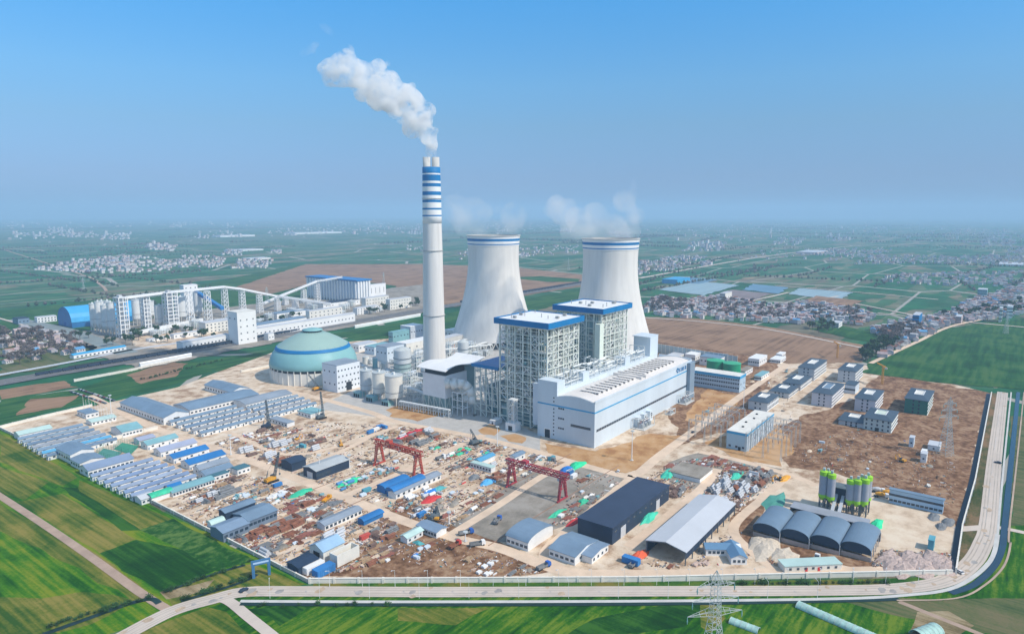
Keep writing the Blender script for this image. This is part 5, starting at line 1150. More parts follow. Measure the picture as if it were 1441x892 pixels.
def stower(px, py, tp, wx, wy, label, n=8):
    x, y = G(px, py); H = ZT(px, py, tp); t = thing('stair_tower', label, 'stair tower', (x, y, 0), 0, 'white lattice towers of the conveyor gallery'); occ(x-wx/2, x+wx/2, y-wy/2, y+wy/2)
    b = MB(); f = MB()
    for sx in (-wx/2, 0, wx/2):
        for sy in (-wy/2, 0, wy/2): b.bar((sx, sy, 0), (sx, sy, H), 1.2)
    for k in range(1, n+1):
        z = H*k/n; f.box(-wx/2-.5, wx/2+.5, -wy/2-.5, wy/2+.5, z-.9, z)
    for k in range(n):
        for s in (-1, 1): b.bar((s*wx/2, -wy/2, H*k/n), (s*wx/2, wy/2, H*(k+1)/n), .5)
    b.build('frame', WHITE, t); f.build('landing', WHITE, t); b = MB(); b.box(-wx*.25, wx*.1, -wy*.2, wy*.3, 0, H+3); b.build('core', mat('core_grey', (.5, .52, .54)), t)
    return x, y, H
c1 = stower(174, 475, 418, 12, 16, 'first white lattice stair tower next to the slim silos', 9)
stower(207, 467, 416, 9, 12, 'second white lattice stair tower along the conveyor gallery', 9)
stower(242, 463, 411, 16, 16, 'broad white lattice stair tower along the conveyor gallery', 10)
for k, (px, py, tp) in enumerate([(269, 461, 410), (294, 455, 410), (318, 447, 407), (342, 443, 410), (366, 441, 415), (391, 438, 420), (416, 437, 421), (434, 436, 424), (402, 430, 417), (447, 425, 399), (428, 427, 407)]):
    x, y = G(px, py); H = ZT(px, py, tp); t = thing('trestle_tower', 'white lattice trestle', 'trestle', (x, y, 0), 0, 'lattice trestles of the conveyor gallery'); b = MB(); lattice(b, (0, 0, 0), (0, 0, H), 9, 7, 7, .8); b.build('frame', WHITE, t)
L_('conveyor gallery', *G(300, 450))
def gallery(label, pts, w_=4.5, h_=3.6, m=WHITE, Ys=None):
    P = []
    for px, py, bx, by in pts:
        x, y = G(bx, by); z = ZT(bx, by, py) if by else 5; P.append(Vector((x, y, max(2, z))))
    t = thing('conveyor_gallery', label, 'conveyor', tuple(P[0])); o0 = P[0]
    for p, q in zip(P, P[1:]):
        a, c = p-o0, q-o0; d = (c-a); L = d.length; b = MB(); n_ = Vector((-d.y, d.x, 0)).normalized()*w_/2; up = Vector((0, 0, h_))
        v = [a-n_, a+n_, a+n_+up, a-n_+up, c-n_, c+n_, c+n_+up, c-n_+up]; i = 0; b.v = [tuple(k) for k in v]
        for f in ((0,1,2,3), (7,6,5,4), (0,4,5,1), (1,5,6,2), (2,6,7,3), (3,7,4,0)): b.f.append(f[::-1]); b.m.append(0)
        b.build('enclosed_belt', m, t); s = MB(); k = int(L/6)
        for j in range(k): A = a+d*(j/k)-Vector((0, 0, 2)); B = a+d*((j+1)/k)-Vector((0, 0, 0)); s.bar(A, B, .4); s.bar(B, a+d*((j+1)/k)-Vector((0, 0, 2)), .4)
        s.bar(a-Vector((0, 0, 2)), c-Vector((0, 0, 2)), .4); s.build('truss', STEELW, t)
gallery('long white conveyor gallery stepping over the lattice towers', [(420, 178, 178, 474), (415, 0, 240, 462), (406, 0, 318, 447), (410, 0, 342, 443), (419, 0, 391, 438), (432, 0, 470, 438)] if False else [(178, 421, 178, 474), (240, 413, 240, 462), (318, 405, 318, 447), (342, 408, 342, 443), (391, 418, 391, 438), (470, 429, 466, 438)])
gallery('white conveyor gallery rising to the striped bag house', [(372, 428, 372, 440), (402, 415, 402, 430), (447, 397, 447, 425), (480, 391, 483, 424)])
gallery('low white belt gallery in front of the fat silos', [(185, 472, 185, 477), (235, 462, 235, 468), (285, 452, 285, 458)], 5, 5)
gallery('blue sloping chute between silos and loading tower', [(278, 412, 278, 448), (312, 436, 314, 452)], 7, 5, BLUER)
bx_('head_house', 'small white head house above the conveyor gallery', 'head house', (261, 441), (256, 440), (276, 438), 402, WHITE, WHITE, [('-y', 3, .9, 2, 2)])
# striped bag house
fp = foot((503, 427), (434, 418.5), (518, 424)); H = ZT(503, 427, 396)
t = thing('bag_house', 'great white ribbed storehouse with blue roof strip behind the conveyor', 'storehouse', (fp[0], fp[2], 0)); w_, d_ = fp[1]-fp[0], fp[3]-fp[2]; occ(*fp)
b = MB(); b.box(0, w_, 0, d_, 4, H); b.build('wall', mat('storehouse_blue_grey', (.52, .58, .66), .5, .08, .1), t)
for k in range(18): q = MB(); q.box(-2.2, -.01, d_*(k+.2)/18, d_*(k+.6)/18, 0, H-1); q.build('buttress', WHITE, t)
for k in range(5): q = MB(); q.box(w_*(k+.1)/5, w_*(k+.65)/5, -2.2, -.01, 0, H-1); q.build('buttress', WHITE, t)
b = MB(); b.box(-3, w_+2, -3, d_*.52, H+.01, H+2.5); b.build('roof', BLUER, t); b = MB(); b.box(-2, w_+1, d_*.58, d_+2, H+.01, H+2.2); b.build('roof', BLUER, t)
L_('ribbed storehouse', fp[0], fp[2])
bx_('storehouse_annex', 'lower white ribbed annex right of the great storehouse', 'storehouse', (520, 418), (514, 418), (533, 414), 401, WHITE, LGREY, [('-y', 4, .5, 1, 12)])
for N, L, R, tp, lb in [((515, 436), (510, 435), (545, 431), 420, 'four storey pale office block below the ribbed storehouse'), ((549, 437), (545, 436), (575, 432), 422, 'four storey pale office block at the far end of the complex'),
                        ((436, 454), (432, 453), (475, 446), 438, 'pale framed building behind the plain white loading shed'), ((503, 444), (498, 443), (530, 439), 434, 'low white hall below the office blocks'),
                        ((290, 470), (280, 468), (322, 462), 455, 'pale open framed hall left of the loading tower'), ((245, 478), (240, 477), (275, 471), 471, 'low white hall in front of the belt gallery'), ((390, 450), (380, 448), (425, 442), 442, 'low grey hall under the conveyor gallery'),
                        ((210, 482), (205, 481), (240, 475), 478, 'very low white shed near the first stair tower'), ((455, 436), (445, 434), (500, 428), 428, 'dark low coal store by the storehouse foot')]:
    bx_('station_building', lb, 'building', N, L, R, tp, CREAM if 'pale' in lb else WHITE, NAVY if 'dark' in lb else (GREYB if 'grey' in lb else LGREY), [('-y', 8, .2, 2, 1.8), ('-y', 8, .5, 2, 1.8), ('-y', 8, .8, 2, 1.8)] if 'block' in lb or 'framed' in lb else [('-y', 6, .6, 2, 1.6)])
for k, (px, py) in enumerate([(285, 468), (300, 462), (312, 458), (325, 456), (340, 462), (352, 455), (365, 458), (378, 452), (392, 446), (405, 448), (420, 444), (440, 438), (455, 434), (470, 440), (485, 436), (495, 432), (232, 470), (218, 473), (262, 466), (275, 462), (350, 446), (330, 448), (480, 446), (520, 441), (535, 438), (410, 440)]):
    x, y = G(px, py); again(MODP, 'white open steel framework', (x, y, .9), k*pi/2, None, (1+.3*(k % 3), 1, .6+.2*(k % 4)))
# ================================================================ right side: admin, tanks, campus
ADM = mat('admin_blue', (.42, .54, .64), .5, .06, .1)
bx_('office_building', 'long three storey office with blue cornice at the end of the turbine hall', 'office', (1040, 553), (972, 541), (1050, 548), 531, ADM, CREAM, [('-x', 22, .28, 1.8, 1.5), ('-x', 22, .56, 1.8, 1.5), ('-x', 22, .8, 1.8, 1.2), ('-y', 2, .5, 1.6, 1.5)])
L_('long blue cornice office', *G(1020, 548))
fp = foot((1040, 553), (972, 541), (1050, 548)); H = ZT(1040, 553, 531); t = THINGS[-1][0]
q = MB(); w_, d_ = (fp[1]-fp[0])/2, (fp[3]-fp[2])/2; q.box(-w_-.3, -w_-.01, -d_-.3, d_, H-2, H+.8); q.box(-w_-.3, w_+.3, -d_-.3, -d_-.01, H-2, H+.8); q.build('blue_cornice', BLUEL, t)
for px, py, tp, lb in ((1006, 528, 507, 'left one of the two green roofed water tanks'), (1029, 532, 511, 'right one of the two green roofed water tanks')):
    x, y = G(px, py); r = 9.5; H = ZT(px, py, tp); t = thing('water_tank', lb, 'water tank', (x, y, 0), 0, 'two green water tanks'); occ(x-r, x+r, y-r, y+r)
    b = MB(); b.lathe([(r, 0), (r, H)], 40, cap=False); b.build('shell', mat('tank_green', (.01, .30, .14), .5, .1, .2), t, True); b = MB(); b.lathe([(r+.3, H), (r+.3, H+.5), (.2, H+2)], 40, cap=False); b.build('roof', mat('tank_green_top', (.05, .38, .2), .5, .1, .2), t)
for N, L, R, tp, lb, rm in [((978, 511), (966, 508), (989, 506), 500, 'white two storey block behind the turbine hall end', WHITE), ((1012, 517), (989, 511), (1026, 511), 505, 'grey roofed white hall behind the green tanks', GREYB), ((1068, 516), (1054, 513), (1082, 510), 506, 'white windowed block at the back gate road', WHITE),
                            ((1048, 530), (1040, 528), (1062, 524), 523, 'low white basin wall right of the green tanks', YARD), ((1071, 536), (1062, 534), (1083, 529), 530, 'small teal roofed hut beside the back road', TEALR), ((953, 508), (940, 505), (968, 503), 502, 'low pale shed at the back corner of the turbine hall', LGREY),
                            ((1098, 512), (1085, 509), (1112, 508), 507, 'low white gate building at the end of the back road', WHITE), ((1100, 505), (1092, 504), (1108, 502), 499, 'small white gatehouse by the brown field', WHITE)]:
    bx_('rear_building', lb, 'building', N, L, R, tp, WHITE, rm, [('-x', 5, .55, 2, 1.6), ('-y', 4, .55, 2, 1.6)])
# sound barrier
a = Vector((*G(919, 496), 0)); c = Vector((*G(1037, 516), 0)); L = (c-a).length; t = thing('noise_barrier', 'tall translucent grey-blue noise barrier fence behind the green tanks', 'fence', tuple(a), atan2((c-a).y, (c-a).x))
k = int(L/6); b = MB(); p = MB()
for i in range(k+1): b.bar((L*i/k, 0, 0), (L*i/k, 0, 13), .5)
for i in range(k): p.box(L*i/k+.5, L*(i+1)/k-.5, -.1, .1, .6, 12.6)
b.build('post', GALV, t); p.build('screen_panel', mat('screen_grey_blue', (.36, .44, .48), .4, .1, .2), t)
# switchgear hall
fp = foot((1051.5, 611), (1022.5, 606), (1097, 583), ZT(1051, 636, 611)); H = ZT(1051, 636, 611)
t = house('switchgear_hall', 'white ribbed switchgear hall with pale blue end and cream roof', 'switchgear hall', fp, H, 'flat', wm=mat('switch_blue', (.40, .56, .66), .5, .05, .1), rm=CREAM, wins=[('-x', 3, H*.2, 1.8, 1.6), ('-y', 6, H*.75, 1.6, 1.2)], doors=[('-x', .35, 2, 3, DARK)])
w_, d_ = (fp[1]-fp[0])/2, (fp[3]-fp[2])/2
q = MB(); q.box(-w_+.3, w_, -d_-.3, -d_-.02, 0, H-.8); q.build('white_front', HWM, t)
for k in range(12): q = MB(); X = -w_+w_*2*(k+.3)/12; q.box(X, X+.8, -d_-1.1, -d_-.31, 0, H-1.5); q.build('pilaster', HWM, t)
q = MB(); q.box(-w_-.25, -w_-.02, -d_-.3, d_, H-1.6, H+.2); q.box(-w_-.25, w_, -d_-.36, -d_-.31, H-1.6, H+.2); q.build('blue_trim', BLUEL, t)
for k in range(4): q = MB(); X = -w_+w_*2*(.2+.2*k); q.box(X, X+1.6, -.5+2*(k % 2), 1+2*(k % 2), H+.42, H+1.3); q.build('roof_vent', DARK, t)
L_('ribbed switchgear hall', *G(1065, 625))
# substation portal frames
def portal(x, y0, y1, H, label):
    t = thing('substation_portal', label, 'steel portal', (x, y0, 0), 0, 'substation portal frames'); b = MB(); D_ = y1-y0; n_ = max(1, round(D_/14))
    for i in range(n_+1): b = MB(); lattice(b, (0, D_*i/n_, 0), (0, D_*i/n_, H), 1.2, .5, 5, .09); b.build('lattice_post', GALV, t)
    b = MB(); lattice(b, (0, 0, H), (0, D_, H), 1.0, 1.0, n_*4, .09); b.build('lattice_beam', GALV, t)
    for i in range(n_*3): q = MB(); q.lathe([(.15, H-3.5), (.3, H-2.8), (.15, H-.8)], 6, (0, D_*(i+.5)/(n_*3))); q.build('insulator', mat('bushing_brown', (.35, .25, .25)), t)
    return t
p0 = G(1010, 640); p1 = G(1000, 612)
for k, (x_, yc, D_) in enumerate([(fp[0]-6+i*13, fp[2]-14, 26) for i in range(5)]): portal(x_, yc-D_/2, yc+D_/2, 17, 'portal frame before the white switchgear front'); occ(x_-1, x_+1, yc-D_/2, yc+D_/2)
for k, (x_, yc, D_) in enumerate([(fp[0]-2+i*14, fp[3]+17, 26) for i in range(5)]): portal(x_, yc-D_/2, yc+D_/2, 18, 'portal frame behind the switchgear hall'); occ(x_-1, x_+1, yc-D_/2, yc+D_/2)
b = MB()
for i in range(-4, 5, 2):
    for s, Hh in ((-14, 17), (fp[3]-fp[2]+17, 18)): b.bar((fp[0]-8, fp[2]+s+i*2.4, Hh), (fp[0]+54, fp[2]+s+i*2.4, Hh), .12)
single(b, 'busbar_wires', GALV, 'thin parallel wires strung between the substation portals', 'wires')
for i in range(14):   # breakers and isolators in rows
    pass
# campus
HIP = mat('slate_blue_roof', (.055, .085, .12), .6, .12, .1); CW = mat('campus_grey_wall', (.50, .53, .56), .6, .08, .1)
def campus(N, L, R, tb, label, wm=None, court=CREAM, fl=4, door=False):
    h0 = ZT(N[0], tb, N[1]); fp = foot(N, L, R, h0); x0, x1, y0, y1 = fp; w_, d_ = (x1-x0)/2, (y1-y0)/2; t = thing('campus_building', label, 'campus building', ((x0+x1)/2, (y0+y1)/2, 0), 0, 'slate roofed campus buildings'); occ(*fp)
    b = MB(); b.box(-w_, w_, -d_, d_, 0, h0); b.build('wall', wm or CW, t)
    i_ = .30; b = MB(); e = .9; q = [(-w_-e, -d_-e), (w_+e, -d_-e), (w_+e, d_+e), (-w_-e, d_+e)]; r_ = [(-w_+2*w_*i_, -d_+2*d_*i_), (w_-2*w_*i_, -d_+2*d_*i_), (w_-2*w_*i_, d_-2*d_*i_), (-w_+2*w_*i_, d_-2*d_*i_)]
    for k in range(4): k2 = (k+1) % 4; b.face([(*q[k], h0+.05), (*q[k2], h0+.05), (*r_[k2], h0+1.6), (*r_[k], h0+1.6)]); b.face([(*q[k2], h0+.05), (*q[k], h0+.05), (*q[k], h0-.2), (*q[k2], h0-.2)][::-1])
    b.build('roof', HIP, t); b = MB(); b.face([(*p, h0+1.45) for p in r_]); b.build('roof_terrace', court, t)
    b = MB()
    for k in range(4):
        k2 = (k+1) % 4; b.bar((*r_[k], h0+1.8), (*r_[k2], h0+1.8), .5)
    b.build('parapet', WHITE, t)
    nf = max(2, round(h0/3.5)); ny = max(4, int(d_*2/3.6)); nx = max(4, int(w_*2/4.5))
    for f_ in range(nf):
        z = h0*(f_+.55)/nf
        winrow(t, '-y', -w_, w_, nx, z, -d_, 1.9, 1.6); b = MB(); b.box(-w_, w_, -d_-.5, -d_-.02, z-1.5, z-1.25); b.build('balcony_band', WHITE, t)
        for k in range(ny):
            if k == ny//2 or k in (1, ny-2) or (fl > 5): panel('window', GLASS, t, 1.3, 1.7, '-x', -d_+2*d_*(k+.5)/ny, z, -w_)
    if door: panel('door', DARK, t, 3, 3, '-x', 0, 1.6, -w_)
    return t
campus((1146, 519), (1126, 514.5), (1161, 506), 536, 'tallest grey campus block at the back left of the campus')
campus((1204, 523), (1180, 519.5), (1216, 513), 540, 'grey campus block at the back right next to the orange tower crane')
campus((1126.6, 541), (1103, 537), (1143, 529), 550, 'low campus building with pale terrace in front of the tallest block')
campus((1110, 553.5), (1083, 549.5), (1123.5, 543.5), 561, 'low campus building with cream terrace, second from the switchgear hall')
campus((1080, 567), (1056, 561), (1094, 555), 580, 'low campus building just behind the ribbed switchgear hall')
campus((1171, 555.5), (1143.7, 550.5), (1189, 540), 574, 'campus block with dark sunken roof court in the centre', mat('campus_lilac', (.55, .55, .60), .6, .06, .1), GREYB)
campus((1232, 563.5), (1203.6, 559), (1247.6, 550), 582, 'campus block with bright cream terrace, right of the dark court block', mat('campus_lilac', (.55, .55, .6)))
campus((1306, 564.5), (1273.8, 560), (1313, 549.5), 585, 'campus block wrapped in green safety netting, farthest right', mat('green_netting', (.03, .16, .12), .7, .15, .2))
campus((1254.6, 593), (1217, 585.5), (1265, 579), 610, 'front campus hall with tall window strips and mint terrace', mat('campus_mint', (.50, .58, .57), .6, .06, .1), mat('terrace_mint', (.60, .68, .58)), fl=6, door=True)
campus((1216, 596), (1180, 590.5), (1224, 585), 603, 'low front campus wing left of the hall with tall window strips', None)
bx_('campus_link', 'low glazed corridor linking two campus blocks', 'corridor', (1203, 555), (1189, 552), (1208, 549), 543, CLAD, HIP, [('-x', 5, .5, 2, 2)])
L_('slate roofed campus', *G(1190, 570))
# tower crane, orange
def tcrane(px, py, tp, label):
    x, y = G(px, py); H = ZT(px, py, tp); t = thing('tower_crane', label, 'tower crane', (x, y, 0)); b = MB(); lattice(b, (0, 0, 0), (0, 0, H), 1.6, 1.6, 9, .3); b.build('mast', YEL, t)
    b = MB(); lattice(b, (0, 0, H), (14, 8, H), 1.1, .8, 8, .2); lattice(b, (0, 0, H), (-6, -3.5, H), 1.1, 1.1, 3, .2); b.build('jib', YEL, t); b = MB(); b.box(-7, -5, -4.5, -2.5, H-2, H); b.build('counterweight', CONC, t); b = MB(); b.box(.8, 2.2, -.8, .8, H-2, H-.2); b.build('cab', WHITE, t)
tcrane(1241, 541, 515, 'orange tower crane right of the back campus block')
tcrane(1178, 504, 484, 'faint yellow tower crane on the brown field behind the campus')
# lattice pylons
def pylon(px, py, H, bw, label, az=0.6, arms=3, loc=None, m=None):
    x, y = loc or G(px, py); t = thing('power_pylon', label, 'power pylon', (x, y, 0), az, None); b = MB(); mm = m or GALV
    lattice(b, (0, 0, 0), (0, 0, H*.62), bw, bw*.32, 11, .17); lattice(b, (0, 0, H*.62), (0, 0, H*.94), bw*.32, bw*.22, 9, .13)
    for k in range(4): b.bar((((-1)**k)*bw*.11, (1 if k < 2 else -1)*bw*.11, H*.94), (0, 0, H), .2)
    b.build('lattice_body', mm, t); b = MB()
    for i in range(arms):
        z = H*(.66+.11*i); L = bw*(1.05-.17*i)
        for s in (-1, 1):
            for yy in (-bw*.12, bw*.12):
                b.bar((s*bw*.12, yy, z), (s*L, 0, z+.3), .13); b.bar((s*bw*.12, yy, z+H*.045), (s*L, 0, z+.3), .11)
            for k in range(1, 4): f = k/4; b.bar((s*(bw*.12+(L-bw*.12)*f), -bw*.12*(1-f), z+.1), (s*(bw*.12+(L-bw*.12)*f), bw*.12*(1-f), z+H*.045*(1-f)), .12)
    b.build('cross_arm', mm, t); b = MB()
    for i in range(arms):
        z = H*(.66+.11*i); L = bw*(1.05-.17*i)
        for s in (-1, 1): b.lathe([(.12, z-2.6), (.28, z-1.4), (.12, z)], 6, (s*L, 0))
    b.build('insulator', mat('insulator_teal', (.2, .4, .4)), t); return t
r_ = (75, 233)
fgp = (.599*r_[0]+FX*r_[1], -FX*r_[0]+FY*r_[1])
pylon(0, 0, 51, 10.5, 'nearest lattice pylon, cut by the bottom of the picture', az=radians(-53+12), loc=fgp)
L_('foreground pylon', *G(1008, 870))
pylon(1330, 640, 45, 8, 'tall slim lattice pylon on the brown ground right of the campus', az=radians(-40), m=mat('pylon_blue_grey', (.34, .44, .48), .5, .1, .2))
L_('slim pylon on brown ground', *G(1330, 640))
for px, py, H in ((376, 424, 30), (540, 398, 28), (118, 410, 32), (1415, 470, 34), (800, 380, 40)):
    pylon(px, py, H, 6, 'small distant lattice pylon', az=.5, m=GALV)
# service huts by the pylon
for N, L, R, tp, lb in [((1285, 630), (1279, 628), (1290, 627), 617, 'small teal cabin right of the campus front hall'), ((1303, 652), (1295, 650), (1306, 648), 640, 'small white box hut below the slim pylon'), ((1322, 636), (1305, 633), (1328, 630), 629, 'low white plinth building at the foot of the slim pylon')]:
    bx_('service_hut', lb, 'hut', N, L, R, tp, CLAD if 'teal' in lb else WHITE, LGREY, [('-x', 1, .5, 1.2, 1.2)])
# ================================================================ batching plant
def bsilo(px, py, tp, lb):
    x, y = G(px, py); H = ZT(px, py, tp); r = 2.35; t = thing('cement_silo', lb, 'cement silo', (x, y, .25), 0, 'lime banded cement silos'); occ(x-r, x+r, y-r, y+r, .5); z0 = H*.36
    b = MB(); b.lathe([(r, z0+1.8), (r, H-3)], 24, cap=False); b.build('barrel', mat('silo_lilac_grey', (.36, .37, .42), .5, .1, .2), t, True)
    b = MB(); b.lathe([(1, z0-2), (r, z0), (r+.08, z0+.01), (r+.08, z0+1.8), (r, z0+1.81)], 24, cap=False); b.build('lower_lime_band', LIME, t)
    b = MB(); b.lathe([(r+.08, H-3), (r+.08, H-.6), (r, H-.6), (.2, H)], 24, cap=False); b.build('upper_lime_band', LIME, t)
    for k in range(4): q = MB(); a = pi/4+pi/2*k; q.bar((r*.9*cos(a), r*.9*sin(a), 0), (r*.9*cos(a), r*.9*sin(a), z0+.5), .4); q.build('leg', STEELD, t)
    b = MB()
    for k in range(4): a = pi/4+pi/2*k; a2 = a+pi/2; b.bar((r*.9*cos(a), r*.9*sin(a), 0), (r*.9*cos(a2), r*.9*sin(a2), z0), .18); b.bar((r*.9*cos(a), r*.9*sin(a), z0*.5), (r*.9*cos(a2), r*.9*sin(a2), z0*.5), .2)
    b.build('bracing', STEELD, t); b = MB(); b.box(-.7, .7, -.7, .7, H, H+1.6); b.build('dust_filter', GALV, t); q = MB(); q.bar((r+.2, 0, 0), (r+.2, 0, H+1), .2); q.build('fill_pipe', GALV, t)
bsilo(1156, 719, 662, 'leftmost lime banded cement silo of the left pair'); bsilo(1167, 722, 666, 'front lime banded cement silo of the left pair'); bsilo(1162, 714, 663, 'rear lime banded cement silo half hidden in the left group')
bsilo(1194, 725, 674, 'leftmost lime banded cement silo of the right group'); bsilo(1204, 727, 674, 'second lime banded cement silo of the right group'); bsilo(1214, 728, 673, 'third lime banded cement silo of the right group'); bsilo(1218, 722, 669, 'rear lime banded cement silo of the right group'); bsilo(1209, 720, 671, 'rear middle lime banded silo of the right group')
L_('lime banded silos', *G(1185, 720))
x, y = G(1180, 716); t = thing('mixer_house', 'dark boxy mixer house between the two groups of lime banded silos', 'mixer house', (x, y, .25)); occ(x-6, x+6, y-8, y+8)
b = MB(); b.box(-4, 4, -7, 7, 5, 14.5); b.build('wall', NAVY, t); b = MB(); b.box(-4.6, 4.6, -7.6, 7.6, 14.51, 15); b.build('roof', STEELD, t); b = MB()
for X in (-3.5, 3.5):
    for Y in (-6, 0, 6): b.bar((X, Y, 0), (X, Y, 5), .6)
b.build('leg', STEELD, t)
for a_, c_ in (((1167, 735), (1179, 701)), ((1177, 737), (1187, 703))):
    p = Vector((*G(*a_), 1.5)); q_ = Vector((p.x+26, p.y+1, 13)); t = thing('belt_conveyor', 'inclined pale belt conveyor', 'belt conveyor', tuple(p)); d = q_-p; b = MB(); b.bar((0, 0, 0), tuple(d), 1.7, 0, 4); b.build('belt_housing', LGREY, t)
    b = MB(); [b.bar((d.x*f, d.y*f-.8, -1.2), (d.x*f, d.y*f, d.z*f-.5), .25) for f in (.25, .5, .75)]; b.build('support', STEELD, t)
# arched sheds
aN0 = G(1058, 754, 0); aN1 = G(1226, 790, 0)
y_hi = aN0[1]; y_lo = aN1[1]; x_f = (aN0[0]+aN1[0])/2; dep = G(1081, 721, 5)[0]-G(1058, 745, 5)[0]
print('arch', aN0, aN1, dep)
n_ = 4; ys = [y_hi+(y_lo-y_hi)*k/n_ for k in range(n_+1)]; xs_ = [aN0[0]+(aN1[0]-aN0[0])*k/n_ for k in range(n_+1)]
t = thing('aggregate_shed', 'four bay dark blue-grey vaulted aggregate shed, open towards the rubble', 'vaulted shed', (0, 0, .25)); THINGS[-1] = (t, THINGS[-1][1], x_f, (y_hi+y_lo)/2); occ(min(xs_), max(xs_)+dep, y_lo, y_hi)
for k in range(n_):
    ya_, yb_ = ys[k], ys[k+1]; W_ = abs(ya_-yb_); yc = (ya_+yb_)/2; X = (xs_[k]+xs_[k+1])/2; hE, hR = 5.5, 3.4
    pr = [(yc+W_/2*cos(pi*j/14)*.99, hE+hR*sin(pi*j/14)) for j in range(15)]; q = MB(); q.prism(pr+[(p, z+.25) for p, z in reversed(pr)], 'x', X-1, X+dep); q.build('vault_roof', mat('vault_blue_grey', (.15, .22, .30), .45, .08, .08), t)
    q = MB(); q.prism([(yc+W_/2*.98, 3.4)]+[(p, z-.05) for p, z in pr]+[(yc-W_/2*.98, 3.4)], 'x', X-.3, X); q.build('front_sheet', NAVY, t)
    q = MB(); q.box(X-.6, X-.31, yb_+.3, ya_-.3, 0, 2.4); q.build('low_wall', mat('pinkish_block', (.42, .34, .30)), t)
    q = MB(); q.box(X+dep-.4, X+dep, yb_, ya_, 0, hE); q.build('back_wall', NAVY, t)
    for j in range(5): s = MB(); s.bar((X+dep*j/4-.2, yb_, 0), (X+dep*j/4-.2, yb_, hE), .4); s.build('column', LGREY, t)
L_('vaulted aggregate shed', x_f, (y_hi+y_lo)/2)
# bin wall
a = Vector((*G(1113, 712, 5), 0)); c = Vector((*G(1221, 740, 5), 0)); t = thing('aggregate_bins', 'long narrow dark roofed aggregate bins behind the vaulted shed', 'aggregate bins', (min(a.x, c.x), c.y, .25)); L = a.y-c.y; occ(min(a.x, c.x), min(a.x, c.x)+12, c.y, a.y)
b = MB(); b.box(-1, 9, 0, L, 5, 5.4); b.build('roof', mat('bin_roof', (.30, .33, .38)), t); b = MB(); b.box(7.5, 8, 0, L, 0, 4.99); b.build('back_wall', NAVY, t)
for k in range(7): q = MB(); q.box(0, 7.49, L*k/6-.2+.2*(k == 0), L*k/6+.2-.2*(k == 6), 0, 4.99); q.build('partition', CONCD, t)
for k in range(6): q = MB(); q.lathe([(5.5, 0), (.3, 3.2)], 12, (-1+3, L*(k+.5)/6), cap=False); q.build('aggregate_heap', [TIMB, YARD, SANDP][k % 3], t)
# blue long building and others
bx_('site_office', 'long two storey sky blue office right of the lime banded silos', 'office', (1326, 724), (1250, 708), (1330, 720), 706, mat('sky_panel', (.40, .56, .72), .5, .08, .1), GREYB, [('-x', 14, .72, 2.4, 1.4), ('-x', 12, .28, 2, 1.4)], roof='mono', rise=.8)
bx_('container_office', 'teal upright container near the far corner of the pale pad', 'container', (1313, 776), (1305, 774), (1319, 770), 762, mat('container_teal', (.10, .34, .42)), mat('container_teal', (.1, .34, .42)), [])
a = Vector((*G(1104, 806), 0)); c = Vector((*G(1184, 802), 0)); L = (c-a).length; t = thing('guard_building', 'low white flat guard building beside the perimeter wall', 'guard building', tuple(a), atan2((c-a).y, (c-a).x)); occ(min(a.x, c.x), max(a.x, c.x), min(a.y, c.y), max(a.y, c.y)+3)
b = MB(); b.box(0, L, 0, 7, 0, 3.4); b.build('wall', CREAM, t); b = MB(); b.box(-.3, L+.3, -.3, 7.3, 3.41, 3.8); b.build('roof', mat('mint_sheet_roof', (.46, .62, .58)), t)
winrow(t, '-y', 1, L-1, 7, 1.9, 0, 1.3, 1.2); panel('door', REDT, t, 1.3, 2.2, '-y', L*.38, 1.2, 0); panel('door', REDT, t, 1.3, 2.2, '-y', L*.6, 1.2, 0)
# ================================================================ YARD CLUTTER
def inpoly(x, y, P):
    c = False; j = len(P)-1
    for i in range(len(P)):
        if (P[i][1] > y) != (P[j][1] > y) and x < (P[j][0]-P[i][0])*(y-P[i][1])/(P[j][1]-P[i][1]+1e-12)+P[i][0]: c = not c
        j = i
    return c
def poly(*pts): return [G(*p) for p in pts]
def sample(P, n, r=1, tries=40, road=True):
    xs = [p[0] for p in P]; ys = [p[1] for p in P]; out_ = []
    for _ in range(n*tries):
        if len(out_) >= n: break
        x, y = rng.uniform(min(xs), max(xs)), rng.uniform(min(ys), max(ys))
        if inpoly(x, y, P) and free(x, y, r) and not (road and near_road(x, y, r)): out_.append((x, y))
    return out_
for ph, px, py in (('six stacked yard lanes', 300, 700),): pass
for ph, px, py in [('long pale nine-window hut', 480, 728), ('white hut by blue racks', 585, 680), ('blue portal gate', 368, 812), ('crossing by the grey warehouse', 500, 690), ('left ash silo', 516, 560), ('flat hut by the dome crane', 437, 582),
                   ('blue roofed lower hut', 607, 745), ('sky blue shed', 682, 645), ('mint flat roofed hut', 680, 653), ('grey concrete bay', 972, 664), ('guard building', 1144, 800), ('near hall corner', 836, 632), ('orange crawler crane', 382, 678),
                   ('upright boomed crawler crane', 376, 602), ('wall corner', 436, 818), ('canal bridge', 1405, 745), ('green netted block', 1300, 585), ('L shaped blue office', 1025, 780), ('bend of the outer road', 1340, 812), ('plant gate', 130, 575)]:
    L_(ph, *G(px, py))
def P_(nm, cat, parts):       # prototype kept in memory, first placement uses it
    return dict(nm=nm, cat=cat, parts=parts, src=None)
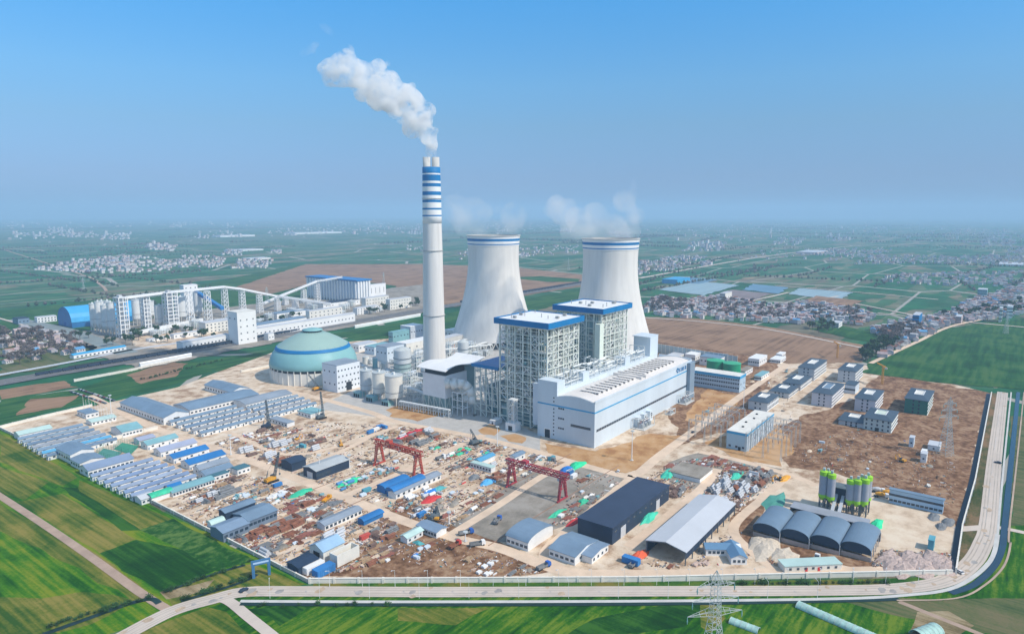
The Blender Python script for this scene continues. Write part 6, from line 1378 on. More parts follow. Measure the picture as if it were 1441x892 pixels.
def place(pr, label, x, y, rz, z=.3, group=None, scale=None):
    if pr['src'] is None:
        parts = pr['parts']
        if len(parts) == 1: o = parts[0][1].build(pr['nm'], parts[0][2]); o['category'] = pr['cat']
        else:
            o = bpy.data.objects.new(pr['nm'], None); COL.objects.link(o); o['category'] = pr['cat']
            for nm_, mb, mt in parts: mb.build(nm_, mt, o)
        pr['src'] = o; o.location = (x, y, z); o.rotation_euler = (0, 0, rz)
        if scale: o.scale = scale
        if group: o['group'] = group
        THINGS.append((o, label, x, y)); return o
    return again(pr['src'], label, (x, y, z), rz, group, scale or (1, 1, 1))
def pipes(n, r, L, m):
    b = MB(); k = 0; row = n; z = r
    while row > 0:
        for i in range(row): b.bar((-L/2, (i-(row-1)/2)*2*r, z), (L/2, (i-(row-1)/2)*2*r, z), 2*r, 0, 8)
        row -= 1; z += 1.74*r
        if row < n-2: break
    return b
def stack(L, W, H, n, gap, j=.2):
    b = MB()
    for i in range(n):
        y = -W/2+W*(i+.5)/n; l = L*rng.uniform(1-j, 1); b.box(-l/2, l/2, y-W/n*(.5-gap), y+W/n*(.5-gap), 0, H*rng.uniform(.5, 1))
    return b
def lump(r, h, seed, flat=.6):
    b = MB(); n, m_ = 12, 4; R0 = random.Random(seed); jit = [R0.uniform(.75, 1.25) for _ in range(n)]
    pr = [[(r*jit[k]*cos(pi/2*j/m_)*(1.4 if j == 0 else 1)*cos(2*pi*k/n), flat*r*jit[k]*cos(pi/2*j/m_)*sin(2*pi*k/n), h*sin(pi/2*j/m_)*R0.uniform(.85, 1.15)) for k in range(n)] for j in range(m_)]
    for row in pr: b.v += row
    b.v.append((0, 0, h))
    for j in range(m_-1):
        for k in range(n): b.f.append((j*n+k, j*n+(k+1) % n, (j+1)*n+(k+1) % n, (j+1)*n+k)); b.m.append(0)
    for k in range(n): b.f.append(((m_-1)*n+k, (m_-1)*n+(k+1) % n, m_*n)); b.m.append(0)
    return b
RED2 = mat('primer_red_steel', (.30, .12, .09), .7, .3, .5); GRY2 = mat('bundle_grey', (.20, .21, .22), .7, .25, .5); PNK = mat('worn_pinkish', (.55, .43, .37), .8, .2, .4)
BRN2 = mat('dark_brown_steel', (.17, .11, .09), .8, .3, .5)
KINDS = [
    ('pipe_stack', 'stack of pipes', [(w_, m_, pipes(n_, r_, L_n, m_)) for w_, m_, n_, r_, L_n in (('rusty', RUST, 5, .45, 9), ('grey', GRY2, 4, .6, 10), ('dark', BRN2, 6, .35, 8), ('pale', LGREY, 3, .9, 8))], 'pipe stack'),
    ('steel_bundle', 'steel bundle', [(w_, m_, stack(L_n, W_n, h_, n_, .18)) for w_, m_, L_n, W_n, h_, n_ in (('red primed', RED2, 11, 4, .9, 6), ('rusty', RUST, 10, 3.5, 1.1, 6), ('dark brown', BRN2, 12, 3, .8, 5), ('grey', GRY2, 9, 3.4, 1.2, 6))], 'steel bundle'),
    ('timber_stack', 'timber stack', [(w_, m_, stack(L_n, W_n, h_, n_, .08, .3)) for w_, m_, L_n, W_n, h_, n_ in (('brown', TIMB, 6, 4, 1.6, 4), ('pinkish', PNK, 5, 3, 1.4, 3), ('sandy', SANDP, 6, 3.4, 1.2, 4))], 'timber stack'),
    ('crate_stack', 'crates', [(w_, m_, stack(L_n, W_n, h_, n_, .06, .35)) for w_, m_, L_n, W_n, h_, n_ in (('white', WHITE, 4.5, 3, 2.2, 3), ('pale blue', CLAD, 5, 3.2, 1.8, 3), ('teal', TEALR, 4, 3, 1.8, 2), ('cream', CREAM, 6, 2.6, 1.6, 3))], 'crate stack'),
    ('covered_heap', 'covered heap', [(w_, m_, lump(r_, h_, s_)) for w_, m_, r_, h_, s_ in (('green', TARPG, 3.4, 1.5, 1), ('blue', TARPB, 3.0, 1.5, 2), ('teal', TARPT, 3.2, 1.3, 3), ('white', WHITE, 2.6, 1.2, 4), ('red', REDT, 2.4, 1.2, 5))], 'tarpaulin heap'),
    ('spoil_heap', 'soil heap', [(w_, m_, lump(r_, h_, s_, .8)) for w_, m_, r_, h_, s_ in (('brown', SOIL, 4.0, 1.6, 11), ('sandy', SANDP, 4.4, 1.5, 12), ('grey', YARD, 3.6, 1.4, 13))], 'soil heap'),
]
PROT = {}
for nm_, cat_, vs, ds in KINDS: PROT[nm_] = [(P_(nm_, cat_, [('', mb, m_)]), w_+' '+ds) for w_, m_, mb in vs]
def container(m, L=6.1):
    b = MB(); b.box(-L/2, L/2, -1.22, 1.22, .15, 2.6); r = MB(); [r.box(-L/2+.3+k*.6, -L/2+.5+k*.6, -1.28, 1.28, .2, 2.5) for k in range(int(L/.6)-1)]
    d = MB(); d.box(-L/2-.08, -L/2-.01, -1.1, -.04, .3, 2.5); d.box(-L/2-.08, -L/2-.01, .04, 1.1, .3, 2.5)
    return [('box_body', b, m), ('corrugation', r, m), ('door', d, m)]
def truck(cm, bm, tank=False):
    c = MB(); c.prism([(2.2, .6), (4.4, .6), (4.5, 1.6), (4.1, 2.8), (2.2, 2.9)], 'y', -1.2, 1.2); g = MB(); g.prism([(4.52, 1.65), (4.56, 1.65), (4.2, 2.6), (4.16, 2.6)], 'y', -1.0, 1.0)
    f = MB(); f.box(-4.4, 4.2, -.6, .6, .55, .9); b = MB()
    if tank: b.lathe([(.6, 0), (1.25, 1.4), (1.35, 3.2), (.8, 5.2), (.5, 5.6)], 14); b.v = [(x_*0+ (2.0-z_), y_, x_+2.3) for x_, y_, z_ in b.v]
    else: b.box(-4.4, 2.0, -1.2, 1.2, .95, 1.15); b.box(-4.4, 2.0, -1.2, -1.1, 1.16, 2.2); b.box(-4.4, 2.0, 1.1, 1.2, 1.16, 2.2); b.box(1.9, 2.0, -1.09, 1.09, 1.16, 2.4); b.box(-4.4, -4.3, -1.09, 1.09, 1.16, 2.2)
    P = [('cab', c, cm), ('windscreen', g, GLASS), ('chassis', f, STEELD), ('mixer_drum' if tank else 'cargo_bed', b, bm)]
    for X in (3.2, -2.2, -3.4):
        for s in (-1, 1): w_ = MB(); w_.bar((X, s*.85, .5), (X, s*1.2, .5), 1.0, 0, 12); P.append(('wheel', w_, TYRE))
    return P
def car(m):
    b = MB(); b.prism([(-2.2, .35), (2.2, .35), (2.2, .8), (1.3, .95), (-2.1, .95)], 'y', -.85, .85); r = MB(); r.prism([(-1.9, .96), (1.2, .96), (.5, 1.45), (-1.4, 1.45)], 'y', -.75, .75)
    P = [('body', b, m), ('cabin_glass', r, GLASS)]
    q = MB(); q.box(-1.3, .4, -.7, .7, 1.46, 1.5); P.append(('roof', q, m))
    for X in (1.35, -1.35):
        for s in (-1, 1): w_ = MB(); w_.bar((X, s*.7, .33), (X, s*.9, .33), .66, 0, 12); P.append(('wheel', w_, TYRE))
    return P
CONT = [(P_('shipping_container', 'container', container(m_)), w_+' container') for w_, m_ in (('white', WHITE), ('blue', mat('container_blue', (.04, .20, .48))), ('teal', mat('container_teal', (.1, .34, .42))), ('red', mat('container_red', (.50, .08, .06))), ('grey', GRY2))]
TRUCK = [(P_('truck', 'truck', truck(cm, bm)), w_+' cab truck') for w_, cm, bm in (('white', WHITE, GRY2), ('blue', mat('cab_blue', (.03, .12, .45)), GRY2), ('red', mat('cab_red', (.5, .05, .04)), RUST), ('orange', YEL, YEL))]
MIX = [(P_('mixer_truck', 'mixer truck', truck(WHITE, mm, True)), w_+' drum concrete mixer truck') for w_, mm in (('white', LGREY), ('orange', YEL))]
CAR = [(P_('parked_car', 'car', car(m_)), w_+' car') for w_, m_ in (('white', WHITE), ('dark', NAVY), ('grey', GRY2), ('red', mat('car_red', (.4, .03, .03))))]
def tankp(m):
    b = MB(); b.bar((-3, 0, 1.5), (3, 0, 1.5), 2.6, 0, 14); s = MB(); s.box(-2.2, -1.6, -1.1, 1.1, 0, .8); s.box(1.6, 2.2, -1.1, 1.1, 0, .8); return [('vessel', b, m), ('saddle', s, STEELD)]
TANK = [(P_('lying_vessel', 'vessel', tankp(m_)), w_+' vessel') for w_, m_ in (('white', WHITE), ('pale grey', LGREY), ('blue', mat('vessel_blue', (.08, .25, .5))))]
ZA = poly((238, 708), (270, 690), (330, 664), (475, 703), (560, 737), (548, 790), (500, 800), (440, 812), (330, 765))
ZB = poly((300, 622), (375, 604), (450, 594), (560, 600), (690, 616), (760, 642), (700, 700), (640, 750), (500, 700), (340, 645))
ZC = poly((800, 664), (885, 672), (845, 715), (800, 735), (765, 745), (812, 690))
ZD = poly((890, 682), (940, 655), (1000, 642), (1105, 670), (1040, 720), (1000, 700), (940, 700))
ZE = poly((1240, 775), (1340, 780), (1336, 804), (1225, 802)); ZF = poly((1060, 772), (1110, 796), (1100, 802), (1050, 780))
ZG = poly((640, 755), (700, 775), (780, 806), (700, 812), (560, 790), (560, 760))
ZH = poly((880, 780), (960, 790), (1040, 740), (1050, 770), (1040, 795), (900, 800)); ZI = poly((1100, 640), (1200, 600), (1345, 640), (1345, 720), (1240, 685))
ZJ = poly((760, 640), (800, 655), (700, 700), (690, 660)); ZK = poly((985, 560), (1110, 520), (1120, 600), (1000, 600))
def lane(y): return (y+400) % 18 < 4.2
def bare(x, y): return mnoise.noise(Vector((x*.028, y*.028, 5.5))) > .24
def scatter(Z, n, weights, ang=.05, road=True):
    names = list(weights)
    for x, y in sample(Z, n, 2.2, road=road):
        if lane(y) or bare(x, y): continue
        rr = random.Random(int(x//26)*977+int(y//18)*131+3); kk = rr.choices(names, [weights[q] for q in names])[0]      # sorted plots: like lies with like
        k = kk if rng.random() < .72 else rng.choices(names, [weights[q] for q in names])[0]; rv = rr.random()
        lst = {'cont': CONT, 'tank': TANK, 'truck': TRUCK}.get(k) or PROT[k]
        pr, lb = lst[int((rv if rng.random() < .7 else rng.random())*len(lst))]
        rz = (0 if rng.random() < .85 else pi/2)+rng.gauss(0, ang); s = rng.uniform(.5, .95)
        if k == 'truck': lb += ' parked'; s = 1
        if k in ('cont',): s = 1
        place(pr, lb, x, y, rz, .3, None, (s, s, s))
        if k not in ('spoil_heap',): OCC.append((x-1.6, x+1.6, y-1.2, y+1.2))
scatter(ZA, 480, dict(steel_bundle=9, pipe_stack=6, timber_stack=6, crate_stack=3, covered_heap=.6, spoil_heap=2, cont=.5, tank=.6, truck=.4))
scatter(ZB, 800, dict(steel_bundle=8, pipe_stack=6, timber_stack=5, crate_stack=7, covered_heap=.9, spoil_heap=3, cont=.9, tank=2, truck=.6))
scatter(ZC, 40, dict(steel_bundle=5, crate_stack=4, covered_heap=3, cont=1, tank=1))
scatter(ZD, 260, dict(steel_bundle=12, pipe_stack=6, crate_stack=1, covered_heap=.6, tank=.3, cont=.3, timber_stack=2))
scatter(ZG, 40, dict(steel_bundle=2, timber_stack=2, crate_stack=3, spoil_heap=5, covered_heap=1))
scatter(ZH, 45, dict(timber_stack=3, steel_bundle=3, crate_stack=2, spoil_heap=2)); scatter(ZI, 26, dict(spoil_heap=6, crate_stack=2, timber_stack=1)); scatter(ZJ, 30, dict(tank=3, crate_stack=4, covered_heap=2, cont=2)); scatter(ZK, 24, dict(crate_stack=2, steel_bundle=1, spoil_heap=3))
# named heaps and sheets one can point at
def heap(px, py, w_, d_, h, m, label, nm='covered_heap', cat='covered heap', rz=0, seed=1):
    x, y = G(px, py); b = lump(w_/2, h, seed, d_/w_); b2 = MB(); return single(b, nm, m, label, cat, (x, y, .28), rz)
heap(425*1.0, 706-12, 14, 8, 1.8, TARPG, 'bright green covered heap below the dark grey warehouse crossing', seed=21)
heap(491, 679, 17, 9, 2.0, mat('vivid_green_net', (.03, .62, .30)), 'vivid green netted heap left of the vivid blue racks', seed=22)
for i, (px, py, w_) in enumerate([(566, 618, 16), (578, 613, 14), (588, 609, 10)]): heap(px, py, w_, 9, 3, mat('crimson_heap', (.55, .04, .06), .7, .35, .6), 'crimson steel heap behind the left gantry crane,', rz=i*.5, seed=30+i)
heap(607, 703, 12, 7, 2, REDT, 'bright red covered heap between the two gantry cranes', seed=41)
heap(606, 694, 13, 6, 2.4, TARPB, 'blue covered heap beside the bright red heap', seed=42); heap(615, 690, 12, 6, 2, TARPT, 'teal covered heap behind the bright red heap', seed=43)
heap(685, 680, 12, 7, 2.4, mat('sky_sheet', (.1, .4, .7)), 'sky blue covered heap left of the right gantry crane', seed=44)
heap(797, 662, 13, 9, 2.4, TARPB, 'blue sheeted heap near the right end of the crimson crane girder', seed=45); heap(812, 656, 14, 9, 2.6, mat('vivid_green_net', (.03, .62, .3)), 'vivid green netted heap next to the blue sheeted heap', seed=46)
heap(943, 668, 18, 10, 3, mat('mint_net', (.06, .55, .38)), 'mint green netted heap behind the far end of the dark navy shed', seed=47)
heap(913, 729, 16, 6, 2.2, mat('mint_net', (.06, .55, .38)), 'long mint green heap beside the dark navy shed', seed=48); heap(820, 707, 9, 5, 2, TARPG, 'green drum heap left of the dark navy shed', seed=49)
heap(785, 723, 13, 4, 1.8, TARPG, 'green strip heap by the crane rail', seed=50); heap(1037, 669, 16, 6, 2, mat('mint_net', (.06, .55, .38)), 'green netted heap in the dense steel yard', seed=51)
heap(1091, 706, 22, 12, 1.2, mat('teal_net', (.08, .30, .24)), 'flat teal net heap left of the batching plant', seed=52); heap(1235, 738, 11, 6, 2.2, mat('vivid_green_net', (.03, .62, .3)), 'vivid green heap right of the aggregate bins', seed=53)
heap(900, 782, 12, 6, 1.8, mat('orange_red', (.7, .12, .05)), 'orange-red heap in front of the light grey open shed', seed=54); heap(808, 735, 12, 4, 1.6, REDT, 'red heap by the left corner of the dark navy shed', seed=55)
heap(1105, 674, 10, 5, 2, YEL, 'orange machine covered heap at the junction beside the batching plant', seed=56)
for i, (px, py, w_) in enumerate([(1080, 770, 24), (1070, 766, 14), (1102, 782, 14)]): heap(px, py, w_, 13, 2.6, mat('cream_rubble', (.58, .50, .40), .9, .2, .6), 'cream rubble heap below the vaulted shed', 'rubble_heap', 'rubble heap', seed=60+i)
for i in range(9): heap(1250+i*10, 787+(i % 3)*6, 18, 10, 2.2, mat('pink_rubble', (.46, .36, .32), .9, .35, .7), 'pinkish rubble heap beside the far wall corner', 'rubble_heap', 'rubble heap', seed=70+i)
for i, (px, py) in enumerate([(668, 672), (1315, 728), (1335, 735), (1325, 742)]): heap(px, py, 9, 6, 2, GRY2, 'pale grey debris heap', 'rubble_heap', 'rubble heap', seed=90+i)
# litter that nobody could count
b = MB(); R1 = random.Random(5)
for Z, n_, sz in ((ZA, 5000, 1), (ZB, 8000, 1), (ZC, 350, 1), (ZD, 3200, 1), (ZE, 1600, .9), (ZF, 300, .9), (ZG, 700, .7), (ZH, 600, .9), (ZI, 1100, .7), (ZJ, 300, 1), (ZK, 300, .7)):
    for x, y in sample(Z, n_, .2, 6):
        if (lane(y) and R1.random() < .85) or (bare(x, y) and R1.random() < .7): continue
        s = sz*R1.uniform(.25, .75); L = s*R1.choice((1, 1.5, 3.5, 6)); b.rbox(x, y, L, s, .2, .3+s*R1.uniform(.3, 1.1), R1.choice((0, 0, 0, pi/2, R1.uniform(0, 3))), R1.choices(range(9), (7, 3, 4, 5, 1.6, 8, .25, .4, .15))[0])
o = b.build('scrap_litter', [PNK, RUST, BRN2, GRY2, WHITE, TIMB, TARPB, TARPT, REDT]); o['kind'] = 'stuff'; o['label'] = 'loose scrap, offcuts and rubble strewn over the construction yards'; o['category'] = 'scrap'
# grass tufts on the verge and brown ground
# vehicles
for i in range(26):
    f = i/26; px, py = lerp((100, 552), (150, 569), f); x, y = G(px, py)
    for j in range(2): pr, lb = CAR[rng.choice((0, 0, 1, 2, 2, 3))]; place(pr, lb+' parked in the lot', x+j*9, y+j*3, pi/2, .25)
for px, py, rz, k, lb in ((343, 832, 0, 1, 'driving at the fork of the outer road'), (1350, 806, .9, 0, 'driving round the bend of the outer road'), (975, 609, 0, 1, 'on the road before the turbine hall'), (870, 664, .3, 0, 'on the ring road by the near lawn'), (668, 585, 0, 2, 'parked before the ducts'), (1404, 652, 1.4, 1, 'driving on the straight canal road')):
    x, y = G(px, py); pr, l0 = CAR[k]; place(pr, l0+' '+lb, x, y, rz, .28)
for px, py, rz, k, lb in ((656, 752, -.5, 1, 'parked by the lower dirt road'), (672, 768, -.6, 0, 'with long bed near the arched hall'), (765, 800, -.2, 1, 'by the wall below the twin gabled shed'), (892, 796, 0, 1, 'before the light grey open shed'), (460, 705, .4, 3, 'on the crossing'), (700, 735, .3, 1, 'on the gravel yard'), (640, 770, 0, 2, 'on the bare soil'), (1148, 790, 0, 0, 'beside the guard building')):
    x, y = G(px, py); pr, l0 = TRUCK[k]; place(pr, l0+' '+lb, x, y, rz, .3)
for px, py, rz, k, lb in ((1235, 693, -1.2, 0, 'left of the sky blue office'), (1240, 700, -1.3, 1, 'right of the lime banded silos'), (1250, 697, -1.2, 1, 'nearest the sky blue office'), (1200, 740, .3, 0, 'by the aggregate bins')):
    x, y = G(px, py); pr, l0 = MIX[k]; place(pr, l0+' '+lb, x, y, rz, .3)
for i, (px, py) in enumerate([(441, 803), (456, 807), (430, 796), (888, 793), (1300, 640)]):
    x, y = G(px, py); pr, l0 = CONT[(0, 1, 4, 1, 0)[i]]; place(pr, ['pale double container by the tall white workshop', 'blue ended container by the wall corner', 'grey container behind the charcoal shed', 'blue container before the light grey open shed', 'white container near the slim pylon'][i], x, y, [0, 0, 0, pi/2, 0][i], .3, None, (1.8, 2, 1.5) if i < 2 else (1.5, 1.5, 1.3))
# excavators
def excav(px, py, rz, label):
    x, y = G(px, py); t = thing('excavator', label, 'excavator', (x, y, .3), rz)
    for s in (-1, 1): b = MB(); b.prism([(-2, .3), (-1.6, 0), (1.6, 0), (2, .3), (1.7, .9), (-1.7, .9)], 'y', s*1.2-.3, s*1.2+.3); b.build('crawler_track', TYRE, t)
    b = MB(); b.prism([(-2.3, 1), (1.4, 1), (1.4, 1.9), (-2.3, 2.2)], 'y', -1.3, 1.3); b.build('body', YEL, t); b = MB(); b.prism([(.1, 1.95), (1.6, 1.3), (1.5, 2.9), (.2, 3)], 'y', .3, 1.35); b.build('cab', GLASS, t)
    b = MB(); b.bar((1.3, -.4, 1.5), (4, -.4, 4.2), .5); b.bar((4, -.4, 4.2), (6.6, -.4, 3), .4); b.build('boom', YEL, t); b = MB(); b.bar((6.6, -.4, 3), (6.2, -.4, .9), .35); b.box(5.6, 6.7, -.9, .1, 0, .9); b.build('bucket', YEL, t)
excav(418, 620, .3, 'orange excavator on the sandy ground right of the upright boomed crane'); excav(612, 733, 2, 'orange excavator by the timber near the gravel yard'); excav(1098, 676, 2.6, 'orange excavator at the junction left of the batching plant'); excav(480, 628, 1, 'orange excavator among pale crates in the upper yard'); excav(1270, 650, 1, 'orange excavator on the rough brown ground')
# street lamps, masts
def lampproto():
    b = MB(); b.bar((0, 0, 0), (0, 0, 8.6), .2, 0, 8, .12); a = MB(); a.bar((0, 0, 8.4), (0, 1.8, 9.1), .13, 0, 6); h = MB(); h.box(-.2, .2, 1.5, 2.4, 9.0, 9.2); return P_('street_lamp', 'street lamp', [('pole', b, WHITE), ('arm', a, WHITE), ('lamp_head', h, LGREY)])
LP = lampproto()
for k in range(19):
    px = 464+k*46; py = 826-(px-464)*.0055; x, y = G(px, py); place(LP, 'white street lamp by the wall', x, y, radians(143-53), .2, 'street lamps along the outer road')
for k in range(12):
    px = 380+k*70; x, y = G(px, 842); place(LP, 'white street lamp beside the ditch', x, y, radians(-37), .2, 'street lamps along the outer road')
for k in range(6): x, y = G(1387+k*4.2, 735-k*34); place(LP, 'white street lamp along the canal road', x, y, radians(-90), .2, 'street lamps along the outer road')
for k in range(11):
    px, py = lerp((118, 575), (160, 594), k/10); x, y = G(px, py+(k % 2)*4); b = MB(); b.bar((0, 0, 0), (0, 0, 12), .32, 0, 8, .18)
    if k == 0: FP = P_('flag_pole', 'flag pole', [('pole', b, WHITE), ('finial', MB().lathe([(.25, 12), (.25, 12.4)], 8), YEL)])
    place(FP, 'white flag pole by the gatehouse', x, y, 0, .2, 'flag poles by the gatehouse')
def mast(px, py, tp, label):
    x, y = G(px, py); H = ZT(px, py, tp); t = thing('light_mast', label, 'light mast', (x, y, .2)); b = MB(); b.bar((0, 0, 0), (0, 0, H), .75, 0, 10, .35); b.build('pole', WHITE, t); b = MB(); b.lathe([(.4, H-.8), (1.4, H-.6), (1.4, H), (.3, H)], 12); b.build('lamp_ring', GALV, t); b = MB(); b.box(-1, 1, -1, 1, 0, .5); b.build('footing', CONC, t)
for px, py, tp, lb in ((889, 648, 606, 'tall white light mast on the tan lawn right of the hall corner'), (157, 586, 556, 'tall white mast near the gatehouse'), (325, 640, 612, 'thin white light mast by the camp crossing'), (450, 668, 640, 'thin white light mast before the dark grey warehouse'), (492, 658, 640, 'thin white light mast at the far end of the dark grey warehouse'), (1046, 575, 545, 'grey light mast behind the switchgear hall'), (700, 628, 600, 'teal light mast before the boilers'), (1020, 690, 668, 'thin mast in the dense steel yard'), (632, 738, 720, 'blue post beside the lower dirt road'), (655, 762, 748, 'purple-blue post by the truck row')):
    mast(px, py, tp, lb)
# ================================================================ VILLAGES
RC = random.Random(11); HM = [mat('village_wall_white', (.64, .61, .60), .8, .15, .3), mat('village_wall_pink', (.58, .47, .46), .8, .15, .3), mat('village_wall_grey', (.44, .43, .47), .8, .15, .3)]
RM = [BRICKR, mat('village_flat_roof', (.42, .42, .44), .8, .15, .3), mat('village_mauve_roof', (.40, .32, .33), .8, .2, .3), mat('village_blue_roof', (.10, .28, .50), .6, .15, .3)]
VPROT = []
for wi, (wn_, wm) in enumerate((('white', HM[0]), ('pinkish', HM[1]), ('grey', HM[2]))):
    for ri, (rn, rm_, fl) in enumerate((('red tiled', RM[0], 0), ('flat grey', RM[1], 1), ('mauve', RM[2], 0), ('blue', RM[3], 0))):
        W_, D_, H_ = 11, 8, (6.5 if (wi+ri) % 2 else 4)
        a = MB(); r = MB(); w_ = MB()
        if fl: a.box(-W_/2, W_/2, -D_/2, D_/2, 0, H_+2); r.box(-W_/2-.2, W_/2+.2, -D_/2-.2, D_/2+.2, H_+2.01, H_+2.3)
        else: a.prism([(-D_/2, 0), (-D_/2, H_), (0, H_+2.2), (D_/2, H_), (D_/2, 0)], 'x', -W_/2, W_/2); pr_ = [(-D_/2-.4, H_-.15), (0, H_+2.3), (D_/2+.4, H_-.15)]; r.prism(pr_+[(p, z+.25) for p, z in reversed(pr_)], 'x', -W_/2-.3, W_/2+.3)
        parts = [('wall', a, wm), ('roof', r, rm_)]
        for k in range(3): q = MB(); q.box(-W_/2+1.6+k*3.2, -W_/2+3+k*3.2, -D_/2-.08, -D_/2, H_-2.4, H_-1); parts.append(('window', q, GLASS))
        VPROT.append((P_('village_house', 'house', parts), wn_, rn, wm, rm_, W_, D_, H_+2 if fl else H_, fl))
VZ = [('village beyond the brown field', poly((898, 440), (925, 418), (960, 425), (1010, 418), (1090, 432), (1130, 424), (1200, 436), (1235, 446), (1210, 458), (1150, 452), (1120, 458), (1050, 452), (960, 448)), 900, 1),
      ('village along the green field', poly((1225, 500), (1240, 480), (1222, 466), (1290, 446), (1330, 444), (1360, 425), (1441, 400), (1441, 442), (1345, 456), (1290, 480), (1240, 506)), 620, 1),
      ('hamlet left of the railway', poly((0, 472), (40, 462), (108, 478), (118, 498), (60, 508), (0, 520)), 75, 1),
      ('far', poly((45, 380), (100, 366), (190, 360), (245, 368), (240, 382), (140, 386)), 260, 2), ('far', poly((895, 388), (900, 368), (960, 360), (995, 362), (960, 378)), 220, 2),
      ('far', poly((1240, 398), (1250, 388), (1441, 382), (1441, 405), (1330, 402)), 200, 2), ('far', poly((640, 366), (650, 352), (815, 345), (815, 358)), 160, 2),
      ('far', poly((690, 326), (700, 314), (800, 312), (800, 324)), 140, 3), ('far', poly((900, 340), (900, 318), (1100, 314), (1441, 325), (1441, 345), (1150, 338)), 420, 3), ('far', poly((1200, 372), (1230, 360), (1400, 362), (1400, 372)), 220, 2),
      ('far', poly((10, 338), (20, 328), (130, 326), (140, 334)), 90, 3), ('far', poly((270, 336), (280, 326), (330, 326), (340, 334)), 40, 3), ('far', poly((375, 330), (380, 322), (600, 318), (600, 330)), 150, 3), ('far', poly((560, 352), (570, 346), (600, 346), (600, 354)), 14, 2),
      ('far', poly((1010, 372), (1060, 352), (1200, 350), (1180, 366)), 40, 2), ('far', poly((0, 322), (0, 314), (600, 312), (600, 318)), 120, 4)]
R9 = random.Random(21)
for k in range(46):
    px = R9.uniform(-20, 1460); py = 314+R9.random()**1.6*62; w_ = R9.uniform(14, 60)*(.5+(py-310)/60); h_ = w_*.09+1
    if 430 < px < 900 and py > 345: continue
    sc_ = 2 if py > 352 else 3; VZ.append(('far', poly((px-w_/2, py+h_), (px-w_*.3, py-h_), (px+w_/2, py-h_*.8), (px+w_*.4, py+h_)), int(w_*1.3), sc_))
allh = []
for nm_, Z, n_, sc in VZ:
    pts = sample(Z, n_, 1 if sc == 1 else 0, 8, road=False)
    for x, y in pts: allh.append((depth(x, y), nm_, x, y, sc))
allh.sort(key=lambda q: q[0]); far = MB(); cnt = 0
for ph, px, py in (('big left end of the village', 930, 435), ('middle of the village', 1050, 440), ('dense right end of the village', 1180, 448), ('blue block by the green field', 1290, 455), ('upper right village', 1400, 425), ('hamlet by the railway', 55, 490), ('field corner hedge', 1235, 495)): L_(ph, *G(px, py))
for d_, nm_, x, y, sc in allh:
    if cnt < 290 and sc == 1:
        pr, wn_, rn, wm, rm_, *_r = VPROT[RC.choices(range(12), (6, 5, 5, 1, 3, 3, 3, .6, 2, 3, 2, .5))[0]]
        s = RC.uniform(.55, 1.05); place(pr, f'{wn_} village house, {rn} roof,', x, y, RC.gauss(.2, .15)+(pi/2 if RC.random() < .25 else 0), 1.0, 'village houses', (s, s, s)); cnt += 1
    else:
        s = RC.uniform(.55, 1.0)*(1, 1, 1.15, 1.8, 3.0)[sc]; a_ = RC.gauss(.2, .2); w_, dd, h_ = 11*s, 8*s, RC.uniform(4, 8)*s**.5
        if sc >= 3 and RC.random() < .12: h_ *= 3
        far.rbox(x, y, w_, dd, 0, h_, a_, RC.choices((0, 1, 2), (5, 2, 2))[0]); far.rbox(x, y, w_*1.05, dd*1.05, h_+.05, h_+1.2*s, a_, 3+RC.choices((0, 1, 2, 3), (3, 4, 4, .5))[0])
o = far.build('distant_villages', HM+RM); o['kind'] = 'stuff'; o['label'] = 'hazy distant villages and town blocks spread over the plain'; o['category'] = 'villages'
for N, L, R, tp, lb, m_ in [((1292, 462), (1284, 460), (1306, 458), 444, 'dark blue netted apartment block at the edge of the green field', BLUE), ((1352, 456), (1344, 455), (1358, 453), 446, 'peach coloured shop block beside the village road', HM[1]), ((1409, 454), (1405, 453), (1414, 452), 434, 'slim cream tower block in the upper right village', CREAM), ((1020, 425), (1014, 424), (1027, 422), 413, 'cream six storey block above the village beyond the brown field', CREAM), ((1388, 420), (1375, 419), (1394, 418), 408, 'blue roofed school block in the upper right village', TEALR),
                            ((1424, 448), (1416, 447), (1430, 446), 432, 'white narrow tower block at the right end of the village', WHITE), ((1180, 462), (1165, 461), (1186, 459), 455, 'white walled farm hall inside the small green plot', WHITE)]:
    bx_('apartment_block', lb, 'apartment block', N, L, R, tp, m_, LGREY, [('-x', 6, .25, 2, 1.6), ('-x', 6, .55, 2, 1.6), ('-x', 6, .82, 2, 1.6), ('-y', 3, .5, 2, 1.6)])
for N, L, R, tp, lb, m_ in [((980-27, 400), (940, 397), (965, 396), 394, 'blue roofed farm hall beyond the right cooling tower', BLUEL), ((330, 354), (296, 354), (352, 351), 352.3, 'long white greenhouse range far out on the left plain', WHITE), ((352, 366), (325, 366), (362, 363), 364, 'white farm sheds with dark roofs far out on the left plain', WHITE), ((310, 334), (282, 334), (315, 331), 331.8, 'white factory hall near the left horizon', WHITE), ((1150, 358), (1120, 357), (1160, 355), 355.4, 'red and white depot beside the far highway', HM[1]), ((1440, 375), (1405, 374), (1450, 372), 373, 'pale greenhouse range far right', LGREY),
                            ((415, 330), (385, 330), (440, 327), 327.8, 'white works building near the horizon', WHITE)]:
    bx_('farm_hall', lb, 'hall', N, L, R, tp, m_, m_ if 'blue' in lb else LGREY, [])
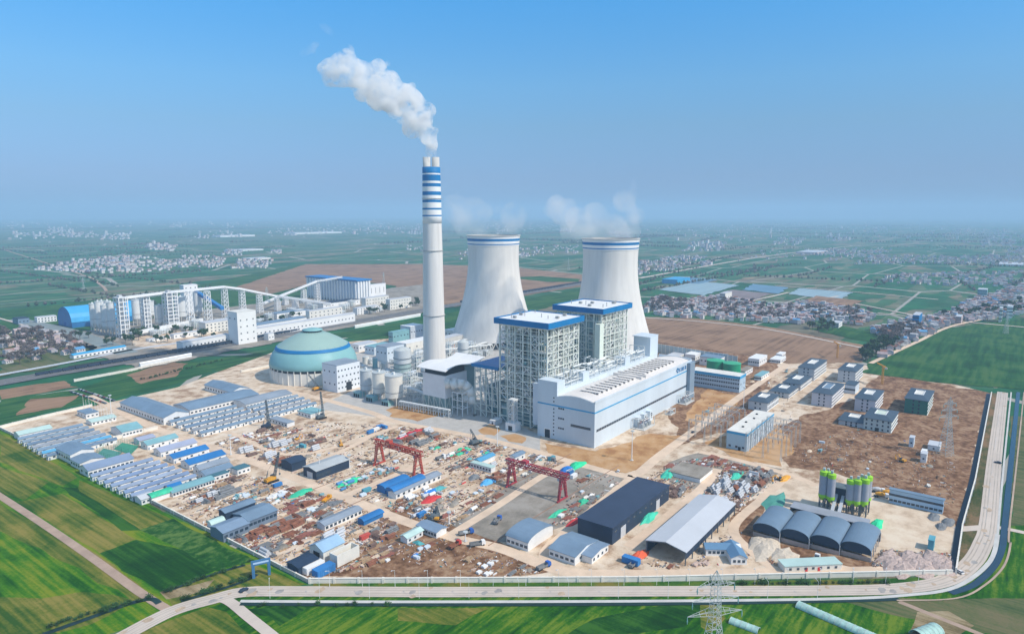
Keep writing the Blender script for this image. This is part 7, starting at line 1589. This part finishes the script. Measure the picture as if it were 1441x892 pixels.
# tree lines far out on the plain, too many and too far to count
b = MB(); R8 = random.Random(33)
for k in range(120):
    px = R8.uniform(-40, 1480); py = 312+R8.random()**1.4*110
    if 320 < px < 900 and py > 350: continue
    if px > 860 and py > 398: continue
    x, y = G(px, py); L = R8.uniform(150, 900)*(1+(py < 340)); an = R8.choice((0, 0, pi/2))+R8.gauss(0, .12); m_ = int(L/R8.uniform(7, 18))
    for j in range(m_):
        q = (j/m_-.5)*L; X = x+cos(an)*q+R8.gauss(0, 3); Y = y+sin(an)*q+R8.gauss(0, 3); s = R8.uniform(2.5, 5.5)*(1 if py > 345 else 1.8); i = len(b.v); mi = R8.choice((0, 0, 1))
        b.v += [(X+s*cos(a*pi/2.5)*R8.uniform(.7, 1.2), Y+s*sin(a*pi/2.5)*R8.uniform(.7, 1.2), .5+s*.5) for a in range(5)]+[(X, Y, s*R8.uniform(1.3, 2)), (X, Y, 0)]
        for a in range(5): b.f.append((i+a, i+(a+1) % 5, i+5)); b.m.append(mi); b.f.append((i+(a+1) % 5, i+a, i+6)); b.m.append(mi)
o = b.build('distant_tree_lines', [mat('far_foliage', (.035, .06, .035), .9, .3, .05), mat('far_bare_wood', (.11, .09, .085), .9, .3, .05)]); o['kind'] = 'stuff'; o['label'] = 'dark lines of trees and hedges far out on the hazy plain'; o['category'] = 'trees'
# greenhouse beds, ponds and tunnels
for i, (pts, m_) in enumerate([([(925, 408), (985, 396), (1040, 402), (990, 416)], 'pale'), ([(1045, 408), (1060, 400), (1110, 405), (1095, 414)], 'blue'), ([(1110, 414), (1125, 406), (1200, 412), (1180, 424)], 'pale'), ([(990, 420), (1030, 408), (1085, 414), (1050, 426)], 'mauve'), ([(1120, 426), (1150, 417), (1215, 424), (1190, 433)], 'brown'), ([(930, 396), (960, 390), (1010, 394), (985, 400)], 'blue')]):
    mm = {'pale': mat('greenhouse_film', (.30, .40, .42), .4, .2, .03, streak=(.1, 3, 1)), 'blue': mat('pond_film', (.12, .22, .30), .3, .2, .02), 'mauve': mat('mauve_soil', (.22, .18, .18), .9, .2, .02), 'brown': FBR}[m_]
    sheet('field', pts, 1.0+i*.02, mm)
def tunnel(a_, c_, r, label):
    a = Vector((*G(*a_), 0)); c = Vector((*G(*c_), 0)); L = (c-a).length; t = thing('poly_tunnel', label, 'polytunnel', tuple(a), atan2((c-a).y, (c-a).x)); b = MB()
    pr = [(r*cos(pi*k/12), .2+r*.8*sin(pi*k/12)) for k in range(13)]; b.prism(pr+[(p*.97, z-.06) for p, z in reversed(pr)], 'x', 0, L); b.build('film_cover', mat('tunnel_film', (.38, .58, .52), .4, .25, .4), t); b = MB()
    for k in range(int(L/2.5)+1):
        for p, q in zip(pr, pr[1:]): b.bar((k*2.5, p[0]*1.02, p[1]+.05), (k*2.5, q[0]*1.02, q[1]+.05), .12)
    b.build('hoop', GALV, t)
tunnel((1123, 852), (1245, 905), 2.6, 'long green translucent polytunnel lying diagonally in the bottom field'); tunnel((1028, 874), (1068, 889), 2.2, 'short green polytunnel right of the foreground pylon'); tunnel((1290, 897), (1318, 886), 3.6, 'wide pale green polytunnel cut by the bottom edge')
# ================================================================ TREES
def treeproto(kind, seed, bare):
    R2 = random.Random(seed); tr = MB(); cr = MB(); H = 9; tr.bar((0, 0, 0), (0, 0, H*.45), .6, 0, 7, .32)
    tips = []
    for k in range(7): a = 2*pi*k/7+R2.random(); z = H*R2.uniform(.28, .45); e = Vector((cos(a)*R2.uniform(1.2, 2.6), sin(a)*R2.uniform(1.2, 2.6), H*R2.uniform(.6, .9))); tr.bar((0, 0, z), tuple(e), .26, 0, 5, .09); tips.append(e)
    cl = [(e+Vector((R2.gauss(0, .4), R2.gauss(0, .4), R2.gauss(0, .4))), R2.uniform(.9, 1.6)) for e in tips]+[(Vector((0, 0, H*.8)), 1.6)]
    for i in range(190 if bare else 260):
        c, r = R2.choice(cl); d = Vector((R2.gauss(0, 1), R2.gauss(0, 1), R2.gauss(0, .8))); d = d.normalized()*r*R2.random()**.4; p = c+d; s = R2.uniform(.3, .6)*(1.4 if not bare else 1.2)
        u_ = Vector((R2.gauss(0, 1), R2.gauss(0, 1), R2.gauss(0, 1))).normalized(); v_ = u_.cross(Vector((R2.gauss(0, 1), R2.gauss(0, 1), 1))).normalized()
        if bare: cr.face([p-u_*s*2, p-v_*s*.5, p+u_*s*2, p+v_*s*.5])
        else: cr.face([p-u_*s, p-v_*s, p+u_*s, p+v_*s])
    return P_(kind, 'tree', [('trunk', tr, mat('bark', (.14, .11, .09), .9)), ('crown', cr, mat('bare_twigs', (.17, .14, .13), .9, .3, .8) if bare else mat('evergreen_leaves', (.035, .085, .03), .8, .35, .8))])
BT = [treeproto('bare_tree', s, True) for s in (1, 2, 3)]; GT = [treeproto('evergreen_tree', s, False) for s in (4, 5)]
TZ = [(poly((0, 470), (40, 462), (108, 478), (118, 498), (60, 508), (0, 520)), 95, BT, 'bare grey tree'), (poly((898, 440), (925, 422), (960, 425), (985, 440)), 70, BT, 'bare grey tree'), (poly((985, 445), (1000, 425), (1230, 440), (1215, 458)), 90, BT, 'bare grey tree'),
      (poly((1235, 470), (1290, 458), (1300, 470), (1250, 490)), 70, BT, 'bare grey tree'), (poly((1205, 508), (1240, 482), (1262, 486), (1230, 510)), 50, GT, 'dark evergreen tree'), (poly((1300, 460), (1441, 440), (1441, 425), (1320, 445)), 40, GT, 'dark evergreen tree'), (poly((1130, 462), (1160, 456), (1175, 466), (1150, 470)), 16, GT, 'dark evergreen tree'),
      (poly((100, 478), (300, 464), (420, 440), (430, 446), (300, 480), (130, 490)), 46, GT, 'small evergreen tree'), (poly((500, 440), (590, 425), (590, 432), (510, 447)), 20, GT, 'small evergreen tree')]
for Z, n_, pr_, lb in TZ:
    for x, y in sample(Z, n_, .5, 10, road=False): s = rng.uniform(.9, 1.6); place(rng.choice(pr_), lb, x, y, rng.uniform(0, 6), .9, 'trees' if False else None, (s, s, s))
def shrub(seed):
    R2 = random.Random(seed); b = MB(); st = MB(); st.bar((0, 0, 0), (0, 0, .9), .15, 0, 6)
    for i in range(170):
        d = Vector((R2.gauss(0, .55), R2.gauss(0, .55), abs(R2.gauss(.9, .5)))); u_ = Vector((R2.gauss(0, 1), R2.gauss(0, 1), R2.gauss(0, 1))).normalized()*.2; v_ = u_.cross(Vector((R2.random(), .4, 1)))*1.2; b.face([d-u_, d-v_, d+u_, d+v_])
    return P_('shrub', 'shrub', [('foliage', b, mat('shrub_leaves', (.03, .09, .02), .8, .35, .8)), ('stem', st, mat('bark', (.14, .11, .09)))])
SH = [shrub(1), shrub(2)]
for k in range(30): px = 1000+k*8.6+rng.uniform(-2, 2); x, y = G(px, 822.5-(px-1000)*.008); s = rng.uniform(.5, 1.4); place(rng.choice(SH), 'small dark verge shrub', x, y, k, .13, 'shrubs on the verge', (s, s, s))
for (p, q, n_) in (((62, 886), (215, 842), 16), ((232, 836), (352, 793), 16), ((258, 846), (362, 812), 14), ((345, 855), (560, 853), 10)):
    for k in range(n_): px, py = lerp(p, q, (k+rng.random())/n_); x, y = G(px, py-rng.uniform(1, 4)); s = rng.uniform(.5, 1.5); place(rng.choice(SH), 'ragged shrub on the ditch bank', x, y, k, .13, 'shrubs along the ditches', (s, s, s*.8))
for k in range(34): px, py = lerp((232, 520), (340, 500), k/33); x, y = G(px-30+rng.uniform(-3, 3), py+14-k*.2); s = rng.uniform(.8, 1.3); place(rng.choice(SH), 'round shrub beside the crop plots', x, y, k, .2, 'shrubs beside the crop plots', (s, s, s))
# ================================================================ HAZE AND STEAM
b = MB(); b.box(-3050, 26050, -9050, 24050, -1.0, 400)
hz = b.build('haze', None) if False else None
me = b.mesh('haze', []) ; hz = bpy.data.objects.new('haze', me); COL.objects.link(hz); hz['kind'] = 'stuff'; hz['label'] = 'thin blue haze hanging over the whole plain'; hz['category'] = 'haze'
hm = bpy.data.materials.new('haze_air'); hm.use_nodes = True; n = hm.node_tree.nodes; l = hm.node_tree.links
n.remove(n['Principled BSDF']); pv = n.new('ShaderNodeVolumePrincipled'); pv.inputs['Color'].default_value = (.52, .76, 1.0, 1); pv.inputs['Density'].default_value = HAZE_DENSITY; pv.inputs['Anisotropy'].default_value = 0.0
l.new(pv.outputs[0], n['Material Output'].inputs['Volume']); me.materials.append(hm)
def steam(name, label, path, Y, dens, seed, noise_s, thr, lean=0, n_blob=9, spread=.55, soft=1.0, fade=None):
    """path: (px, py, radius px) ; the cloud stands at forward distance Y"""
    R3 = random.Random(seed); mb = bpy.data.metaballs.new(name+'_mb'); mo = bpy.data.objects.new(name+'_mb', mb); COL.objects.link(mo)
    mb.resolution = 3.0; mb.render_resolution = 3.0; mb.threshold = .35; k = Y/FPX; pts = []
    for i in range(len(path)-1):
        a, c = path[i], path[i+1]; d = sqrt((a[0]-c[0])**2+(a[1]-c[1])**2); m_ = max(1, int(d/(max(a[2], c[2])*.45)))
        for j in range(m_): f = j/m_; pts.append(tuple(a[q]+(c[q]-a[q])*f for q in range(3)))
    pts.append(path[-1]); loc = P3(path[0][0], path[0][1], Y)
    cen = []
    for px, py, r in pts:
        for q in range(n_blob):
            rr = r*R3.choice((.22, .3, .4, .55, .7)); dx, dy, dz_ = R3.gauss(0, spread*.55)*r, R3.gauss(0, spread*.55)*r, R3.gauss(0, spread*.55)*r
            p = P3(px+dx, py+dy, Y+dz_*k)-loc; e = mb.elements.new(); e.co = p; e.radius = rr*k*1.5
        cen.append(P3(px, py, Y)-loc)
    bpy.context.view_layer.update(); dg = bpy.context.evaluated_depsgraph_get(); me = bpy.data.meshes.new_from_object(mo.evaluated_get(dg)); me.name = name
    bpy.data.objects.remove(mo); o = bpy.data.objects.new(name, me); COL.objects.link(o); o['category'] = 'steam'; o.location = loc; THINGS.append((o, label, loc.x, loc.y))
    m = bpy.data.materials.new(name+'_vapour'); m.use_nodes = True; n = m.node_tree.nodes; l = m.node_tree.links; n.remove(n['Principled BSDF'])
    pv = n.new('ShaderNodeVolumePrincipled'); pv.inputs['Color'].default_value = (1, 1, 1, 1); pv.inputs['Anisotropy'].default_value = .1; l.new(pv.outputs[0], n['Material Output'].inputs['Volume'])
    g = n.new('ShaderNodeNewGeometry'); t = n.new('ShaderNodeTexNoise'); t.inputs['Scale'].default_value = noise_s; t.inputs['Detail'].default_value = 8; t.inputs['Roughness'].default_value = .66; t.inputs['Distortion'].default_value = .5; l.new(g.outputs['Position'], t.inputs[0])
    mr = n.new('ShaderNodeMapRange'); mr.inputs[1].default_value = thr; mr.inputs[2].default_value = thr+.26; mr.inputs[3].default_value = 0; mr.inputs[4].default_value = dens; l.new(t.outputs[0], mr.inputs[0])
    last = mr.outputs[0]
    if fade:      # (x0,x1) world X range over which the vapour thins out, real thinning of the air-borne droplets with distance
        sp = n.new('ShaderNodeSeparateXYZ'); l.new(g.outputs['Position'], sp.inputs[0]); f2 = n.new('ShaderNodeMapRange'); f2.inputs[1].default_value = fade[1]; f2.inputs[2].default_value = fade[2]; f2.inputs[3].default_value = fade[3]; f2.inputs[4].default_value = fade[4]
        l.new(sp.outputs[fade[0]], f2.inputs[0]); mu = n.new('ShaderNodeMath'); mu.operation = 'MULTIPLY'; l.new(last, mu.inputs[0]); l.new(f2.outputs[0], mu.inputs[1]); last = mu.outputs[0]
    l.new(last, pv.inputs['Density']); m.cycles.volume_step_rate = 1.0; me.materials.clear(); me.materials.append(m); return o
Yc = YC; zlo = P3(600, 220, Yc).z; zhi = P3(450, 60, Yc).z
steam('chimney_steam', 'dense white steam plume curling leftwards from the tall chimney', [(607, 221, 5), (607, 208, 7), (602, 192, 11), (593, 176, 15), (580, 160, 19), (566, 146, 23), (551, 133, 25), (537, 121, 22), (522, 113, 20), (506, 104, 18), (490, 99, 17), (474, 98, 17), (461, 98, 13)], Yc, .55, 3, .075, .44, n_blob=18, spread=.85, fade=(2, zlo, zhi, 1, .30))
steam('chimney_steam', 'small detached puff of steam above the end of the chimney plume', [(488, 84, 8), (495, 72, 6), (492, 66, 4)], Yc, .09, 4, .05, .36)
steam('chimney_steam', 'faint detached wisp of steam farthest left of the plume', [(428, 74, 6), (438, 68, 7), (446, 62, 5)], Yc, .03, 5, .05, .38)
steam('chimney_steam', 'faint wisp of steam highest in the sky', [(452, 38, 4), (461, 42, 6), (467, 50, 4)], Yc, .02, 6, .05, .38)
Y1 = depth(*t1); Y2 = depth(*t2)
steam('tower_steam', 'thin vapour drifting left from the left cooling tower mouth', [(700, 332, 27), (690, 322, 28), (676, 312, 27), (660, 302, 22), (646, 292, 16), (640, 284, 9)], Y1, .026, 8, .028, .42, n_blob=11, spread=.95, fade=(2, 148, 156, 0, 1))
steam('tower_steam', 'pale vapour cloud hanging over the right cooling tower mouth', [(875, 338, 30), (856, 330, 32), (838, 322, 30), (815, 312, 26), (795, 302, 20), (784, 292, 10)], Y2, .032, 9, .028, .40, n_blob=11, spread=.95, fade=(2, 147, 155, 0, 1))
steam('tower_steam', 'thin upright wisp of vapour right of the pale cloud', [(884, 325, 18), (889, 300, 11), (891, 276, 7), (892, 254, 4)], Y2, .018, 10, .03, .40, n_blob=7, fade=(2, 147, 155, 0, 1))
# ================================================================ LABELS
ONES = ['', 'first', 'second', 'third', 'fourth', 'fifth', 'sixth', 'seventh', 'eighth', 'ninth', 'tenth', 'eleventh', 'twelfth', 'thirteenth', 'fourteenth', 'fifteenth', 'sixteenth', 'seventeenth', 'eighteenth', 'nineteenth']
TENS = {2: 'twenty', 3: 'thirty', 4: 'forty', 5: 'fifty', 6: 'sixty', 7: 'seventy', 8: 'eighty', 9: 'ninety'}
TIE = {2: 'twentieth', 3: 'thirtieth', 4: 'fortieth', 5: 'fiftieth', 6: 'sixtieth', 7: 'seventieth', 8: 'eightieth', 9: 'ninetieth'}
def ordw(n):
    if n < 20: return ONES[n]
    if n < 100: return TIE[n//10] if n % 10 == 0 else TENS[n//10]+'-'+ONES[n % 10]
    return 'hundred and '+ordw(n-100) if n > 100 else 'hundredth'
def finalize():
    by = {}
    for o, d, x, y in THINGS: by.setdefault(d, []).append((o, x, y))
    for d, L in by.items():
        if len(L) == 1: L[0][0]['label'] = d if len(d.split()) > 3 else d+' in the yard'; continue
        sub = {}
        for o, x, y in L:
            ph = min(LAND, key=lambda q: (q[1]-x)**2+(q[2]-y)**2); sub.setdefault(ph, []).append(((ph[1]-x)**2+(ph[2]-y)**2, o))
        for ph, M in sub.items():
            M.sort(key=lambda q: q[0])
            for i, (_, o) in enumerate(M):
                o['label'] = f"{d} closest to the {ph[0]}" if i == 0 else f"{d} {ordw(i+1)} closest to the {ph[0]}"
                if len(o['label'].replace('-', ' ').split()) > 16: o['label'] = f"{d}, {ordw(i+1)} from the {ph[0]}"
                if 'group' not in o: o['group'] = d
finalize()
for o, d, x, y in THINGS:
    if len(o['label'].replace('-', ' ').split()) > 16 or len(o['label'].split()) > 16: print('LONG', o['label'])
print('objects', len(bpy.data.objects), 'things', len(THINGS))
